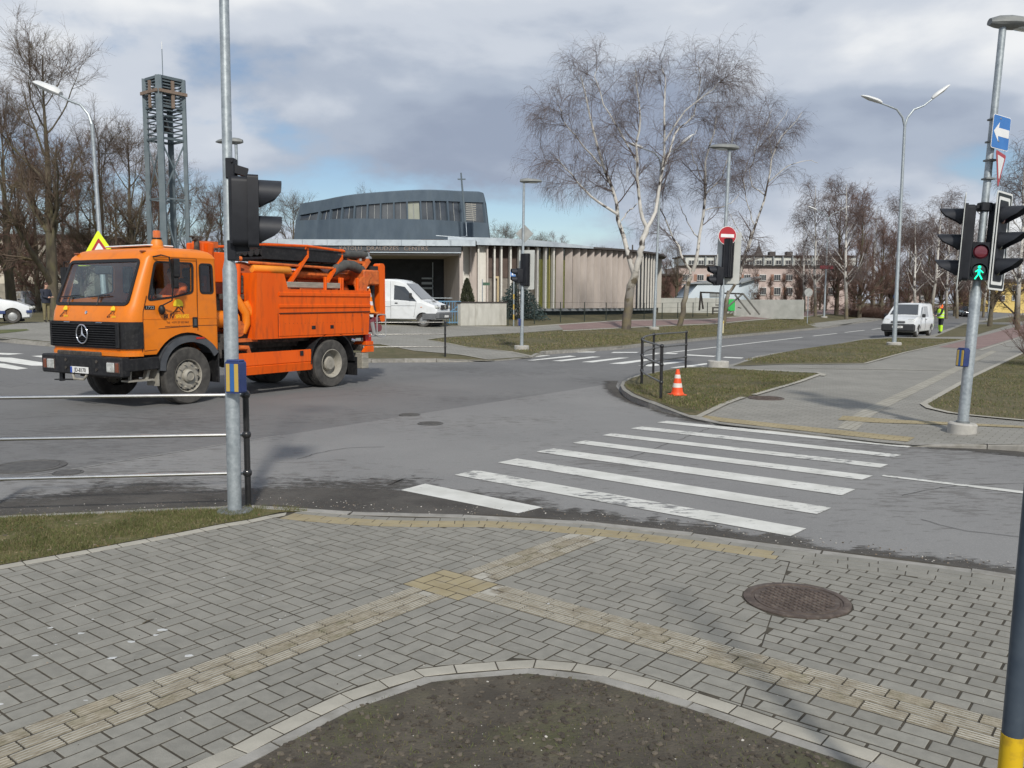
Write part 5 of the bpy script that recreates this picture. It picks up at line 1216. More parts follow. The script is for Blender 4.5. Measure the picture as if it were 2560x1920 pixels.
# --- traffic cones
m_cone=M('cone_orange',(.80,.075,.012),(.86,.10,.02),6,rough=.5,c3=(.5,.05,.02),s3=20,a3=.25); m_coneo=M('cone_bright',(.90,.23,.008),rough=.45); m_conew=M('cone_band',(.62,.58,.52),(.72,.69,.64),12,rough=.6); m_conew2=M('cone_band_clean',(.72,.66,.66),rough=.45)
def cone(base,label,rz,h=.5,mo=m_cone,mw=m_conew,lean=0):
    e=empty('traffic_cone',base,rot=(lean,0,rz),label=label,cat='traffic cone')
    bb=B(); s=h/.5; rb_=lambda z:(.122-.092*z/.5)
    bb.prism(rpoly([(-.145*s,-.145*s),(.145*s,-.145*s),(.145*s,.145*s),(-.145*s,.145*s)],.03),.022*s); bb.lathe([(.135*s,.02*s),(.122*s,.045*s),(rb_(.05)*s,.06*s)],24); bb.build('base',mo,e,smooth=True)
    zs=[.05,.155,.235,.33,.40,.497]; ms=[mo,mw,mo,mw,mo]
    nm=['cone_body','white_band','cone_body','white_band','cone_tip']
    for i in range(5):
        a,b=zs[i]*s,zs[i+1]*s; d=.0015 if ms[i]==mw else 0
        bb=B(); bb.lathe([(rb_(zs[i])*s+d,a),(rb_(zs[i+1])*s+d,b)]+([(rb_(.497)*s-.008,b+.004),(0,b+.004)] if i==4 else []),24,cap=False); bb.build(nm[i],ms[i],e,smooth=True)
    return e
cone(atg(1693,988,.128),'orange and white traffic cone standing on the island grass',.3)
tc_=truck.matrix_basis@Vector((-1.52,.92,1.62)); cone(tc_,'orange and white traffic cone riding on the back of the truck',math.atan2(tu.y,tu.x),.58,m_coneo,m_conew2)
# --- manhole covers
m_iron=M('cast_iron',(.070,.053,.044),(.115,.088,.073),9,rough=.75,bump=.5,bscale=40,metal=.2,c3=(.19,.16,.13),s3=22,a3=.5); m_iron2=M('worn_iron',(.075,.073,.07),(.12,.117,.11),9,rough=.7,metal=.2)
def manhole(c,r,z,label,mat,stud=True):
    e=empty('manhole_cover',(c.x,c.y,z),.4,label,'manhole cover')
    bb=B(); bb.lathe([(r,-.03),(r,.004),(r-.012,.008),(r*.86,.008),(r*.85,.001),(r*.80,.001)],48,cap=False); bb.build('frame',mat,e,smooth=True)
    bb=B(); bb.lathe([(r*.80,-.004),(r*.79,.006),(0,.006)],48,cap=False); lid=bb.build('lid',mat,e)
    if stud:
        bb=B(); s=r*.115; n=int(r*.78/s)
        for i in range(-n,n+1):
            for j in range(-n,n+1):
                if math.hypot(i*s,j*s)<r*.72: bb.box((i*s,j*s,.008),(s*.62,s*.62,.007),ch=.002)
        k=bb.build('studs',mat,lid); k['kind']='stuff'
    return e
manhole(Vector((1.80,5.26)),.325,NZ+.002,'rusty brown round manhole cover set in the near paving',m_iron)
c=atg(71,1167,0); manhole(c,.40,.006,'large round manhole cover in the road beyond the near railing',m_iron2,False)
c=atg(170,1183,0); manhole(c,.16,.008,'small valve cover in the road beside the large cover, beyond the railing',m_iron2,False)
c=atg(1024,1038,0); manhole(c,.18,.008,'small round valve cover on the asphalt seam, behind the other one',m_iron2)
c=atg(1076,1060,0); manhole(c,.20,.010,'small round valve cover on the pale asphalt, nearer than the other',m_iron2)
c=atg(1915,996,.12); manhole(c,.33,.128,'rusty manhole cover at the edge of the island lawn on the far pavement',m_iron)
# --- nearest post at the right edge
m_bpole=M('painted_steel_post',(.045,.065,.095),(.085,.11,.14),5,rough=.45,metal=.3,c3=(.12,.15,.18),s3=9,a3=.5); m_ypole=M('yellow_paint',(.62,.40,.01),(.70,.46,.015),5,rough=.5,c3=(.2,.1,.03),s3=25,a3=.5)
pp=Vector((1.405,2.48,NZ-.04)); e=empty('steel_post',pp,rot=(0,R_(1.6),0),label='dark blue steel post with yellow foot at the right edge of the picture',cat='post')
B().tube([(0,0,.60),(0,0,2.6)],.0315,20).build('shaft',m_bpole,e,smooth=True); B().tube([(0,0,-.02),(0,0,.615)],.033,20).build('yellow_foot',m_ypole,e,smooth=True)
e.location.x+=.095
# --- small signs
def post_sign(base,h,label,poly,layers,ang,zc,name='road_sign',bands=False,back=m_signback):
    e=empty(name,base,label=label,cat='road sign'); B().tube([(0,0,-.1),(0,0,h)],.035,10).build('post',m_galv,e,smooth=True)
    plate_sign(e,'sign_plate',(0,-.06,zc),ang,poly,layers,back)
    if bands:
        for z in (.35,.9,1.45): B().tube([(0,0,z),(0,0,z+.28)],.038,10).build('yellow_band',m_btny,e)
    return e
b=atg(1284,815,.12); hh=zat(b,676)-b.z
post_sign(b,hh+.05,'small square blue path sign on a post with yellow bands',rrect(-.2,-.2,.2,.2,.04),[(rrect(-.2,-.2,.2,.2,.04),m_signw,()),(rrect(-.185,-.185,.185,.185,.035),m_blue,()),(circ(-.08,.06,.03,10),m_signw,()),([(-.11,.02),(-.05,.02),(-.04,-.12),(-.12,-.12)],m_signw,()),([(-.008,-.14),(.008,-.14),(.008,.14),(-.008,.14)],m_signw,()),([(.05,-.10),(.13,-.10),(.12,.08),(.06,.08)],m_signw,())],R_(-90),hh-.15,bands=True)
b=atg(2018,809,.12); hh=zat(b,731)-b.z
post_sign(b,hh+.1,'grey back of a round road sign on a thin post',circ(0,0,.33,20),[],R_(90),hh)
b=atg(1807,833,.12); e=empty('marker_post',b,label='short pale marker stick in the verge behind the no entry pole',cat='marker post'); B().box((0,0,.35),(.09,.05,.75),ch=.01).build('stick',M('cream_stick',(.55,.50,.32),rough=.7),e); B().box((0,0,.62),(.094,.054,.12),ch=.005).build('band',m_btny,e)
# ================================================================ PARISH CENTRE
m_drum=M('blue_grey_render',(.062,.088,.116),(.085,.115,.145),1.2,rough=.85,bump=.4,bscale=25,c3=(.07,.095,.115),s3=2.5,a3=.5,stretch=(1,1,.4))
m_fascia=M('zinc_fascia',(.42,.48,.53),(.54,.60,.64),.8,rough=.45,metal=.2,c3=(.30,.34,.38),s3=2.2,a3=.5)
m_fin=M('pink_concrete',(.42,.37,.335),(.51,.455,.415),1.5,rough=.85,bump=.2,bscale=20,rand=.05,stretch=(1,1,.25),c3=(.36,.31,.28),s3=4,a3=.4)
m_finw=M('white_fin',(.62,.60,.55),(.68,.66,.61),3,rough=.7)
m_brown=M('brown_roof_edge',(.045,.038,.036),(.07,.06,.055),3,rough=.7)
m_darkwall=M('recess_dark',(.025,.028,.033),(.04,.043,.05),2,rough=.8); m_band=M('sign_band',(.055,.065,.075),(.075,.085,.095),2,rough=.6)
m_curt=M('yellow_curtain',(.50,.47,.17),(.62,.60,.30),1.4,rough=.9,stretch=(3,3,.3)); m_wbrown=M('brown_panel',(.085,.060,.052),(.12,.085,.07),2,rough=.7)
m_pane=M('window_pane',(.035,.042,.05),(.075,.085,.095),.6,rough=.12,spec=.8,coat=.5); m_plinth=M('green_plinth',(.025,.04,.042),(.04,.055,.055),3,rough=.8)
m_letter=M('bronze_letters',(.24,.19,.165),(.30,.25,.22),8,rough=.6); m_roofgrey=M('roof_felt',(.20,.21,.215),(.27,.28,.28),2,rough=.9)
church=empty('parish_centre',(0,0,0),label='round parish building with blue grey drum, pale fins and lettered portico',cat='building')
CC=atd(1118,752,80.5); cx,cy=CC.x,CC.y+1.5; RR=20.0
def on_circle(px,r):
    """plan angle of the near crossing of the pixel column with the circle"""
    d=Vector((ray(px,752).x,ray(px,752).y)).normalized(); c=Vector((cx,cy)); b=d.dot(c); disc_=b*b-(c.length_squared-r*r)
    if disc_<=0: t=b
    else: t=b-math.sqrt(disc_)
    p=d*t-c; return math.atan2(p.y,p.x)
ZF0,ZF1=1.35,5.85     # fin foot and head
ZG=zt(cx,cy)+.1
finpx=[1158,1176,1196,1218,1236,1253,1276,1298,1320,1343,1363,1383,1405,1428,1447,1464,1482,1498,1512,1527,1540,1553,1566,1576,1586]
for i,px in enumerate(finpx):
    a=on_circle(px,RR-.1); c,s_=math.cos(a),math.sin(a); L=.95 if px>1395 else .42
    tp_=Vector((cx+c*RR,cy+s_*RR)); a2=max(a,min(a+R_(38),R_(-16))) if px>1395 else a; L=.57 if px>1395 else L; bb=B(); bb.bar((tp_.x-math.cos(a2)*L,tp_.y-math.sin(a2)*L,(ZF0+ZF1)/2),(tp_.x,tp_.y,(ZF0+ZF1)/2),.11 if px>1395 else .13,ZF1-ZF0,ch=.02); bb.build('fin',m_fin if px>1395 or px in(1176,1218) else m_finw,church)
for px in (1595,1604,1612,1619,1626,1632,1637):
    a=on_circle(px,RR-.1); c,s_=math.cos(a),math.sin(a); bb=B(); bb.bar((cx+c*(RR-.12),cy+s_*(RR-.12),(ZF0+ZF1)/2),(cx+c*RR,cy+s_*RR,(ZF0+ZF1)/2),.10,ZF1-ZF0); bb.build('fin',m_finw,church)
def arcwall(name,px0,px1,r,z0,z1,mat,th=.12,n=None,parent=church):
    a0,a1=on_circle(px0,r),on_circle(px1,r); n=n or max(2,int(abs(a1-a0)*r/.8)); bb=B(); vs=[];fs=[]
    for i in range(n+1):
        a=a0+(a1-a0)*i/n; c,s_=math.cos(a),math.sin(a)
        for (rr,z) in ((r,z0),(r,z1),(r-th,z1),(r-th,z0)): vs.append((cx+c*rr,cy+s_*rr,z))
    for i in range(n):
        for k in range(4): fs.append((4*i+k,4*i+(k+1)%4,4*i+4+(k+1)%4,4*i+4+k))
    fs+=[(0,1,2,3),(4*n,4*n+3,4*n+2,4*n+1)]; bb.add(vs,fs); return bb.build(name,mat,parent)
arcwall('panel',1156,1174,RR-.25,ZF0,ZF1,m_finw); arcwall('panel',1176,1192,RR-.3,ZF0,ZF1,m_fin); arcwall('panel',1197,1216,RR-.3,ZF0,ZF1,m_finw)
arcwall('brown_infill',1218,1345,RR-.75,3.6,ZF1,m_wbrown); arcwall('stone_infill',1218,1345,RR-.8,ZF0,3.6,M('grey_infill',(.20,.18,.16),(.27,.25,.22),3,rough=.9))
arcwall('door_frame',1233,1237,RR-.6,ZF0,3.7,M('cream_frame',(.55,.45,.28),rough=.6)); arcwall('door_frame',1243,1247,RR-.6,ZF0,3.7,MATS['cream_frame']); arcwall('door_frame',1233,1247,RR-.6,3.55,3.7,MATS['cream_frame'])
arcwall('curtain',1338,1425,RR-.52,ZF0+.05,5.0,m_curt); arcwall('curtain_header',1338,1425,RR-.5,5.0,ZF1,m_wbrown)
for a,b in ((1340,1361),(1363,1381),(1384,1403),(1406,1424)): arcwall('glass_bay',a,b,RR-.42,ZF0+.05,ZF1-.05,glass('bay_glass',(.75,.76,.62)),.02)
for px in (1372,1394,1413): arcwall('mullion',px,px+1.6,RR-.38,ZF0,ZF1,M('yellow_mullion',(.50,.44,.18),rough=.6),.06)
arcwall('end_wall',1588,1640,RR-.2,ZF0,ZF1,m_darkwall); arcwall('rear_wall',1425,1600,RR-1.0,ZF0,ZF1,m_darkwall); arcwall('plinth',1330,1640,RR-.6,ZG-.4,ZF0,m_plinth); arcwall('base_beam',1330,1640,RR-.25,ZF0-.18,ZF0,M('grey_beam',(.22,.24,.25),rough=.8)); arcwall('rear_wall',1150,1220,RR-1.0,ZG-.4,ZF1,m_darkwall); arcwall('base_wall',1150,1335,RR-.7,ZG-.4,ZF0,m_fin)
B().box((atd(1646,752,80).x,80.5,3.6),(.45,1.2,4.5)).build('end_panel',M('pale_end_panel',(.45,.43,.39),rough=.8),church)
# roof over the fins, the metal fascia above the portico side
def disc_roof(name,r,z0,z1,mat,n=72):
    bb=B(); bb.lathe([(r,z0),(r,z1),(0,z1+.35)],n,Matrix.Translation((cx,cy,0)),cap=False); bb.add([(cx+r*math.cos(2*math.pi*i/n),cy+r*math.sin(2*math.pi*i/n),z0) for i in range(n)],[tuple(range(n))]); return bb.build(name,mat,church)
disc_roof('fin_roof',RR+.25,ZF1+.005,ZF1+.16,m_brown)
bb=B(); n=40; a0,a1=on_circle(1120,RR),on_circle(1475,RR); vs=[];fs=[]
for i in range(n+1):
    t=i/n; a=a0+(a1-a0)*t; h=.44*(1-.93*max(0,(t-.25)/.75)**1.6); c,s_=math.cos(a),math.sin(a)
    for (rr,z) in ((RR+.32,ZF1+.03),(RR+.32,ZF1+.12+h),(RR-2.5,ZF1+.30+h)): vs.append((cx+c*rr,cy+s_*rr,z))
for i in range(n):
    for k in range(2): fs.append((3*i+k,3*i+k+1,3*i+3+k+1,3*i+3+k))
bb.add(vs,fs); bb.build('metal_fascia',m_fascia,church)
# portico
PY=60.5; X0=atd(640,752,PY).x; X1=atd(1154,752,PY).x; zp=lambda y:atd(900,y,PY).z
ZA,ZB,ZC,ZD=zp(600),zp(615),zp(632.5),zp(640)
edge_seg=int((X1-X0+1.5)/1.9)
for i in range(edge_seg+1):
    w_=(X1+1.0-X0)/(edge_seg+1); B().box((X0+w_*(i+.5),PY-.35,(ZA+ZB)/2),(w_-.015,.12,ZA-ZB-.004*(i%3)),ch=.01).build('fascia_sheet',m_fascia,church)
bb=B(); bb.box(((X0+X1)/2+.5,PY+6,ZA-.08),(X1-X0+1.0,12.5,.20)); bb.build('portico_roof',m_roofgrey,church)
B().box(((X0+X1)/2,PY-.15,(ZB+ZC)/2),(X1-X0,.3,ZB-ZC)).build('sign_band',m_band,church)
B().box(((X0+X1)/2,PY+2.9,(ZC+ZD)/2+.02),(X1-X0-.1,5.8,.12)).build('soffit',m_fin,church)
B().box(((X0+X1)/2,PY-.32,ZC+.03),(X1-X0,.05,.06)).build('band_trim',m_fascia,church)
# fit the lettering to the width it has on the band
for t_,x0,x1 in (('KATOĻU',851,906),('DRAUDZES',919,998),('CENTRS',1011,1071)):
    mesh_text('lettering',t_,.40,m_letter,church,frame((0,PY-.32,zp(622)),(1,0,0),(0,0,1)),.02); lo=[o for o in church.children if o.name.startswith('lettering')][-1]; lo=max([o for o in church.children if o.name.startswith('lettering')],key=lambda o:o.name); xs=[v.co.x for v in lo.data.vertices]; a_,b_=min(xs),max(xs); A_,B_=atd(x0,621,PY).x,atd(x1,621,PY).x
    for v in lo.data.vertices: v.co.x=A_+(v.co.x-a_)*(B_-A_)/(b_-a_)
XI=atd(1114,752,66.).x
bb=B(); bb.bar((X1-.02,PY+.05,(ZG+ZC)/2),(XI,66,(ZG+ZC)/2),.25,ZC-ZG+.4); bb.build('portico_wall',m_fin,church)
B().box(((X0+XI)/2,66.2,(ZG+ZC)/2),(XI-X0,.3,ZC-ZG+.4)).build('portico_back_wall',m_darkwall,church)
B().box((X0+.1,PY+3,(ZG+ZC)/2),(.25,5.8,ZC-ZG+.4)).build('portico_wall',m_fin,church)
for y0,y1 in ((694,698),(705,711),(718,723)):
    p=atd(1054,y0,65.9); q=atd(1083,y1,65.9); B().box(((p.x+q.x)/2,65.95,(p.z+q.z)/2),(q.x-p.x,.06,p.z-q.z)).build('window_light',M('pale_light',(.30,.34,.36),rough=.3),church)
B().box((atd(1082,700,65.9).x,65.95,3.0),(.05,.06,3.6)).build('door_frame',m_fascia,church)
B().box((atd(1105,752,63).x,63,2.1),(2.2,.04,.05)).build('handrail',m_fascia,church)
# drum
DC=atd(998,752,76.); NF=32; drum=empty('d',(0,0,0)); bpy.data.objects.remove(drum)
xl,xr=-7.7,7.7
def zline(x,zl,zr): t=max(0,min(1,(x-xl)/(xr-xl))); return zl+(zr-zl)*((1-(1-t)**1.7) if zr>zl else t)
def ringp(k,r):
    a=2*math.pi*(k+.5)/NF; c,s_=math.cos(a),math.sin(a); f=(abs(c)**3.2+abs(s_)**3.2)**(-1/3.2)
    x=c*f; x=x if abs(x)>.97 else (math.degrees(math.asin(max(-1,min(1,c))))/90*1.08)
    return Vector((DC.x+r*max(-1,min(1,x)),DC.y-3.2+r*.46*(s_*f)))
def zr_(k,zl,zr,r): return zline(ringp(k,r).x-DC.x,zl,zr)
rb_,rw0,rw1,rt=8.25,7.95,7.75,7.55
def lev(k):
    return [(ringp(k,rb_),5.9),(ringp(k,rw0),zr_(k,8.42,8.30,rw0)),(ringp(k,rw1),zr_(k,8.85,9.95,rw1)),(ringp(k,rt),zr_(k,9.75,10.75,rt)),(ringp(k,rt-.35),zr_(k,9.85,10.85,rt))]
bb=B()
L=[lev(k) for k in range(NF)]
for k in range(NF):
    A,Bk=L[k],L[(k+1)%NF]
    V=lambda q:(q[0].x,q[0].y,q[1])
    for i in (0,2,3): bb.add([V(A[i]),V(Bk[i]),V(Bk[i+1]),V(A[i+1])],[(0,1,2,3)])
    # reveals of the window opening
    def inn(q,d=.28): v=(Vector((DC.x,DC.y))-q[0]).normalized(); return (q[0].x+v.x*d,q[0].y+v.y*d,q[1])
    def lerp(p,q,t): return (p[0].lerp(q[0],t),p[1]+(q[1]-p[1])*t)
    P0,P1_,P2_,P3_=lerp(A[1],Bk[1],.06),lerp(A[1],Bk[1],.94),lerp(A[2],Bk[2],.94),lerp(A[2],Bk[2],.06)
    bb.add([V(A[1]),V(P0),V(P3_),V(A[2])],[(0,1,2,3)]); bb.add([V(P1_),V(Bk[1]),V(Bk[2]),V(P2_)],[(0,1,2,3)])
    for p,q in ((P0,P1_),(P1_,P2_),(P2_,P3_),(P3_,P0)): bb.add([V(p),V(q),inn(q),inn(p)],[(0,1,2,3)])
    cen=sum((Vector(V(x)) for x in (P0,P1_,P2_,P3_)),Vector())/4
    if cen.y<DC.y+2:
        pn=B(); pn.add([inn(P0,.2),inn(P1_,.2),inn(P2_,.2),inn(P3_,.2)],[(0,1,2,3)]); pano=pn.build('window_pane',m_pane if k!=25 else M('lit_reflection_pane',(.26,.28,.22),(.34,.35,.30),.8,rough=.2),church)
        tb=B(); a_,b_=Vector(inn(lerp(P0,P1_,.5),.17)),Vector(inn(lerp(P3_,P2_,.5),.17)); tb.bar(a_,b_,.05,.05); tb.build('glazing_bar',m_roofgrey,pano)
        if k in (25,): pass
bb.add([(L[k][4][0].x,L[k][4][0].y,L[k][4][1]) for k in range(NF)],[tuple(range(NF))])
dm=bb.build('drum',m_drum,church,fix=True)
# louvre blades in one bay, cross mast, cable
for j in range(9):
    p=atd(1164,510+j*4.9,69.2); q=atd(1189,511+j*4.9,69.6); B().bar(p,q,.18,.045).build('louvre_blade',M('louvre_cream',(.50,.48,.42),rough=.6),church)
mb=atd(1163,556,68.1); mt_=atd(1152.5,432,68.3); bb=B(); bb.tube([mb,mt_],[.09,.06],8); c0=atd(1154,448,68.3); bb.bar(c0+Vector((-.31,0,0)),c0+Vector((.31,0,0)),.08,.09); bb.build('roof_cross',M('cross_grey',(.10,.13,.15),rough=.5),church)
B().tube([atd(1165,556,68.0),atd(1167,590,67.5),atd(1150,593,66.5),atd(1090,589,66.5)],.025,5).build('cable',m_fascia,church)
B().box((atd(1082,602,62).x,61.8,zp(600)+.12),(1.6,.3,.06)).build('roof_flashing',m_brown,church)
# gate, garden wall
gw=atg(1152,814,.12); gx=atg(1267,813,.12); wall=empty('garden_wall',gw,math.atan2(gx.y-gw.y,gx.x-gw.x),'low pale concrete wall with dark coping beside the blue gate','wall'); ln=(gx-gw).length; hh=zat(gw,757)-gw.z
for i,(a,b) in enumerate(((0,.31),(.31,1))): B().box((ln*(a+b)/2,.15,hh/2-.1),(ln*(b-a)-.02,.28,hh+.2),ch=.012).build('wall_panel',M('wall_render',(.46,.45,.40),(.56,.55,.50),2.5,rough=.9,bump=.3,bscale=20,c3=(.30,.29,.25),s3=3,a3=.5,stretch=(1,1,.3)),wall)
B().box((ln/2,.15,hh+.03),(ln+.08,.36,.06)).build('coping',m_brown,wall)
ga=atg(1096,812,.12); gb=atg(1152,813,.12); gate=empty('blue_gate',ga,math.atan2(gb.y-ga.y,gb.x-ga.x),'blue barred metal gate between the white van and the pale wall','gate'); ln=(gb-ga).length; hg=zat(ga,752)-ga.z
m_gate=M('gate_blue',(.10,.22,.34),(.14,.27,.40),5,rough=.5)
for z in (.12,hg*.55,hg-.03): B().box((ln/2,0,z),(ln,.05,.06)).build('gate_rail',m_gate,gate)
for i in range(9): B().cyl((ln*(i+.1)/8.3,0,.05),(ln*(i+.1)/8.3,0,hg),.02,n=6).build('gate_bar',m_gate,gate)
B().bar((.05,.05,.2),(ln-.05,.05,hg-.2),.03,.05).build('gate_brace',m_gate,gate)
# ================================================================ BELL TOWER
tb_=atd(428,752,58.); tz=zt(tb_.x,tb_.y)+.1
m_tow=M('tower_blue_grey',(.10,.135,.155),(.145,.18,.20),1.5,rough=.65); m_twd=M('tower_wood',(.17,.125,.095),(.24,.18,.14),4,rough=.85); m_bell=M('bell_bronze',(.030,.028,.025),(.055,.05,.042),4,rough=.4,metal=.6)
tower=empty('bell_tower',(tb_.x,tb_.y,tz),R_(7),'blue grey steel bell tower with slatted top and wooden crosses','bell tower')
hz=lambda y: atd(428,y,58.).z-tz
HT=hz(199); HL=hz(352); HM=hz(500); w_=1.22
cols=[(0,-w_,.40,.22),(w_,0,.26,.2),(0,w_,.36,.2),(-w_,0,.30,.2)]
for (x,y,a,b) in cols: B().box((x,y,HT/2),(a,b,HT),ch=.01).build('tower_post',m_tow,tower)
m_slat=M('slat_grey',(.075,.10,.115),(.11,.14,.155),3,rough=.6)
C4=[Vector((x,y)) for x,y,_,_ in cols]
for f in range(4):
    a,b=C4[f],C4[(f+1)%4]
    zs=np.concatenate([np.linspace(HL,HL+(HT-HL)*.46,6),np.linspace(HL+(HT-HL)*.52,HT-.08,10)])
    for j,z in enumerate(zs):
        tl=.0
        B().bar((a.x,a.y,z),(b.x,b.y,z),.03 if j not in(0,15,6) else .10,.085 if j not in(0,15,6) else .15).build('slat' if j not in(0,15) else 'ring_beam',m_slat,tower)
    zl=[HM,HL-.1]
    for (z0,z1) in ((HM+.1,HL-.1),(.6,HM-.1)):
        for p,q in (((a,b),(b,a)) if f in (3,0) else ()): B().bar((p.x,p.y,z0),(q.x,q.y,z1),.06,.09).build('brace',m_tow,tower)
    B().bar((a.x,a.y,HM),(b.x,b.y,HM),.06,.10).build('tie_beam',m_tow,tower)
    if f in (3,0):
        m_=(a+b)/2; o=m_.normalized()*.16; t=(b-a).normalized()
        B().bar((m_.x+o.x,m_.y+o.y,HT-.25),(m_.x+o.x,m_.y+o.y,HL+1.95),.10,.20,up=(t.x,t.y,0)).build('cross_upright',m_twd,tower)
        B().bar((m_.x+o.x*1.4-t.x*.98,m_.y+o.y*1.4-t.y*.98,HT-.98),(m_.x+o.x*1.4+t.x*.98,m_.y+o.y*1.4+t.y*.98,HT-.98),.10,.20).build('cross_arm',m_twd,tower)
for (x,y,z,s_) in ((-.15,-.05,HL+.55,.62),(.10,.1,HL+2.1,.45),(.1,-.05,HL+3.0,.38)):
    bb=B(); bb.lathe([(1.0*s_,0),(.92*s_,.08*s_),(.70*s_,.35*s_),(.55*s_,.75*s_),(.52*s_,1.1*s_),(.40*s_,1.35*s_),(0,1.45*s_)],20,Matrix.Translation((x,y,z))); be_=bb.build('bell',m_bell,tower,smooth=True); be_['label']='dark bronze bell hanging inside the tower'
    B().bar((x-.9,y,z+1.5*s_),(x+.9,y,z+1.5*s_),.10,.14).build('bell_beam',m_slat,tower)
B().cyl((0,-.2,HT),(0,-.2,hz(125)),.025,n=6).build('lightning_rod',m_tow,tower); B().cyl((0,-.2,hz(125)),(0,-.2,hz(107)),.028,n=6).build('rod_tip',m_white,tower)
B().box((0,0,HT+.02),(1.7,1.7,.05),Matrix.Rotation(R_(45),3,'Z')).build('tower_roof',m_slat,tower)
# ================================================================ VEHICLES
m_vwhite=M('van_white',(.66,.68,.69),(.72,.74,.74),1.5,rough=.3,coat=.6,c3=(.50,.50,.47),s3=4,a3=.3)
m_vgrey=M('bumper_grey',(.10,.105,.11),(.14,.145,.15),5,rough=.65); m_vblk=M('bumper_black',(.022,.023,.025),(.035,.036,.038),5,rough=.6)
m_cardark=M('car_dark',(.015,.017,.022),rough=.25,coat=.8); m_carsilver=M('car_silver',(.36,.37,.38),rough=.3,metal=.5,coat=.5); m_vglass=glass('vehicle_glass',(.22,.25,.27),ior=1.6); m_vin=M('vehicle_interior',(.018,.019,.021),rough=.9)
m_hub=M('hub_steel',(.30,.31,.31),(.40,.41,.41),9,rough=.5,metal=.4); m_strb=M('blue_stripe',(.035,.06,.17),rough=.4); m_arch2=M('wheel_arch',(.010,.010,.011),rough=.95)
def vehicle(name,loc,rz,label,cat,st,body,wheels,R,ww,windows=(),wind=None,extra=None,hw_in=0.):
    """st: stations (x,hw,zb,zbelt,hwr,zr) nose to tail; windows: side polys [(x,t)..]; wind: (i0,i1) station indices joined by the windscreen"""
    e=empty(name,loc,rz,label,cat); bb=B(); n=len(st); sec=[]
    def half(s):
        x,hw,zb,zl,hr,zr=s; return [(x,hw*.80,zb),(x,hw*.97,zb+.06),(x,hw,zb+(zl-zb)*.45),(x,hw*.985,zl-.03),(x,hw*.965,zl),(x,hr+(hw*.965-hr)*.12,zr-(zr-zl)*.10),(x,hr*.90,zr-.008 if zr-zl<.05 else zr-.03),(x,0,zr)]
    rings=[]
    for s in st:
        h=half(s); rings.append(h+[(p[0],-p[1],p[2]) for p in h[-2::-1]])
    m=len(rings[0]); vs=[p for r in rings for p in r]; fs=[]
    for i in range(n-1):
        for j in range(m-1): fs.append((i*m+j,i*m+j+1,(i+1)*m+j+1,(i+1)*m+j))
        fs.append((i*m+m-1,i*m,(i+1)*m,(i+1)*m+m-1))
    fs+=[tuple(range(m))[::-1],tuple((n-1)*m+j for j in range(m))]; bb.add(vs,fs); bo=bb.build('body',body,e,smooth=True)
    cut=[]
    for (x,_) in wheels:
        b_=B(); b_.cyl((x,-2,R),(x,2,R),R+.055,n=28); c=b_.build('c',m_arch2,e); cut.append(c)
    boolean(bo,cut)
    for (x,tr) in wheels:
        for s_ in(1,-1):
            b_=B(); pr_=[(R*.60,-ww*.45),(R*.9,-ww*.5),(R,-ww*.38),(R,ww*.38),(R*.9,ww*.5),(R*.60,ww*.45)]; b_.lathe(pr_+[pr_[0]],28,Matrix.Rotation(R_(-90),4,'X'),cap=False); w_=b_.build('wheel',m_tyre,e,smooth=True); w_.location=(x,s_*(tr-ww/2),R); w_.rotation_euler=(0,0,0 if s_>0 else math.pi)
            b_=B(); b_.lathe([(R*.61,ww*.40),(R*.55,ww*.25),(R*.45,ww*.34),(R*.2,ww*.40),(0,ww*.40)],24,Matrix.Rotation(R_(-90),4,'X'),cap=False); b_.build('rim',m_hub,w_,smooth=True)
        B().box((x,0,R+.03),(R*2+.1,2*(tr-ww)-.05,R*1.7)).build('wheel_well',m_arch2,e)
    def at_(x):
        for i in range(n-1):
            a,b=st[i],st[i+1]
            if (a[0]-x)*(b[0]-x)<=0 and a[0]!=b[0]: t=(x-a[0])/(b[0]-a[0]); return [a[k]+(b[k]-a[k])*t for k in range(6)]
        return st[-1]
    def sidept(x,t,off=.006):
        _,hw,zb,zl,hr,zr=at_(x); y0=hw*.965; y1=hr+(hw*.965-hr)*.12; z0,z1=zl,zr-(zr-zl)*.10; return (x,y0+(y1-y0)*t+off,z0+(z1-z0)*t)
    for poly in windows:
        for s_ in(1,-1):
            b_=B(); P=[sidept(*p) for p in poly]; Q=[sidept(*p,off=-.01) for p in poly]; k=len(P); b_.add([(p[0],p[1]*s_,p[2]) for p in P+Q],[tuple(range(k)),tuple(range(k,2*k))[::-1]]+[(i,(i+1)%k,k+(i+1)%k,k+i) for i in range(k)]); b_.build('side_window',m_pane_d,e)
    if wind:
        for i0,i1,nm in wind:
            a,b=st[i0],st[i1]; p=lambda s,y,f:Vector((s[0],y,s[5]-.004)); up=.012
            v=[Vector((a[0],-a[4]*.93,a[5])),Vector((a[0],a[4]*.93,a[5])),Vector((b[0],b[4]*.88,b[5])),Vector((b[0],-b[4]*.88,b[5]))]
            c_=(v[0]+v[1]+v[2]+v[3])/4; v=[c_+(q-c_)*.93 for q in v]; nn=(v[1]-v[0]).cross(v[3]-v[0]).normalized(); nn=nn if nn.z>0 else -nn
            b_=B(); b_.add([q+nn*up for q in v]+[q-nn*.02 for q in v],[(0,1,2,3),(7,6,5,4),(0,4,5,1),(1,5,6,2),(2,6,7,3),(3,7,4,0)]); b_.build(nm,m_pane_d,e)
    if extra: extra(e,sidept)
    return e
m_pane_d=M('tinted_glass',(.020,.024,.028),(.035,.04,.045),1.,rough=.06,spec=.9,coat=1.)
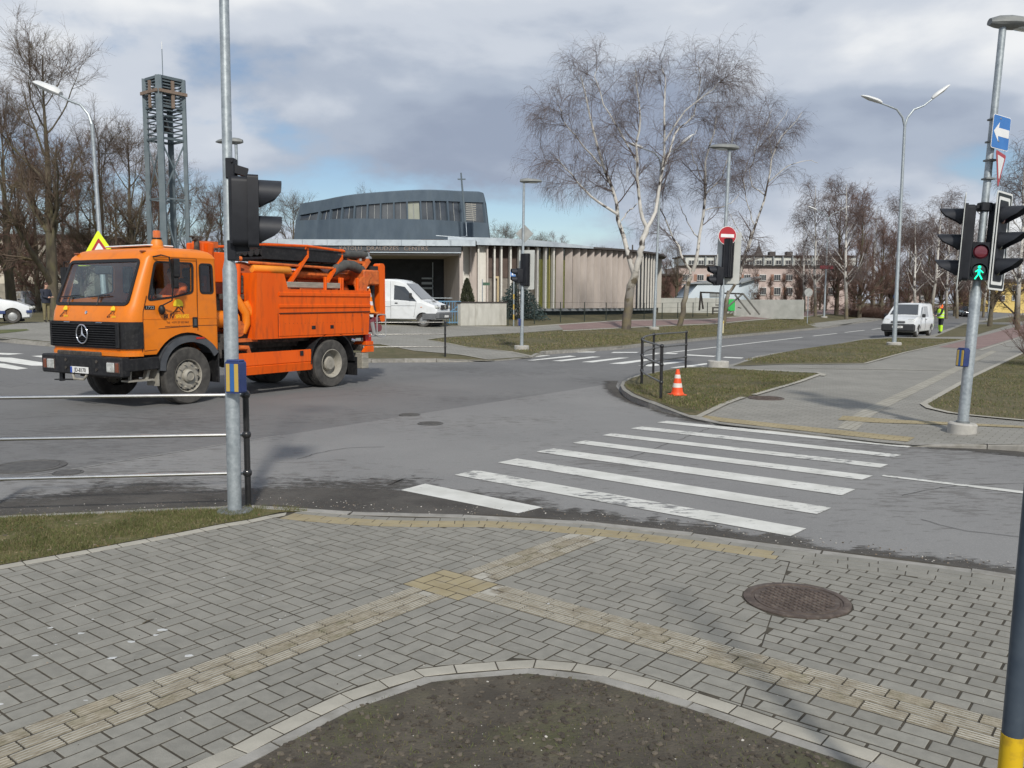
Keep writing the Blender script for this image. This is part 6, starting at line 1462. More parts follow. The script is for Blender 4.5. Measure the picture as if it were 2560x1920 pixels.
# --- white panel van at the gate
SPR=[(2.40,.78,.42,.62,.70,.72),(2.34,.90,.36,.80,.80,.92),(2.20,.94,.34,.98,.86,1.08),(1.75,.965,.34,1.12,.88,1.26),(1.50,.97,.34,1.22,.88,1.36),(.62,.97,.34,1.30,.80,2.18),(.30,.97,.34,1.32,.82,2.34),(-.2,.97,.34,1.32,.84,2.40),(-2.6,.97,.34,1.32,.84,2.40),(-2.75,.95,.40,1.3,.80,2.34)]
def spr_x(e,sp):
    for s_ in(1,-1):
        B().box((2.28,s_*.72,.98),(.16,.34,.17),Matrix.Rotation(R_(-28),3,'Y'),ch=.04).build('headlight',m_lamp,e)
        B().box((1.02,s_*1.07,1.55),(.12,.16,.26),ch=.03).build('mirror',m_vblk,e)
        B().box((.20,s_*.985,1.18),(.16,.03,.045),ch=.01).build('door_handle',m_vblk,e)
        for x in (.42,-.05): pass
        for (x0,z0,x1,z1) in ((-.10,.45,-.10,2.25),(1.15,.50,1.28,1.25),(1.2,1.05,-.1,1.05),(-.1,1.0,-2.6,1.0)): B().bar((x0,s_*.974,z0),(x1,s_*.974,z1),.008,.012,up=(0,1,0)).build('panel_gap',m_vgrey,e)
        B().box((1.55,s_*.975,.98),(.08,.012,.03)).build('side_repeater',m_amber,e)
    B().box((2.40,0,.98),(.05,.95,.22),ch=.02).build('grille',m_vblk,e)
    bb=B(); bb.box((2.36,0,.56),(.22,1.86,.34),ch=.06); bb.box((1.95,.95,.52),(.7,.06,.30),ch=.02); bb.box((1.95,-.95,.52),(.7,.06,.30),ch=.02); bb.build('bumper',m_vgrey,e)
    B().box((2.48,.1,.52),(.02,.5,.11)).build('number_plate',m_platew,e); B().box((1.72,.3,1.30),(.25,.4,.02)).build('air_intake',m_vblk,e)
    bb=B(); bb.lathe([(.10,0),(.10,.01),(.06,.012)],16,frame((2.43,0,.99),(0,1,0),(0,0,1))); bb.build('badge',m_chrome,e)
fw=atg(1058,817.5,.12); hd=Vector((.955,-.295)); hn=Vector((-hd.y,hd.x)); o2=fw.to_2d()-hd*1.62+hn*.90
spr=vehicle('panel_van',(o2.x,o2.y,fw.z),math.atan2(hd.y,hd.x),'white panel van parked by the portico, front showing past the truck','van',SPR,m_vwhite,[(1.62,.92),(-1.6,.92)],.335,.22,windows=[[(1.28,.06),(.06,.03),(.06,.80),(.62,.86)]],wind=[(4,5,'windscreen')],extra=spr_x)
# --- small white van on the verge
BER=[(2.02,.66,.42,.60,.60,.70),(1.96,.80,.30,.82,.70,.92),(1.7,.85,.26,.92,.76,1.02),(1.20,.86,.26,1.0,.80,1.12),(.98,.86,.26,1.02,.80,1.16),(.30,.86,.26,1.02,.68,1.72),(.0,.86,.26,1.02,.70,1.79),(-1.7,.86,.26,1.02,.70,1.80),(-2.0,.84,.34,1.0,.66,1.70),(-2.06,.8,.4,1.0,.62,1.6)]
def ber_x(e,sp):
    for s_ in(1,-1):
        B().box((1.88,s_*.60,.86),(.16,.36,.20),Matrix.Rotation(R_(-25),3,'Y'),ch=.05).build('headlight',m_lamp,e); B().box((.80,s_*.95,1.12),(.10,.17,.19),ch=.03).build('mirror',m_vblk,e)
        B().box((-.1,s_*.875,.92),(.14,.02,.04)).build('door_handle',m_vblk,e)
        B().bar((.05,s_*.867,.4),(.05,s_*.867,1.0),.008,.012,up=(0,1,0)).build('panel_gap',m_vgrey,e); B().bar((.95,s_*.867,.45),(.95,s_*.867,1.0),.008,.012,up=(0,1,0)).build('panel_gap',m_vgrey,e)
        B().bar((-.2,s_*.60,1.83),(-1.7,s_*.60,1.83),.03,.04).build('roof_bar',m_vblk,e)
    bb=B(); bb.box((1.97,0,.50),(.24,1.66,.40),ch=.07); bb.build('bumper',m_vblk,e); B().box((2.03,0,.80),(.05,.7,.10),ch=.02).build('grille',m_vgrey,e); B().box((2.10,.0,.54),(.02,.52,.11)).build('number_plate',m_platew,e)
    mesh_text('plate_lettering','GZ-7563',.10,m_ink,e,frame((2.112,0,.54),(0,1,0),(0,0,1)),.002)
bc=atg(2311,843,.13); vd=(-Vector((bc.x,bc.y))).normalized(); va=math.atan2(vd.y,vd.x)-R_(13)
ber=vehicle('small_van',(bc.x,bc.y+1.9,bc.z-.02),va,'small white van with black bumper stopped beside the worker','van',BER,m_vwhite,[(1.28,.80),(-1.38,.80)],.31,.19,windows=[[(.96,.06),(.14,.05),(.14,.86),(.36,.88)],[(.06,.05),(-.75,.05),(-.75,.86),(.06,.86)]],wind=[(4,5,'windscreen')],extra=ber_x)
# --- dark car in the distance
CAR=[(2.15,.62,.40,.52,.56,.60),(2.08,.78,.24,.66,.66,.72),(1.5,.84,.20,.80,.70,.86),(.95,.85,.20,.86,.72,.94),(.15,.85,.20,.90,.60,1.40),(-.5,.85,.20,.90,.60,1.43),(-1.25,.85,.20,.90,.60,1.36),(-1.85,.84,.24,.90,.64,1.0),(-2.15,.74,.34,.84,.6,.94)]
def car_x(plate=True,bump=None):
    def f(e,sp):
        for s_ in(1,-1):
            B().box((2.0,s_*.58,.66),(.18,.34,.13),Matrix.Rotation(R_(-20),3,'Y'),ch=.04).build('headlight',m_lamp,e); B().box((.72,s_*.93,.98),(.10,.15,.12),ch=.03).build('mirror',m_vblk,e)
            B().bar((.05,s_*.853,.3),(.05,s_*.853,.88),.008,.012,up=(0,1,0)).build('panel_gap',m_vblk,e); B().box((-.2,s_*.86,.80),(.15,.02,.035)).build('door_handle',m_vblk,e)
        B().box((2.13,0,.52),(.05,.8,.10),ch=.02).build('grille',m_vblk,e)
        if plate: B().box((2.17,0,.40),(.02,.5,.11)).build('number_plate',m_platew,e)
        if bump: bump(e)
    return f
dc=atg(2415,792,0); vd=(-Vector((dc.x,dc.y))).normalized()
SW=[[(.80,.08),(.0,.06),(.0,.84),(.20,.86)],[(-.06,.06),(-.95,.06),(-1.1,.78),(-.06,.84)]]
vehicle('passenger_car',(dc.x,dc.y,dc.z),math.atan2(vd.y,vd.x)+R_(14),'dark car with headlights coming along the far road','car',CAR,m_cardark,[(1.35,.80),(-1.3,.80)],.31,.19,windows=SW,wind=[(3,4,'windscreen'),(6,7,'rear_window')],extra=car_x())
# --- white car at the left edge
def hat_x(e):
    for s_ in(1,-1):
        B().box((.55,s_*.862,.47),(1.0,.02,.13),ch=.01).build('blue_stripe',m_strb,e); B().box((1.93,s_*.80,.50),(.24,.05,.12),Matrix.Rotation(R_(s_*-25),3,'Z'),ch=.02).build('bumper_corner',m_strb,e)
wl_=atg(32,808.5,.12); hd=Vector((.90,.43)).normalized(); hn=Vector((-hd.y,hd.x)); o3=wl_.to_2d()-hd*1.30+hn*.80
HAT=[(2.0,.60,.36,.50,.54,.58),(1.93,.76,.22,.68,.64,.74),(1.5,.83,.18,.86,.70,.92),(.85,.85,.18,.95,.72,1.04),(.05,.85,.18,.98,.62,1.42),(-.5,.85,.18,.98,.62,1.47),(-1.5,.84,.18,.98,.60,1.42),(-1.85,.80,.26,.95,.62,1.10),(-1.95,.76,.34,.9,.6,1.0)]
vehicle('hatchback',(o3.x,o3.y,wl_.z),math.atan2(hd.y,hd.x),'white hatchback with blue trim cut off by the left edge','car',HAT,m_vwhite,[(1.30,.80),(-1.2,.80)],.305,.19,windows=[[(.72,.08),(-.05,.06),(-.05,.84),(.12,.86)]],wind=[(3,4,'windscreen')],extra=car_x(False,hat_x))
# --- silver car behind the fence
SUV=[(2.1,.7,.45,.62,.62,.72),(2.04,.82,.35,.86,.72,.94),(1.5,.88,.32,1.0,.76,1.06),(.95,.89,.32,1.04,.78,1.14),(.30,.89,.32,1.06,.68,1.68),(-.2,.89,.32,1.06,.70,1.74),(-1.7,.88,.32,1.06,.68,1.70),(-2.05,.84,.36,1.04,.66,1.3),(-2.1,.8,.4,1.0,.6,1.1)]
sp_=atd(73,735,74.); zs=zt(sp_.x,sp_.y)+.12
vehicle('estate_car',(sp_.x,sp_.y,zs),R_(-50),'silver car parked behind the wire fence on the left','car',SUV,m_carsilver,[(1.3,.84),(-1.3,.84)],.34,.2,windows=[[(.85,.08),(.0,.06),(.0,.84),(.34,.86)],[(-.06,.06),(-1.6,.06),(-1.6,.84),(-.06,.84)]],wind=[(3,4,'windscreen')],extra=car_x())
# ================================================================ PEOPLE
m_skin=M('skin',(.48,.29,.21),(.54,.33,.24),9,rough=.6)
def person(name,loc,rz,label,J,cols,group=None,hair=None,hood=None,extra=None,parent_m=None):
    """J: joint name -> (x,y,z,radius); faces +x. cols: bone group -> material"""
    bones=[('pelvis','chest','top'),('chest','neck','top'),('neck','chin','skin'),('chin','head','skin'),('head','crown','skin'),
           ('chest','shL','top'),('shL','elL','top'),('elL','wrL','top'),('wrL','haL','skin'),('chest','shR','top'),('shR','elR','top'),('elR','wrR','top'),('wrR','haR','skin'),
           ('pelvis','hipL','leg'),('hipL','knL','leg'),('knL','anL','low'),('anL','toL','shoe'),('pelvis','hipR','leg'),('hipR','knR','leg'),('knR','anR','low'),('anR','toR','shoe')]
    names=list(J); me=bpy.data.meshes.new('s'); me.from_pydata([J[k][:3] for k in names],[(names.index(a),names.index(b)) for a,b,_ in bones],[])
    o=bpy.data.objects.new('s',me); C.objects.link(o); md=o.modifiers.new('k','SKIN'); md.use_smooth_shade=True; sv=me.skin_vertices[0].data
    for i,k in enumerate(names):
        r=J[k][3]; sv[i].radius=(r if not isinstance(r,tuple) else r[0],r if not isinstance(r,tuple) else r[1]); sv[i].use_root=(k=='pelvis')
    s2=o.modifiers.new('u','SUBSURF'); s2.levels=1; s2.render_levels=1
    dg=bpy.context.evaluated_depsgraph_get(); dg.update(); bm_=bpy.data.meshes.new_from_object(o.evaluated_get(dg)); bpy.data.objects.remove(o)
    mats=[]; mi={}
    for k in ('top','leg','low','shoe','skin'):
        mi[k]=len(mats); mats.append(cols[k])
    bm_.materials.clear()
    for m in mats: bm_.materials.append(m)
    segs=[(Vector(J[a][:3]),Vector(J[b][:3]),g) for a,b,g in bones]
    for p in bm_.polygons:
        c=p.center; best=min(segs,key=lambda s:((c-(s[0]+(s[1]-s[0])*max(0,min(1,(c-s[0]).dot(s[1]-s[0])/max((s[1]-s[0]).length_squared,1e-9))))).length)); p.material_index=mi[best[2]]; p.use_smooth=True
    e=bpy.data.objects.new(name,None); C.objects.link(e); e.empty_display_size=.2
    if parent_m is not None: e.matrix_world=parent_m
    else: e.location=loc; e.rotation_euler=(0,0,rz)
    tag(e,label,'person',group); link(bpy.data.objects.new('body',bm_),e)
    hx,hy,hz_=J['head'][:3]
    bb=B(); bb.sphere((hx+.088,hy,hz_+.0),.017,8,6,(1.2,.8,1.4)); bb.build('nose',cols['skin'],e,smooth=True)
    for s_ in(1,-1):
        bb=B(); bb.sphere((hx+.0,hy+s_*.078,hz_-.005),.022,8,6,(.7,.5,1.3)); bb.build('ear',cols['skin'],e,smooth=True); bb=B(); bb.sphere((hx+.076,hy+s_*.03,hz_+.028),.010,6,5); bb.build('eye',m_ink,e)
    B().box((hx+.082,hy,hz_-.045),(.012,.045,.009)).build('mouth',M('lips',(.30,.12,.10),rough=.6),e)
    if hair:
        bb=B(); n=14; vs=[];fs=[]
        for i in range(6):
            a=R_(i*18)
            for j in range(n): t=2*math.pi*j/n; vs.append((hx-.012+.098*math.sin(a+.02)*math.cos(t),hy+.086*math.sin(a+.02)*math.sin(t),hz_+.022+.10*math.cos(a)-(.03*math.sin(a) if math.cos(t)<.2 else -.02*math.sin(a))))
        for i in range(5):
            for j in range(n): fs.append((i*n+j,(i+1)*n+j,(i+1)*n+(j+1)%n,i*n+(j+1)%n))
        bb.add(vs,fs+[tuple(range(n))]); bb.build('hair',hair,e,smooth=True)
    for s_ in ('L','R'):
        w=Vector(J['wr'+s_][:3]); h=Vector(J['ha'+s_][:3]); d=(h-w).normalized(); sd_=d.cross(Vector((0,0,1)) if abs(d.z)<.8 else Vector((0,1,0))).normalized(); nn=sd_.cross(d); bb=B()
        for k,(o_,L_) in enumerate(((-.027,.055),(-.009,.065),(.009,.062),(.026,.048))):
            p=h+sd_*o_; bb.tube([p,p+d*L_*.55+nn*-.006,p+d*L_*.9+nn*-.022],[.009,.0085,.007],6)
        p=w+(h-w)*.6+sd_*-.03; bb.tube([p,p+d*.03-sd_*.028,p+d*.055-sd_*.034-nn*.01],[.010,.0095,.008],6); bb.build('fingers',cols.get('glove',cols['skin']),e,smooth=True)['label']='five bent fingers'
    if extra: extra(e,J)
    return e
def stand(lean=0.,arms=None,stride=.0,twist=0.):
    J={'pelvis':(0,0,.94,(.145,.12)),'chest':(lean*.35,0,1.30,(.17,.13)),'neck':(lean*.5,0,1.475,.058),'chin':(lean*.6+.02,0,1.545,.062),'head':(lean*.65+.02,0,1.64,.084),'crown':(lean*.68+.01,0,1.715,.062),
       'shL':(lean*.42,.185,1.415,.075),'elL':(lean*.3+.04,.235,1.15,.055),'wrL':(.12,.22,.92,.040),'haL':(.14,.215,.84,.034),'shR':(lean*.42,-.185,1.415,.075),'elR':(lean*.3+.04,-.235,1.15,.055),'wrR':(.12,-.22,.92,.040),'haR':(.14,-.215,.84,.034),
       'hipL':(0,.095,.88,.105),'knL':(stride*.5+.02,.10,.50,.070),'anL':(stride,.10,.10,.048),'toL':(stride+.15,.115,.045,.042),'hipR':(0,-.095,.88,.105),'knR':(-stride*.4+.02,-.10,.50,.070),'anR':(-stride,-.10,.10,.048),'toR':(-stride+.15,-.115,.045,.042)}
    if arms: J.update(arms)
    return J
m_navy=M('navy_jacket',(.014,.017,.030),(.025,.03,.045),8,rough=.85); m_khaki=M('khaki_trousers',(.17,.145,.075),(.22,.19,.105),8,rough=.9); m_shoe=M('dark_shoes',(.02,.017,.015),rough=.7); m_coat=M('beige_coat',(.37,.30,.225),(.43,.355,.27),7,rough=.9); m_dkt=M('dark_trousers',(.016,.018,.024),(.028,.03,.036),7,rough=.9); m_hairb=M('brown_hair',(.055,.022,.015),(.085,.035,.022),20,rough=.7); m_hairp=M('fair_hair',(.25,.17,.10),rough=.7)
m_vest=M('hi_vis_yellow',(.48,.80,.03),(.56,.88,.05),8,rough=.75); m_hor=MATS['hi_vis_orange']; m_refl=MATS['reflective']
p=atg(117,806.5,.12)
arms={'elL':(.10,.21,1.14,.052),'wrL':(.30,.10,1.12,.038),'haL':(.37,.06,1.13,.034),'elR':(.10,-.21,1.14,.052),'wrR':(.29,-.08,1.10,.038),'haR':(.36,-.04,1.12,.034)}
J=stand(.08,arms); J['head']=(.09,0,1.635,.084); J['crown']=(.085,0,1.705,.062)
def jk(e,J):
    bb=B(); bb.lathe([(.175,.86),(.185,1.0),(.19,1.2),(.165,1.40),(.085,1.48)],18,Matrix.Translation((.02,0,0))@Matrix.Diagonal((.85,1.05,1,1)),cap=False); bb.build('jacket',m_navy,e,smooth=True)
person('person',(p.x,p.y,p.z),R_(-25),'man in dark navy jacket and khaki trousers standing left of the truck',J,dict(top=m_navy,leg=m_khaki,low=m_khaki,shoe=m_shoe,skin=m_skin),'people talking at the left',hair=m_hairb,extra=jk)
p2=p+Vector((.62,.42,.0))
def coat(e,J):
    bb=B(); bb.lathe([(.25,.62),(.235,.85),(.20,1.05),(.205,1.25),(.17,1.42),(.08,1.49)],18,Matrix.Diagonal((.8,1.0,1,1)),cap=False); bb.build('coat',m_coat,e,smooth=True)
person('person',(p2.x,p2.y,p2.z-.04),R_(70),'person in long beige coat, half hidden by the truck windscreen',stand(.12),dict(top=m_coat,leg=m_dkt,low=m_dkt,shoe=m_shoe,skin=m_skin),'people talking at the left',hair=m_hairp,extra=coat)
p=atg(2351,834,.12)
arms={'elR':(.22,-.20,1.18,.055),'wrR':(.44,-.12,1.10,.042),'haR':(.52,-.10,1.09,.036),'elL':(.20,.20,1.15,.055),'wrL':(.40,.10,1.05,.042),'haL':(.47,.07,1.04,.036)}
def hv_(e,J):
    bb=B(); bb.lathe([(.20,.90),(.205,1.05),(.20,1.25),(.175,1.40),(.10,1.47)],18,Matrix.Translation((.05,0,0))@Matrix.Diagonal((.85,1.05,1,1)),cap=False); v=bb.build('hi_vis_vest',m_vest,e,smooth=True)
    for z,r in ((1.0,.208),(1.16,.208)): bb=B(); bb.lathe([(r,z),(r,z+.05)],18,Matrix.Translation((.05,0,0))@Matrix.Diagonal((.85,1.05,1,1)),cap=False); bb.build('reflective_band',m_refl,v)
    bb=B(); bb.lathe([(.10,1.44),(.115,1.50),(.09,1.56)],14,Matrix.Translation((.05,0,0)),cap=False); bb.build('orange_hood',m_hor,e,smooth=True); bb=B(); bb.sphere((.015,0,1.60),.112,12,8,(.72,.95,1.0)); bb.build('orange_hood',m_hor,e,smooth=True)
    bb=B(); bb.sphere((.10,0,1.68),.095,12,8,(1,.95,.75)); bb.box((.19,0,1.675),(.08,.12,.015)); bb.build('black_cap',m_dkt,e,smooth=True)
    for s_,sx in(('L',1),('R',-1)): bb=B(); a=Vector(J['kn'+s_][:3]); b=Vector(J['an'+s_][:3]); bb.tube([a+(b-a)*.02,a+(b-a)*.5,a+(b-a)*.82],[.085,.082,.078],12); bb.build('hi_vis_gaiter',m_vest,e,smooth=True)
person('person',(p.x,p.y,p.z),R_(195),'worker in yellow green hi-vis vest and dark trousers beside the small van',stand(.18,arms,.06),dict(top=m_dkt,leg=m_dkt,low=m_vest,shoe=m_shoe,skin=m_skin),hair=m_hairb,extra=hv_)
# driver, seated in the cab
D={'pelvis':(3.58,.62,1.68,(.15,.13)),'chest':(3.56,.62,2.02,(.18,.14)),'neck':(3.60,.62,2.22,.06),'chin':(3.64,.62,2.29,.062),'head':(3.65,.62,2.38,.084),'crown':(3.64,.62,2.455,.062),
 'shL':(3.56,.82,2.15,.085),'elL':(3.72,.93,1.92,.068),'wrL':(4.05,.84,1.96,.046),'haL':(4.18,.80,1.99,.036),'shR':(3.56,.42,2.15,.085),'elR':(3.74,.34,1.92,.068),'wrR':(4.05,.44,1.96,.046),'haR':(4.18,.47,1.99,.036),
 'hipL':(3.64,.72,1.66,.11),'knL':(4.05,.76,1.66,.075),'anL':(4.25,.76,1.40,.05),'toL':(4.38,.76,1.38,.042),'hipR':(3.64,.52,1.66,.11),'knR':(4.05,.48,1.66,.075),'anR':(4.25,.48,1.40,.05),'toR':(4.38,.48,1.38,.042)}
person('person',None,0,'driver in orange work jacket at the wheel of the truck',D,dict(top=m_hor,leg=m_dkt,low=m_dkt,shoe=m_shoe,skin=m_skin),hair=m_hairb,parent_m=Matrix.Translation(truck.location)@Matrix.Rotation(truck.rotation_euler.z,4,'Z'))
# ================================================================ BARE TREES
def bark_birch():
    m=M('birch_bark',(.50,.48,.44),(.64,.62,.58),3,rough=.8,bump=.3,bscale=20); t=m.node_tree; b=t.nodes['Principled BSDF']; n=t.nodes.new; l=t.links.new
    src=b.inputs['Base Color'].links[0].from_socket; tcn=n('ShaderNodeTexCoord')
    def nz(sc_,st,lo,hi):
        mp=n('ShaderNodeMapping'); mp.inputs['Scale'].default_value=st; l(tcn.outputs['Object'],mp.inputs[0]); k=n('ShaderNodeTexNoise'); k.inputs['Scale'].default_value=sc_; k.inputs['Detail'].default_value=5; l(mp.outputs[0],k.inputs['Vector'])
        r=n('ShaderNodeValToRGB'); r.color_ramp.elements[0].position=lo; r.color_ramp.elements[1].position=hi; l(k.outputs[0],r.inputs[0]); return r.outputs[0]
    x=n('ShaderNodeMix'); x.data_type='RGBA'; l(nz(2.3,(1,1,.9),.53,.62),x.inputs[0]); l(src,x.inputs[6]); x.inputs[7].default_value=(.055,.045,.04,1)
    sp=n('ShaderNodeSeparateXYZ'); l(tcn.outputs['Object'],sp.inputs[0]); mr=n('ShaderNodeMapRange'); l(sp.outputs[2],mr.inputs[0]); mr.inputs[1].default_value=1.2; mr.inputs[2].default_value=5.0; mr.inputs[3].default_value=.95; mr.inputs[4].default_value=0.
    y=n('ShaderNodeMix'); y.data_type='RGBA'; l(mr.outputs[0],y.inputs[0]); l(x.outputs[2],y.inputs[6])
    z=n('ShaderNodeMix'); z.data_type='RGBA'; l(nz(2.5,(1,1,1),.4,.6),z.inputs[0]); z.inputs[6].default_value=(.13,.105,.055,1); z.inputs[7].default_value=(.085,.07,.055,1); l(z.outputs[2],y.inputs[7])
    l(y.outputs[2],b.inputs['Base Color']); return m
m_bark=bark_birch()
m_btwig=M('birch_twigs',(.115,.088,.082),(.16,.125,.115),2,rough=.9); m_ltwig=M('lime_twigs',(.098,.070,.050),(.150,.108,.080),.9,rough=.95,c3=(.13,.12,.045),s3=.5,a3=.5); m_rtwig=M('reddish_twigs',(.135,.080,.062),(.185,.115,.092),.7,rough=.95,c3=(.12,.085,.05),s3=.4,a3=.5)
m_dbark=M('dark_bark',(.075,.062,.045),(.13,.11,.075),4,rough=.95,bump=.6,bscale=14,c3=(.12,.115,.045),s3=3,a3=.5,stretch=(1,1,.35))
def nrm(v): return v/np.maximum(np.linalg.norm(v,axis=-1,keepdims=True),1e-9)
def resample(P,R,K):
    """polylines (N,k,3) -> (N,K,3)"""
    k=P.shape[1]; t=np.linspace(0,k-1,K); i=np.minimum(t.astype(int),k-2); f=(t-i)[None,:,None]
    return P[:,i]*(1-f)+P[:,i+1]*f, R[:,i]*(1-f[...,0])+R[:,i+1]*f[...,0]
def spawn(P,R,rng,n,t0,t1,ang,asd,ln,lsd,K,wig,trop,rr,rmin,taper=.25,lfall=.5,keep=None):
    """children of every polyline; trop: vertical pull per step (rising to its value at the tip)"""
    N,k,_=P.shape; idx=np.repeat(np.arange(N),n); M_=len(idx)
    t=rng.uniform(t0,t1,M_)*(k-1); i=np.minimum(t.astype(int),k-2); f=(t-i)[:,None]
    base=P[idx,i]*(1-f)+P[idx,i+1]*f; rad=R[idx,i]*(1-f[:,0])+R[idx,i+1]*f[:,0]
    d=nrm(P[idx,i+1]-P[idx,i]); rnd=nrm(rng.normal(size=(M_,3))); side=nrm(np.cross(d,rnd)); a=np.radians(rng.normal(ang,asd,M_))[:,None]
    v=nrm(d*np.cos(a)+side*np.sin(a)); L=ln*(1+rng.normal(0,lsd,M_))*(1-lfall*(t/(k-1))); L=np.maximum(L,ln*.2)
    out=np.zeros((M_,K,3)); out[:,0]=base; step=(L/(K-1))[:,None]
    for j in range(1,K):
        v=nrm(v+rng.normal(0,wig,(M_,3))+np.array([0,0,1.])*trop*(j/(K-1))); out[:,j]=out[:,j-1]+v*step
    r0=np.maximum(rad*rr,rmin); rr_=r0[:,None]*np.linspace(1,taper,K)[None,:]; rr_=np.maximum(rr_,rmin*.6)
    return out,rr_
def tubes(lst,name,mat,smooth=True):
    """list of (P,R,sides) -> one mesh"""
    V=[];Fq=[];off=0
    for P,R,n in lst:
        N,K,_=P.shape
        if N==0: continue
        T=np.empty_like(P); T[:,1:-1]=P[:,2:]-P[:,:-2]; T[:,0]=P[:,1]-P[:,0]; T[:,-1]=P[:,-1]-P[:,-2]; T=nrm(T)
        ref=np.where(np.abs(T[...,2:3])<.9,np.array([0,0,1.]),np.array([1.,0,0])); ref=np.broadcast_to(ref[:,:1],T.shape); A=nrm(np.cross(T,ref)); Bv=np.cross(T,A)
        th=2*np.pi*np.arange(n)/n
        v=P[:,:,None]+R[:,:,None,None]*(A[:,:,None]*np.cos(th)[None,None,:,None]+Bv[:,:,None]*np.sin(th)[None,None,:,None])
        V.append(v.reshape(-1,3)); b=(np.arange(N)*K*n)[:,None,None]+(np.arange(K-1)*n)[None,:,None]; j=np.arange(n)[None,None]; j2=(np.arange(n)+1)%n; j2=j2[None,None]
        q=np.stack([b+j,b+j2,b+n+j2,b+n+j],-1).reshape(-1,4)+off; Fq.append(q); off+=N*K*n
    V=np.concatenate(V); Q=np.concatenate(Fq); me=bpy.data.meshes.new(name)
    me.vertices.add(len(V)); me.vertices.foreach_set('co',V.astype(np.float32).ravel()); me.loops.add(Q.size); me.loops.foreach_set('vertex_index',Q.astype(np.int32).ravel())
    me.polygons.add(len(Q)); me.polygons.foreach_set('loop_start',(np.arange(len(Q))*4).astype(np.int32)); me.polygons.foreach_set('loop_total',np.full(len(Q),4,np.int32)); me.update(calc_edges=True); me.materials.append(mat)
    me.polygons.foreach_set('use_smooth',np.ones(len(Q),bool)); return me
def tree_obj(name,base,label,trunk,crown,group=None,cat='tree',rz=0.,s=1.):
    e=empty(name,base,rz,label,cat,group); e.scale=(s,s,s)
    link(bpy.data.objects.new('trunk',trunk),e); link(bpy.data.objects.new('crown',crown),e); return e
def stems_from_px(base,lines,Y,rng):
    """lines: list of (pixel polyline, r0, r1, depth drift); returned relative to base"""
    out=[]
    for pts,r0,r1,dr in lines:
        W3=[]
        for i,(x,y) in enumerate(pts): W3.append(np.array(atd(x,y,Y+dr*i/(len(pts)-1))-Vector(base)))
        P=np.array(W3)[None]; R=np.linspace(r0*.62,max(r1*.62,.014),len(pts))[None]; P,R=resample(P,R,12)
        P[:,1:-1]+=rng.normal(0,.035,(1,10,3)); out.append((P,R))
    return np.concatenate([a for a,_ in out]),np.concatenate([b for _,b in out])
c7=lambda *p:[(1300+x/2.765,100+y/2.765) for x,y in p]
def birch(name,bpx,lines,seed,label,n1=13,n2=8,n3=9,n4=2,len1=3.0,droop=-.55):
    rng=np.random.default_rng(seed); base=atg(*bpx,.10); S,SR=stems_from_px(base,lines,base.y,rng)
    ok=np.linalg.norm(S[:,-1]-S[:,0],axis=-1)>4.2; ok[0]=False; U=S[ok]; UR=SR[ok]
    A,AR=spawn(U,UR,rng,n1,.30,1.,42,12,len1,.3,8,.10,.10,.42,.016,.3,.35)
    Bp,BR=spawn(A,AR,rng,n2,.15,1.,40,14,1.55,.3,6,.14,-.02,.5,.008,.4,.4)
    S2,SR2=spawn(U,UR,rng,8,.45,1.,50,15,1.3,.3,6,.14,-.02,.3,.009,.4,.3)
    Bp=np.concatenate([Bp,S2]); BR=np.concatenate([BR,SR2])
    Cp,CR_=spawn(Bp,BR,rng,n3,.1,1.,42,18,.85,.35,5,.13,droop,.55,.0040,.6,.2)
    Dp,DR=spawn(Cp,CR_,rng,n4,.15,.9,35,15,.62,.4,4,.12,droop*.9,.7,.0032,.7,.1)
    tr=tubes([(S,SR,9),(A[AR[:,0]>.05],AR[AR[:,0]>.05],6)],'birch_trunk',m_bark); A2=A[AR[:,0]<=.05]; AR2=AR[AR[:,0]<=.05]
    cr=tubes([(A2,AR2,5),(Bp,BR,4),(Cp,CR_,3),(Dp,DR,3)],'birch_crown',m_btwig); print(name,len(Cp)+len(Dp))
    return tree_obj(name,base,label,tr,cr,'birches on the verge')
birch('birch_tree',(1566,823),[
 ([(1566,826),(1570,780),(1578,720),(1587,690),(1590,676)],.46,.33,0),
 (c7((795,1630),(770,1550),(735,1440),(690,1280),(668,1140),(640,1010),(560,860),(510,620),(455,380),(420,250)),.26,.045,1.2),
 (c7((800,1600),(825,1500),(845,1400),(878,1290)),.30,.25,0),
 (c7((878,1300),(835,1200),(822,1080),(812,840),(808,690),(835,560),(820,370),(800,200)),.19,.035,-1.2),
 (c7((878,1300),(935,1220),(948,1080),(985,930),(1002,740),(990,480),(1010,300),(980,190)),.19,.035,.8),
 (c7((668,1200),(560,1130),(470,1070),(390,980),(330,900),(260,820)),.13,.03,-1.5),
 (c7((985,900),(1060,690),(1090,620),(1180,560),(1230,420),(1250,260),(1230,150)),.10,.025,1.5),
 (c7((812,850),(700,640),(640,560),(560,400),(520,260),(540,180)),.09,.025,1.8),
 (c7((700,1250),(760,1170),(810,1130)),.06,.04,.5),
 (c7((560,870),(420,720),(300,560),(260,420)),.08,.022,-2.0),
 (c7((1000,700),(1130,500),(1280,380),(1370,300),(1390,270)),.07,.02,-1.2)],31,'large pendulous birch with forked white trunk in front of the fins',n1=9,n2=7,n3=9,n4=2,len1=1.85)
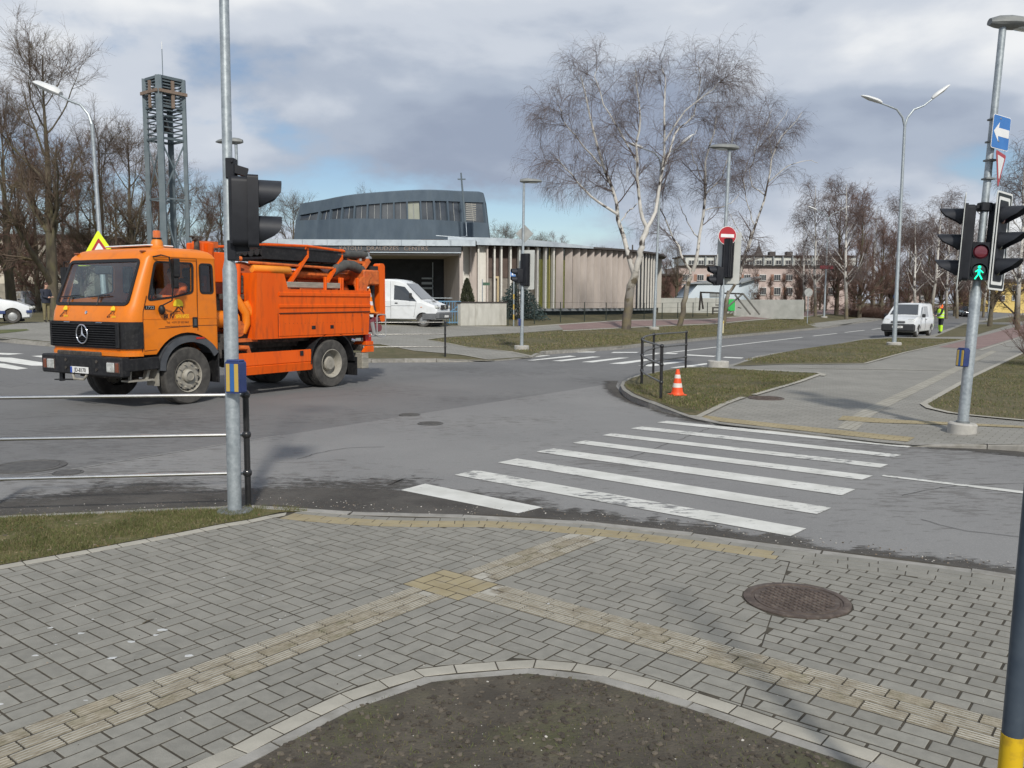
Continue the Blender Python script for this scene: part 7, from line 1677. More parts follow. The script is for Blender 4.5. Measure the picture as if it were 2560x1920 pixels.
birch('birch_tree',(1700,816),[
 ([(1698,818),(1706,780),(1714,735),(1722,705),(1726,690)],.30,.22,0),
 (c7((1180,1620),(1150,1560),(1100,1440),(1050,1340),(1005,1240),(965,1160),(930,1100)),.14,.03,.8),
 (c7((1195,1600),(1225,1500),(1240,1380),(1268,1200),(1285,1020),(1280,850),(1320,700),(1350,600),(1360,520)),.20,.035,-.6),
 (c7((1240,1380),(1180,1300),(1120,1180),(1090,1080)),.07,.025,1.),
 (c7((1275,1080),(1390,960),(1430,820),(1470,700),(1480,600)),.07,.02,-.8),
 (c7((1270,1180),(1400,1150),(1480,1110),(1520,1060)),.06,.02,.8),
 (c7((1285,1000),(1200,850),(1180,720),(1220,620)),.06,.02,.6)],32,'darker twiggy birch with a low fork, between the big birch and the no entry pole',n1=9,n2=7,n3=9,n4=2,len1=2.0,droop=-.35)
birch('birch_tree',(1809,815),[
 ([(1808,818),(1812,780),(1816,745),(1822,728)],.26,.20,0),
 ([(1820,735),(1846,699),(1858,660),(1872,610),(1880,580)],.17,.13,0),
 (c7((1580,1440),(1635,1270),(1695,1090),(1725,950),(1740,790),(1800,680),(1880,600),(1950,500)),.13,.03,-.6),
 (c7((1560,1400),(1500,1300),(1470,1240),(1440,1180)),.06,.02,.6),
 (c7((1700,1080),(1600,1000),(1590,880),(1640,720),(1720,560),(1740,480)),.07,.02,.9),
 (c7((1720,980),(1840,880),(1960,830),(2060,850)),.06,.02,-.8),
 (c7((1740,790),(1720,680),(1800,560),(1860,470)),.05,.02,.5),
 (c7((1625,1290),(1560,1100),(1540,950),(1580,820)),.06,.02,-.9)],33,'slender leaning birch rising behind the no entry sign',n1=9,n2=7,n3=9,n4=2,len1=1.9,droop=-.45)
# generic trees used for the belts of trees further off
def gen_tree(seed,H,kind):
    rng=np.random.default_rng(seed)
    if kind=='lime':
        P=np.array([[0,0,-.2],[.1,.05,H*.12],[.15,0,H*.25],[.1,-.1,H*.38],[.2,.1,H*.6],[.1,0,H*.8],[.15,0,H]])[None]; Rr=np.array([[.42,.36,.30,.24,.15,.07,.03]])*H/15; P,Rr=resample(P,Rr,14)
        A,AR=spawn(P,Rr,rng,17,.14,.92,38,12,H*.50,.22,10,.09,.16,.55,.03,.2,.62)
        Bp,BR=spawn(A,AR,rng,9,.15,1.,38,14,H*.17,.3,7,.13,.10,.5,.016,.3,.45)
        Cp,CR_=spawn(Bp,BR,rng,7,.1,1.,38,15,H*.075,.3,5,.16,.05,.55,.008,.5,.3)
        Dp,DR=spawn(Cp,CR_,rng,7,.1,1.,38,16,H*.040,.35,4,.16,.0,.6,.0048,.6,.2)
        lst=[(Bp,BR,4),(Cp,CR_,3),(Dp,DR,3)]; tw=m_ltwig; bk=m_dbark
    elif kind=='brush':
        P=np.array([[0,0,-.2],[.05,0,H*.2],[.15,.1,H*.45],[.1,0,H*.7],[.2,0,H]])[None]; Rr=np.array([[.26,.22,.15,.08,.02]])*H/13; P,Rr=resample(P,Rr,12)
        A,AR=spawn(P,Rr,rng,22,.10,.95,30,10,H*.34,.25,8,.09,.18,.5,.025,.2,.5)
        Bp,BR=spawn(A,AR,rng,8,.1,1.,30,12,H*.14,.3,6,.12,.10,.5,.015,.3,.35)
        E,ER=spawn(P,Rr,rng,40,.06,.6,55,15,H*.09,.3,5,.15,.12,.2,.012,.5,.3); Bp2,BR2=resample(E,ER,6); Bp=np.concatenate([Bp,Bp2]); BR=np.concatenate([BR,BR2])
        Cp,CR_=spawn(Bp,BR,rng,9,.1,1.,32,14,H*.060,.3,4,.15,.06,.55,.010,.6,.3)
        Dp,DR=spawn(Cp,CR_,rng,3,.1,1.,34,14,H*.036,.35,3,.16,.0,.6,.0075,.6,.2)
        lst=[(Bp,BR,4),(Cp,CR_,3),(Dp,DR,3)]; tw=m_rtwig; bk=m_dbark
    else:
        P=np.array([[0,0,-.2],[.1,.05,H*.15],[.3,0,H*.35],[.35,-.1,H*.6],[.5,.1,H*.8],[.55,0,H]])[None]; Rr=np.array([[.20,.17,.14,.10,.05,.015]])*H/14; P,Rr=resample(P,Rr,14)
        A,AR=spawn(P,Rr,rng,20,.28,.97,36,10,H*.26,.25,8,.09,.08,.45,.018,.25,.5)
        Bp,BR=spawn(A,AR,rng,7,.12,1.,38,14,H*.105,.3,6,.13,-.05,.5,.012,.4,.4)
        Cp,CR_=spawn(Bp,BR,rng,7,.1,1.,40,16,H*.062,.35,5,.13,-.5,.55,.0085,.6,.2)
        Dp,DR=spawn(Cp,CR_,rng,2,.1,1.,34,14,H*.044,.35,4,.12,-.5,.7,.0065,.7,.1)
        lst=[(Bp,BR,4),(Cp,CR_,3),(Dp,DR,3)]; tw=m_btwig; bk=m_bark
    H=float(np.percentile(Cp[...,2],99.7))
    th=AR[:,0]>.04; tr=tubes([(P,Rr,9),(A[th],AR[th],6)],kind+'_trunk',bk); cr=tubes(([(A[~th],AR[~th],5)] if (~th).any() else [])+lst,kind+'_crown',tw); return tr,cr,H
LIME=[gen_tree(101,16,'lime'),gen_tree(102,15,'lime')]; BRUSH=[gen_tree(111,12,'brush'),gen_tree(112,12,'brush'),gen_tree(113,12,'brush')]; BIR=[gen_tree(121,14,'birch'),gen_tree(122,14,'birch')]
POOL={'lime':LIME,'brush':BRUSH,'birch':BIR}
def put(kind,v,px,Y,top,label,group,rz=None,name=None):
    p=atd(px,752,Y); z=zt(p.x,p.y)+.08; hz_=atd(px,top,Y).z-z; tr,cr,H=POOL[kind][v%len(POOL[kind])]; s=hz_/H
    e=tree_obj(name or {'lime':'lime_tree','brush':'bare_tree','birch':'birch_tree'}[kind],(p.x,p.y,z),label,tr,cr,group,rz=random.uniform(0,6.28) if rz is None else rz,s=s); e.scale=(s*random.uniform(.92,1.1),s*random.uniform(.92,1.1),s); return e
random.seed(21)
# left belt
GL='bare trees left of and behind the bell tower'
put('lime',0,128,50,68,'tallest bare tree on the left, with spreading limbs beside the street lamp',GL,rz=.6)
for k,(kind,v,px,Y,top,lab) in enumerate([('lime',1,30,62,190,'broad bare tree at the left edge of the picture, behind the tallest one'),('lime',1,262,56,270,'bare tree just right of the single arm street lamp'),('lime',0,338,66,300,'bare tree between the street lamp and the bell tower'),('brush',0,205,64,330,'reddish bushy tree filling the gap behind the street lamp'),('brush',1,95,70,330,'reddish bushy tree behind the tallest bare tree'),('lime',1,470,86,436,'low bare tree seen through the legs of the bell tower'),('lime',0,556,92,452,'low bare tree right of the bell tower, next to the signal pole'),('lime',1,648,95,462,'low bare tree showing past the near signal visors'),('lime',0,735,100,478,'low bare tree touching the left end of the blue drum'),('brush',2,-45,58,330,'reddish bushy tree cut by the left edge of the picture'),('lime',0,410,84,380,'bare tree rising behind the bell tower')]): put(kind,v,px,Y,top,lab,GL)
# tops behind the parish building
GB='treetops behind the parish building'
for px,top,lab in ((935,470,'small treetop poking over the blue drum'),(1262,556,'small bare treetop right of the drum'),(1300,588,'bushy treetop behind the roof near the diamond sign'),(1352,580,'bare treetop above the flat roof, under the birch'),(1395,584,'bushy bare treetop over the flat roof right of the diamond sign'),(1500,614,'low bare treetop over the roof between the birch stems'),(1690,600,'pale bare tree at the right end of the finned wall'),(1665,618,'bushy bare tree touching the right end of the finned wall')): put('brush' if px in (1300,1395,1665) else 'lime',px,px,112 if px<1600 else 105,top,lab,GB)
# right belt along the road, each trunk its own tree
GR='bare trees along the far side of the road'
spec=[]
rows=[('birch',0,2040,84,430),('brush',0,2092,92,452),('birch',1,2118,80,432),('brush',1,2150,86,470),('birch',0,2185,96,500),('brush',2,2205,88,540),('birch',1,2248,100,480),('brush',0,2228,104,545),('birch',0,2290,92,505),('brush',1,2268,98,560),('birch',1,2330,96,468),('brush',2,2315,102,540),('birch',0,2368,100,500),('brush',0,2352,108,545),('birch',1,2395,104,520),('brush',1,2388,112,560),('birch',0,2425,108,530),('brush',2,2440,116,570),('birch',1,2012,96,520),('brush',2,2000,100,600),('birch',0,2065,104,560),('brush',1,2135,108,560),('birch',1,2300,112,560),('brush',0,2180,112,580),('birch',0,2460,112,560),('brush',1,2475,118,580),('brush',2,2410,120,585),('birch',1,2275,118,590),('brush',0,2330,122,600),('birch',0,2215,116,590),('brush',1,2050,114,620),('birch',1,2445,122,600)]
for k,(kind,v,px,Y,top) in enumerate(rows):
    n_={'birch':'white stemmed birch','brush':'reddish brown bushy tree'}[kind]
    xs=sorted([r[2] for r in rows if r[0]==kind]); i_=xs.index(px)+1
    o_={1:'first',2:'second',3:'third',4:'fourth',5:'fifth',6:'sixth',7:'seventh',8:'eighth',9:'ninth',10:'tenth',11:'eleventh',12:'twelfth',13:'thirteenth',14:'fourteenth',15:'fifteenth',16:'sixteenth'}[i_]
    put(kind,v,px,Y,top,f'{n_} in the roadside belt, {o_} of its kind from the left',GR)
put('birch',0,2548,58,320,'tall birch at the right edge of the picture, beyond the signal pole',GR); put('brush',1,2600,70,420,'bushy tree half outside the right edge of the picture',GR)
# stout trunks with pruned heads on the right verge
put('lime',1,2478,66,560,'thick leaning roadside tree just right of the signal pole','roadside trees on the right verge'); put('lime',0,2540,74,600,'roadside tree by the yellow house at the right edge','roadside trees on the right verge')

GS='bushes in front of the pink building'
for i,(px,top) in enumerate(((1893,672),(1925,690),(1960,678),(1995,668),(2030,690),(2062,672))): put('brush',i,px,90,top,['first','second','third','fourth','fifth','sixth'][i]+' from the left of the bare bushes before the pink building',GS)

for px,Y,top,lab in ((62,76,360,'reddish bushy tree low behind the white hatchback'),(165,74,390,'reddish bushy tree right of the tallest bare trunk'),(300,78,400,'reddish bushy tree low between lamp and bell tower'),(385,80,430,'reddish bushy tree at the foot of the bell tower'),(520,90,480,'reddish bushy tree low right of the bell tower legs')): put('brush',px,px,Y,top,lab,GL)
# ================================================================ BACKGROUND BUILDINGS AND FENCES
m_pinkw=M('pink_render',(.46,.375,.345),(.52,.43,.395),.8,rough=.9); m_cream=M('cream_render',(.52,.48,.39),(.60,.55,.45),.6,rough=.9,c3=(.40,.37,.30),s3=1.5,a3=.4); m_attic=M('attic_white',(.52,.54,.50),(.60,.61,.57),1,rough=.8); m_bluew=M('pale_blue_wall',(.52,.60,.66),(.60,.67,.72),.5,rough=.8); m_roofd=M('dark_roof',(.06,.052,.05),(.09,.08,.075),2,rough=.8); m_grayroof=M('grey_roof',(.22,.24,.25),(.29,.31,.31),2,rough=.8); m_win=M('far_window',(.045,.05,.055),(.085,.09,.095),2,rough=.15,coat=.6); m_winf=M('far_window_frame',(.62,.62,.60),rough=.6); m_brick=M('orange_brick',(.30,.17,.125),(.35,.21,.155),3,rough=.9); m_concf=M('fence_concrete',(.40,.41,.38),(.50,.505,.47),1.2,rough=.9,bump=.3,bscale=20,c3=(.30,.30,.27),s3=1.5,a3=.4); m_yelw=M('yellow_render',(.58,.43,.14),(.64,.49,.18),1,rough=.9)
def blk(name,e,px0,px1,y0,y1,Y,dep,mat,o,zmin=None,yo=0.):
    a=atd(px0,y0,Y); b=atd(px1,y1,Y); z1=a.z; z0=b.z if zmin is None else zmin
    bb=B(); bb.box(((a.x+b.x)/2-o.x,Y+yo+dep/2-o.y,(z0+z1)/2-o.z),(b.x-a.x,dep,z1-z0)); return bb.build(name,mat,e)
def bld(name,px,Y,label,cat='building'): p=atd(px,752,Y); p.z=zt(p.x,p.y)+.1; return empty(name,p,label=label,cat=cat),p
def window(e,o,px0,px1,y0,y1,Y,bars=1):
    w_=blk('window',e,px0,px1,y0,y1,Y,.12,m_winf,o,yo=-.07); a=px1-px0; b=y1-y0
    n=bars+1
    for i in range(n): x0=px0+a*(i+.10)/n; x1=px0+a*(i+.90)/n; blk('pane',w_,x0,x1,y0+b*.09,y1-b*.09,Y,.1,m_win,o,yo=-.09)
# pink school with white attic storey
e,o=bld('pink_building',1870,125,'long pink two storey building with white attic windows behind the fence')
blk('wall',e,1698,2140,666,760,125,12,m_pinkw,o,zmin=.3); blk('attic',e,1714,2140,641,664,126.5,9,m_attic,o); blk('roof',e,1710,2142,637,641.5,126.2,9.6,m_roofd,o); blk('eaves',e,1696,2142,663.5,667,124.6,2.6,m_roofd,o)
for i in range(14):
    x=1722+i*24.2
    if 1800<x<1830: continue
    window(e,o,x,x+13,650,662,126.4); blk('attic_divider',e,x+17,x+19.5,641,664,126.1,.5,m_grayroof,o)
for i,x in enumerate((1707,1743,1775,1860,1899,1935,1965,2000,2035,2070)):
    window(e,o,x,x+16,686,702,124.9,2); blk('brick_panel',e,x-8,x-1,686,702,124.95,.2,m_brick,o)
    window(e,o,x,x+16,718,738,124.9,2); blk('brick_panel',e,x-8,x-1,718,738,124.95,.2,m_brick,o)
for x in (1925,1968): blk('chimney',e,x,x+14,629,638,128,1.2,m_roofd,o)
# spire far behind
e,o=bld('church_spire',1893,260,'thin dark church spire far behind the pink building','spire')
bb=B(); top=atd(1893,603,260).z-o.z; zb=atd(1893,648,260).z-o.z; bb.lathe([(1.6,0),(1.6,zb),(1.9,zb+.1),(.15,top-1.2),(.06,top)],8); bb.build('spire',m_roofd,e); B().bar((-.5,0,top-.4),(.5,0,top-.4),.1,.12).build('cross_bar',m_roofd,e)
e,o=bld('distant_tower',1579,300,'tiny lattice mast on the horizon above the flat roof','mast'); top=atd(1579,612,300).z-o.z
bb=B(); bb.tube([(0,0,0),(0,0,top)],[.8,.25],6); bb.build('mast',m_roofd,e); B().box((0,0,top-2.2),(1.8,1.0,.5)).build('platform',m_roofd,e)
# pale shed
e,o=bld('pale_shed',1810,98,'pale blue white shed with sloping roof behind the playground')
a=atd(1720,702,98)-o; b=atd(1897,694,98)-o; z0=-.6
bb=B(); bb.prism([(a.x,z0),(b.x,z0),(b.x,b.z),(atd(1852,707,98).x-o.x,atd(1852,707,98).z-o.z),(a.x+1.2,atd(1735,709,98).z-o.z),(a.x,atd(1722,742,98).z-o.z)],8,frame((0,8,0),(1,0,0),(0,0,1),(0,-1,0))); bb.build('wall',m_bluew,e)
bb=B(); p0=atd(1732,710,98)-o; p1=atd(1790,699,98)-o; bb.prism([(p0.x-.2,p0.z),(p1.x,p1.z),(p1.x+3.0,p0.z+.1)],8.6,frame((0,8.4,0),(1,0,0),(0,0,1),(0,-1,0))); bb.build('roof',m_grayroof,e)
bb=B(); p0=atd(1850,708,98)-o; p1=atd(1900,692.5,98)-o; bb.bar((p0.x,3.8,p0.z),(p1.x,3.8,p1.z),8.6,.16); bb.build('roof',m_grayroof,e)
blk('window',e,1775,1800,731,742,97.9,.1,m_grayroof,o); blk('door',e,1878,1888,731,748,97.9,.1,m_grayroof,o)
# brown outbuilding by the finned wall
e,o=bld('brown_shed',1675,110,'low brown outbuilding between the finned wall and the pink building'); blk('wall',e,1648,1703,688,760,110,6,M('brown_brick',(.13,.07,.055),(.17,.095,.075),1.5,rough=.9),o,zmin=.3); blk('roof',e,1645,1706,684,689,109.7,6.6,m_roofd,o)
# cream building and wall on the left
e,o=bld('cream_building',40,84,'cream plastered building behind the tall tree on the left'); blk('wall',e,-220,238,592,750,84,12,m_cream,o,zmin=.2); blk('roof',e,-226,244,584,593,83.6,12.8,m_roofd,o)
for x in (-130,-60,180): window(e,o,x,x+20,640,672,83.9,1)
def concrete_fence(name,pts,Y0,Y1,top0,top1,label,step,mat,posts=True,cap=False):
    a=atd(pts[0],752,Y0); b=atd(pts[1],752,Y1); a.z=zt(a.x,a.y)+.1; b.z=zt(b.x,b.y)+.1; e=empty(name,a,math.atan2(b.y-a.y,b.x-a.x),label,'fence'); L=(b-a).to_2d().length; h0=atd(pts[0],top0,Y0).z-a.z; n=max(1,int(L/step))
    for i in range(n):
        B().box((L*(i+.5)/n,0,h0/2-.1),(L/n-.12,.10,h0+.2),ch=.01).build('fence_panel',mat,e)
        if posts: B().box((L*i/n,0,h0/2),(.16,.18,h0+.12),ch=.01).build('fence_post',mat,e)
    return e
concrete_fence('concrete_fence',(-150,205),78,78,708,708,'grey concrete panel fence behind the silver car on the left',3.0,M('old_concrete',(.24,.22,.18),(.33,.30,.25),1.5,rough=.95))
concrete_fence('concrete_fence',(1648,1836),82,80,745,748,'pale concrete panel fence behind the swing frame, left part',2.5,m_concf)
concrete_fence('concrete_fence',(1838,2012),76,72,749,755,'pale green grey concrete fence with cap, right of the green slide',3.4,m_concf)
# wire fence with thin posts
m_fpost=M('fence_post_green',(.020,.030,.024),(.035,.045,.036),6,rough=.7)
def wire_fence(label,pts,h=None):
    P=[atg(x,y,.12) for x,y,_ in pts]; e=empty('wire_fence',P[0],label=label,cat='fence')
    T=[]
    for q,(x,y,t) in zip(P,pts):
        hh=zat(q,t)-q.z; l_=q-P[0]; T.append((l_,hh)); B().cyl((l_.x,l_.y,l_.z-.1),(l_.x,l_.y,l_.z+hh),.032,n=6).build('fence_post',m_fpost,e)
    for k in (.35,.68,.98):
        B().tube([(l_.x,l_.y,l_.z+hh*k) for l_,hh in T],.006,4).build('wire',m_fpost,e)
    return e
wire_fence('thin green wire fence in front of the finned building',[(1270,814,757),(1336,810,754),(1401,806,755),(1461,804,755),(1515,801,756),(1610,798,757),(1655,797,757),(1694,795,756),(1732,793,756),(1768,791,756),(1810,789,756),(1862,787,754),(1889,785.5,754),(1917,784.5,753),(1941,783.5,754),(1963,783,754),(1985,782.5,754),(2010,782,752)])
wire_fence('thin wire fence on dark posts behind the people on the left',[(-60,776,722),(0,778,728),(66,786,735),(131,788,735),(190,790,738),(300,793,742)])
wire_fence('second wire fence on dark posts in front of the cream building',[(-30,755,722),(20,757,724),(91,758,727),(150,759,728),(210,760,729)])
# low dark timber rails, swing frame and slide
m_tim=M('dark_timber',(.035,.032,.028),(.06,.054,.046),6,rough=.9)
def low_rail(label,a,b,y):
    p=atg(a[0],a[1],.12); q=atg(b[0],b[1],.12); e=empty('timber_rail',p,math.atan2(q.y-p.y,q.x-p.x),label,'fence'); L=(q-p).to_2d().length; h=zat(p,y)-p.z; n=max(2,int(L/2.2))
    for i in range(n+1): B().box((L*i/n,0,h/2-.05),(.10,.10,h+.1)).build('post',m_tim,e)
    for z in (.45*h,.92*h): B().bar((0,.07,z),(L,.07,z),.04,.11).build('rail',m_tim,e)
low_rail('low dark timber rail at the end of the finned wall',(1644,780),(1760,777),764)
low_rail('low dark timber rail beside the green slide',(1782,786),(1863,784),768)
def px_tube(e,o,a,b,Y,r,nm,mat=m_tim): p=atd(*a,Y)-o; q=atd(*b,Y)-o; B().tube([p,q],r,8).build(nm,mat,e)
c6=lambda x,y:(1600+x/3.456,560+y/3.456)
e,o=bld('swing_frame',1800,66,'dark timber swing frame with slanting legs on the playground','swing')
m_grt=M('grey_timber',(.13,.13,.12),(.19,.19,.175),4,rough=.9)
px_tube(e,o,c6(525,585),c6(512,748),66,.07,'leg'); px_tube(e,o,c6(525,585),c6(545,735),68,.07,'leg'); px_tube(e,o,c6(522,590),c6(895,604),66.5,.06,'beam'); px_tube(e,o,c6(890,600),c6(1034,782),65.5,.07,'leg',m_grt); px_tube(e,o,c6(890,600),c6(735,735),67,.07,'leg',m_grt); px_tube(e,o,c6(820,610),c6(955,782),67.5,.07,'leg',m_grt); px_tube(e,o,c6(660,595),c6(655,700),66.5,.012,'chain'); px_tube(e,o,c6(690,595),c6(685,700),66.5,.012,'chain'); px_tube(e,o,c6(652,700),c6(690,700),66.5,.04,'seat')
e,o=bld('slide',1830,69,'bright green playground slide beside the concrete fence','slide'); m_slg=M('slide_green',(.03,.42,.08),(.05,.48,.11),3,rough=.4)
blk('slide_panel',e,1822,1837,748,777,69,.9,m_slg,o); px_tube(e,o,c6(780,745),c6(730,700),68.6,.06,'slide_bar',m_slg); px_tube(e,o,c6(845,720),c6(875,728),68.6,.03,'bar')
# yellow house, white low houses beyond the trees
e,o=bld('yellow_house',2530,150,'yellow plastered house behind the right signal pole'); blk('wall',e,2462,2640,704,770,150,9,m_yelw,o,zmin=.0); blk('roof',e,2456,2650,697,705,149.6,10,m_roofd,o)
for x in (2474,2500,2530,2562): window(e,o,x,x+12,738,752,149.9,1); window(e,o,x,x+12,713,727,149.9,1)
e,o=bld('white_cottage',2095,128,'low white house showing between the roadside trunks'); blk('wall',e,2068,2128,736,760,128,7,m_attic,o,zmin=.2); blk('roof',e,2064,2132,731,737,127.6,8,m_roofd,o); window(e,o,2085,2093,741,750,127.9,1); window(e,o,2106,2114,741,750,127.9,1)
e,o=bld('white_cottage',2285,150,'low cream house far behind the parked van'); blk('wall',e,2262,2330,734,762,150,7,m_pinkw,o,zmin=.0); blk('roof',e,2258,2334,728,735,149.6,8,m_roofd,o); window(e,o,2280,2290,740,750,149.9,1); window(e,o,2302,2312,740,750,149.9,1)
b=atg(2448,800,.12); b.z=.1; e=empty('blue_sign',(b.x,b.y+20,b.z),label='small blue board on a post far down the road by the trees',cat='road sign'); B().cyl((0,0,0),(0,0,3.0),.05,n=6).build('post',m_galv,e); B().box((0,-.06,2.6),(1.0,.04,1.2)).build('board',m_blue,e)
b=atg(1204,812,.12); t_=zat(b,697)-b.z; e=empty('street_name_sign',(b.x,b.y+1.2,b.z),label='thin post with small green name plate behind the pale wall',cat='road sign'); B().cyl((0,0,0),(0,0,t_),.03,n=6).build('post',m_galv,e); B().box((.2,0,t_-.25),(.42,.03,.16)).build('name_plate',M('plate_green',(.05,.11,.07),rough=.6),e)
# ---- hedge, shrub, conifers
def shrub(seed,r,h,n,spread=.35):
    rng=np.random.default_rng(seed); N=n; a=rng.uniform(0,2*np.pi,N); rr=r*.25*np.sqrt(rng.uniform(0,1,N)); P=np.zeros((N,6,3)); P[:,0]=np.stack([rr*np.cos(a),rr*np.sin(a),np.zeros(N)],-1); d=nrm(np.stack([np.cos(a)*spread,np.sin(a)*spread,np.ones(N)],-1)+rng.normal(0,.22,(N,3)))
    L=h*rng.uniform(.6,1.05,N)
    for j in range(1,6): d=nrm(d+rng.normal(0,.10,(N,3))); P[:,j]=P[:,j-1]+d*(L/5)[:,None]
    R=np.linspace(.010,.004,6)[None].repeat(N,0); A,AR=spawn(P,R,rng,6,.2,1.,32,12,h*.22,.3,4,.14,.05,.6,.0045,.6,.2); D,DR=spawn(A,AR,rng,3,.2,1.,34,14,h*.10,.3,3,.14,.0,.7,.0035,.6,.2); return tubes([(P,R,4)],'stems',m_rtwig),tubes([(A,AR,3),(D,DR,3)],'twigs',m_rtwig)
tr,cr=shrub(5,1.6,1.7,90); 
for px,py,lab in ((2620,915,'reddish leafless shrub at the right edge beside the path'),(2655,885,'second reddish shrub just past the right edge, farther along the path')):
    q=atg(px,py,.13); e=empty('bare_shrub',q,random.uniform(0,6),lab,'shrub','leafless shrubs by the right path'); link(bpy.data.objects.new('stems',tr),e); link(bpy.data.objects.new('twigs',cr),e)
tr2,cr2=shrub(6,2.2,1.5,120,.5)
for i,px in enumerate((2140,2165,2190,2214,2238)):
    q=atd(px,752,88); z=zt(q.x,q.y)+.1; e=empty('hedge_bush',(q.x,q.y,z),random.uniform(0,6),['first','second','third','fourth','fifth'][i]+' from the left of the low brown hedge bushes under the trees','shrub','low hedge bushes under the trees'); e.scale=(1.5,1.5,.85); link(bpy.data.objects.new('stems',tr2),e); link(bpy.data.objects.new('twigs',cr2),e)
m_spr=M('blue_spruce',(.028,.048,.046),(.050,.078,.074),4,rough=.9); m_thu=M('thuja_green',(.030,.036,.018),(.055,.062,.030),6,rough=.95)
def conifer(seed,h,r,n,mat,kind):
    rng=np.random.default_rng(seed); V=[];Fc=[]
    if kind=='spruce':
        t=np.sqrt(rng.uniform(0,1,n)); z=h*(1-t)*.97+.05*h; ra=r*(.12+t*.88); a=rng.uniform(0,2*np.pi,n); k=rng.uniform(.15,1,n)
        c=np.stack([ra*k*np.cos(a),ra*k*np.sin(a),z-.10*ra*k],-1); d=nrm(np.stack([np.cos(a),np.sin(a),-.15+rng.normal(0,.25,n)],-1)); L=rng.uniform(.10,.26,n)*h/4
    else:
        z=rng.uniform(.02,1,n)*h; ra=r*np.sin(np.pi*np.clip((z/h)*.93+.07,0,1))**.6*(1-.55*(z/h)); a=rng.uniform(0,2*np.pi,n); k=rng.uniform(.6,1,n)
        c=np.stack([ra*k*np.cos(a),ra*k*np.sin(a),z],-1); d=nrm(np.stack([np.cos(a)*.5,np.sin(a)*.5,np.ones(n)],-1)+rng.normal(0,.2,(n,3))); L=rng.uniform(.06,.14,n)*h/2.5
    s=nrm(np.cross(d,rng.normal(size=(n,3))))*L[:,None]*.28; p=[c-s,c+d*(L*.6)[:,None]-s*.6,c+d*L[:,None],c+d*(L*.6)[:,None]+s*.6,c+s]
    V=np.stack(p,1).reshape(-1,3); Fc=[(5*i,5*i+1,5*i+2,5*i+3,5*i+4) for i in range(n)]; me=bpy.data.meshes.new('crown'); me.from_pydata(V.tolist(),[],Fc); me.materials.append(mat); return me
q=atg(1296,797,.12); hh=zat(q,700)-q.z; e=empty('spruce_tree',q,label='small blue green spruce right of the pale garden wall',cat='tree'); B().tube([(0,0,-.1),(0,0,hh*.95)],[.08,.01],8).build('trunk',m_dbark,e); link(bpy.data.objects.new('crown',conifer(3,hh,2.0,7000,m_spr,'spruce')),e)
q=atg(1164,811,.12); hh=zat(q,697)-q.z; e=empty('thuja_shrub',(q.x,q.y+1.5,q.z),label='narrow dark conifer shrub behind the pale garden wall',cat='shrub'); B().tube([(0,0,-.1),(0,0,hh*.8)],[.05,.01],6).build('stem',m_dbark,e); link(bpy.data.objects.new('foliage',conifer(4,hh,.55,5000,m_thu,'thuja')),e)
# ================================================================ GRASS, SOIL CRUMBS, LITTER
m_b1=M('blade_green',(.075,.098,.024),(.115,.138,.038),3,rough=.85); m_b2=M('blade_olive',(.098,.092,.032),(.138,.125,.050),3,rough=.9); m_b3=M('blade_straw',(.19,.152,.085),(.27,.22,.13),3,rough=.95)
def pts_in(poly,n,rng,dens=None):
    xs=[p[0] for p in poly]; ys=[p[1] for p in poly]; out=[]; V=[Vector((p[0],p[1])) for p in poly]; A=np.array([[v.x,v.y] for v in V]); B_=np.roll(A,1,0)
    while len(out)<n:
        P=np.stack([rng.uniform(min(xs),max(xs),4*n),rng.uniform(min(ys),max(ys),4*n)],-1)
        c=np.zeros(len(P),bool)
        for a,b in zip(A,B_):
            cond=((a[1]>P[:,1])!=(b[1]>P[:,1]))&(P[:,0]<(b[0]-a[0])*(P[:,1]-a[1])/((b[1]-a[1]) if b[1]!=a[1] else 1e-9)+a[0]); c^=cond
        P=P[c]
        if dens is not None: P=P[np.array([dens(p)>rng.uniform() for p in P])] if len(P) else P
        out+=P.tolist()
        if len(P)==0: break
    return np.array(out[:n])
def blades(name,poly,n,h,w,zf,seed,mix=(.5,.35,.15),dens=None,parent=None,lay=.6):
    rng=np.random.default_rng(seed); P=pts_in(poly,n,rng,dens); n=len(P)
    z=np.array([zf(p) for p in P]); a=rng.uniform(0,2*np.pi,n); hh=h*rng.uniform(.35,1.1,n); t=rng.uniform(0,2*np.pi,n); ld=rng.uniform(.1,lay,n)[:,None]*hh[:,None]
    base=np.concatenate([P,z[:,None]],1); s=np.stack([np.cos(a),np.sin(a),0*a],-1)*w*.5; ln=np.stack([np.cos(t),np.sin(t),0*t],-1)*ld
    mid=base+ln*.4+np.array([0,0,1.])*(hh*.6)[:,None]; tip=base+ln+np.array([0,0,1.])*(hh*.9)[:,None]
    V=np.stack([base-s,base+s,mid+s*.7,mid-s*.7,tip],1).reshape(-1,3); i=np.arange(n)*5
    me=bpy.data.meshes.new(name); F=[]
    q=np.stack([i,i+1,i+2,i+3],-1).tolist(); tr=np.stack([i+3,i+2,i+4],-1).tolist(); me.from_pydata(V.tolist(),[],q+tr)
    for m in (m_b1,m_b2,m_b3): me.materials.append(m)
    mi=rng.choice(3,n,p=mix); me.polygons.foreach_set('material_index',np.concatenate([mi,mi]).astype(np.int32)); o=link(bpy.data.objects.new(name,me),parent); o['kind']='stuff'; return o
def clump(p,s=1.6,b=0.): return .5+1.3*noise.noise((p[0]*s,p[1]*s,3.3))+b
vp=[(p.x,p.y) for p in Vpl]+[(p.x,p.y) for p in offs(kn,-.10) if p.x<-1.85][::-1]
blades('verge_grass',vp,34000,.042,.0034,lambda p:NZ,1,(.44,.42,.14),lambda p:clump(p,2.6,.3),lay=1.3)
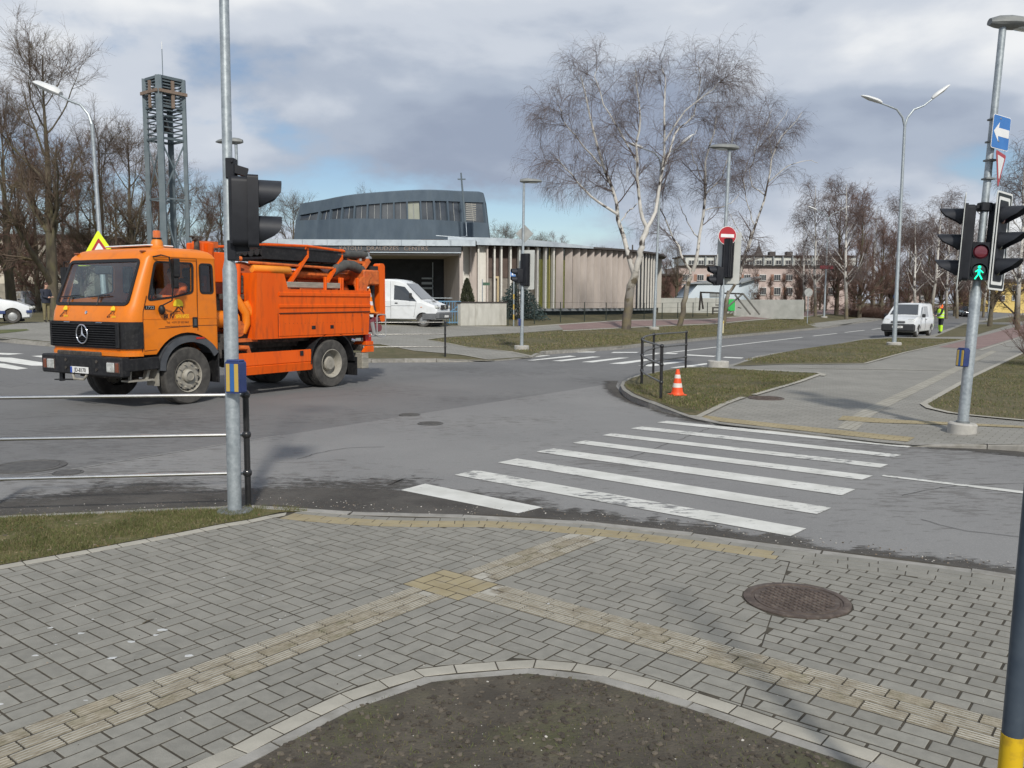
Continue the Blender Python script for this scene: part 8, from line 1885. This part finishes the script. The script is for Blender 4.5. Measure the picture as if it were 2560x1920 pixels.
bp=[(p.x,p.y) for p in offs(Opl,-.185)]+[(3.0,2.2),(-2.4,2.2)]
blades('bed_grass',bp,8000,.020,.0028,lambda p:NZ+.001,2,(.62,.33,.05),lambda p:max(0,1.5*noise.noise((p[0]*.9+3,p[1]*.9,1))+.10+.8*max(0,(3.75-p[1]))),lay=1.4)
isl=G([(1566,957),(1600,942),(1709,922),(1817,923),(2040,935),(2000,954),(1885,988),(1750,1028),(1669,1011),(1590,985),(1564,968)])
blades('island_grass',[(p.x,p.y) for p in isl],24000,.055,.010,lambda p:zt(*p)+.12,3,(.42,.33,.25),lambda p:clump(p,.9,.25),lay=1.2)
rl=G([(2318,1012),(2434,946),(2544,896),(2700,860),(2700,1062),(2560,1050),(2434,1038),(2330,1020)])
blades('lawn_grass',[(p.x,p.y) for p in rl],24000,.055,.009,lambda p:zt(*p)+.12,4,(.40,.33,.27),lambda p:clump(p,.9,.25),lay=1.2)
vr=G([(1862,899),(1996,876),(2160,851),(2240,847),(2400,849),(2262,881),(2161,907),(1889,908)])
blades('verge_grass',[(p.x,p.y) for p in vr],16000,.06,.016,lambda p:zt(*p)+.12,5,(.34,.34,.32),lambda p:clump(p,.5,.25),lay=1.2)
vf=G([(1080,850),(1120,845),(1305,833),(1600,819),(1794,811),(2017,793),(2040,812),(1760,842),(1554,862),(1365,874),(1335,882),(1218,871),(1120,857)])
blades('verge_grass',[(p.x,p.y) for p in vf],26000,.07,.024,lambda p:zt(*p)+.11,6,(.30,.36,.34),lambda p:clump(p,.35,.25),lay=1.2)
# tufts that lean over the kerb and the edge pavers
tl_=[p for p in resamp([Vector(v) for v in Vpl],.03) if p.x<-1.7]; rng=np.random.default_rng(9)
ed=[(p.x+rng.normal(0,.02),p.y+.02+abs(rng.normal(0,.03))) for p in tl_ for _ in range(5)]
# soil crumbs, pebbles and flecks on the bed
def lumps(name,pts,smin,smax,zf,mats,seed,flat=.6,pw=2.5):
    rng=np.random.default_rng(seed); phi=(1+5**.5)/2; ico=nrm(np.array([(-1,phi,0),(1,phi,0),(-1,-phi,0),(1,-phi,0),(0,-1,phi),(0,1,phi),(0,-1,-phi),(0,1,-phi),(phi,0,-1),(phi,0,1),(-phi,0,-1),(-phi,0,1)],float))
    fi=np.array([(0,11,5),(0,5,1),(0,1,7),(0,7,10),(0,10,11),(1,5,9),(5,11,4),(11,10,2),(10,7,6),(7,1,8),(3,9,4),(3,4,2),(3,2,6),(3,6,8),(3,8,9),(4,9,5),(2,4,11),(6,2,10),(8,6,7),(9,8,1)])
    n=len(pts); s=smin+(smax-smin)*rng.uniform(0,1,n)**pw; V=ico[None]*(1+rng.normal(0,.18,(n,12,1)))*s[:,None,None]*np.array([1,1,flat]); a=rng.uniform(0,6.28,n); c,sn=np.cos(a)[:,None],np.sin(a)[:,None]
    X=V[...,0]*c*1.3-V[...,1]*sn; Y=V[...,0]*sn*1.3+V[...,1]*c; z=np.array([zf(p) for p in pts]); V=np.stack([X+pts[:,0:1],Y+pts[:,1:2],V[...,2]+z[:,None]+s[:,None]*flat*.3],-1).reshape(-1,3); F=(fi[None]+(np.arange(n)*12)[:,None,None]).reshape(-1,3)
    me=bpy.data.meshes.new(name); me.from_pydata(V.tolist(),[],F.tolist())
    for m in mats: me.materials.append(m)
    me.polygons.foreach_set('material_index',np.repeat(rng.integers(0,len(mats),n),20).astype(np.int32)); o=link(bpy.data.objects.new(name,me)); o['kind']='stuff'; return o
m_so1=M('soil_crumb',(.040,.033,.026),(.075,.063,.048),30,rough=1); m_so2=M('soil_crumb_dry',(.085,.072,.054),(.13,.11,.085),30,rough=1); m_pb=M('pebble',(.36,.34,.30),(.52,.50,.46),20,rough=.8); m_pb2=M('pebble_brown',(.22,.17,.12),(.32,.26,.20),20,rough=.85); m_leaf=M('dead_leaf',(.14,.075,.035),(.22,.13,.06),12,rough=.9)
rng=np.random.default_rng(12)
lumps('soil_crumbs',pts_in(bp,5200,rng,lambda p:clump(p,2.0,.2)),.003,.016,lambda p:NZ+.002,[m_so1,m_so1,m_so2],13)
lumps('pebbles',pts_in(bp,300,rng),.0018,.007,lambda p:NZ+.003,[m_pb,m_pb2,m_pb],14,.7,3.5)
lumps('verge_crumbs',pts_in(vp,700,rng),.003,.013,lambda p:NZ+.002,[m_so2,m_leaf,m_pb2,m_b3],15)
# sand and grit lying in the joints and on the gutter
gp=[(p.x,p.y) for p in gl]+[(p.x,p.y) for p in offs(gl,.5)][::-1]
lumps('gutter_grit',pts_in(gp,1500,rng),.0015,.007,lambda p:.008,[m_so2,m_pb2,m_pb],16,.7,3.)
np_=[(p.x,p.y) for p in k_in if -4<p.x<4]+[(2.6,3.0),(-2.4,3.0)]
lumps('paving_grit',pts_in(np_,500,rng,lambda p:0. if inside(Vector(p),dirt_poly) else 1.),.0012,.0045,lambda p:NZ,[m_pb,m_pb2,m_so1],17,.7,3.)
# pale droppings and gum marks on the pavers
rng=np.random.default_rng(18); bb=B(); m_drop=M('pale_spot',(.42,.43,.42),(.55,.56,.56),25,rough=.8)
for (x,y) in [(126,1570),(203,1584),(232,1549),(405,1576),(388,1588),(280,1646),(657,1491),(215,1752),(3,1761),(330,1605),(88,1640),(140,1612),(470,1640),(560,1445),(700,1550),(980,1480),(1230,1530),(1370,1510),(1620,1560),(900,1640)]:
    c=atg(x,y,NZ); r=rng.uniform(.004,.020) if x<500 else rng.uniform(.003,.008); k=9; A=[(c.x+r*rng.uniform(.5,1.3)*math.cos(2*math.pi*i/k)*1.5,c.y+r*rng.uniform(.5,1.3)*math.sin(2*math.pi*i/k)) for i in range(k)]; bb.prism(A,.0015,Matrix.Translation((0,0,NZ+.0015)))
bb.build('pale_spots',m_drop)['kind']='stuff'
# twig lying on the paving
a=atg(357,1561,NZ); b=atg(384,1550,NZ); e=empty('fallen_twig',a,label='thin dark twig lying on the grey paving at left',cat='twig'); B().tube([(0,0,.006),((b-a).x*.5,(b-a).y*.5,.01),((b-a).x,(b-a).y,.006)],[.004,.004,.002],6).build('stick',m_dbark,e)
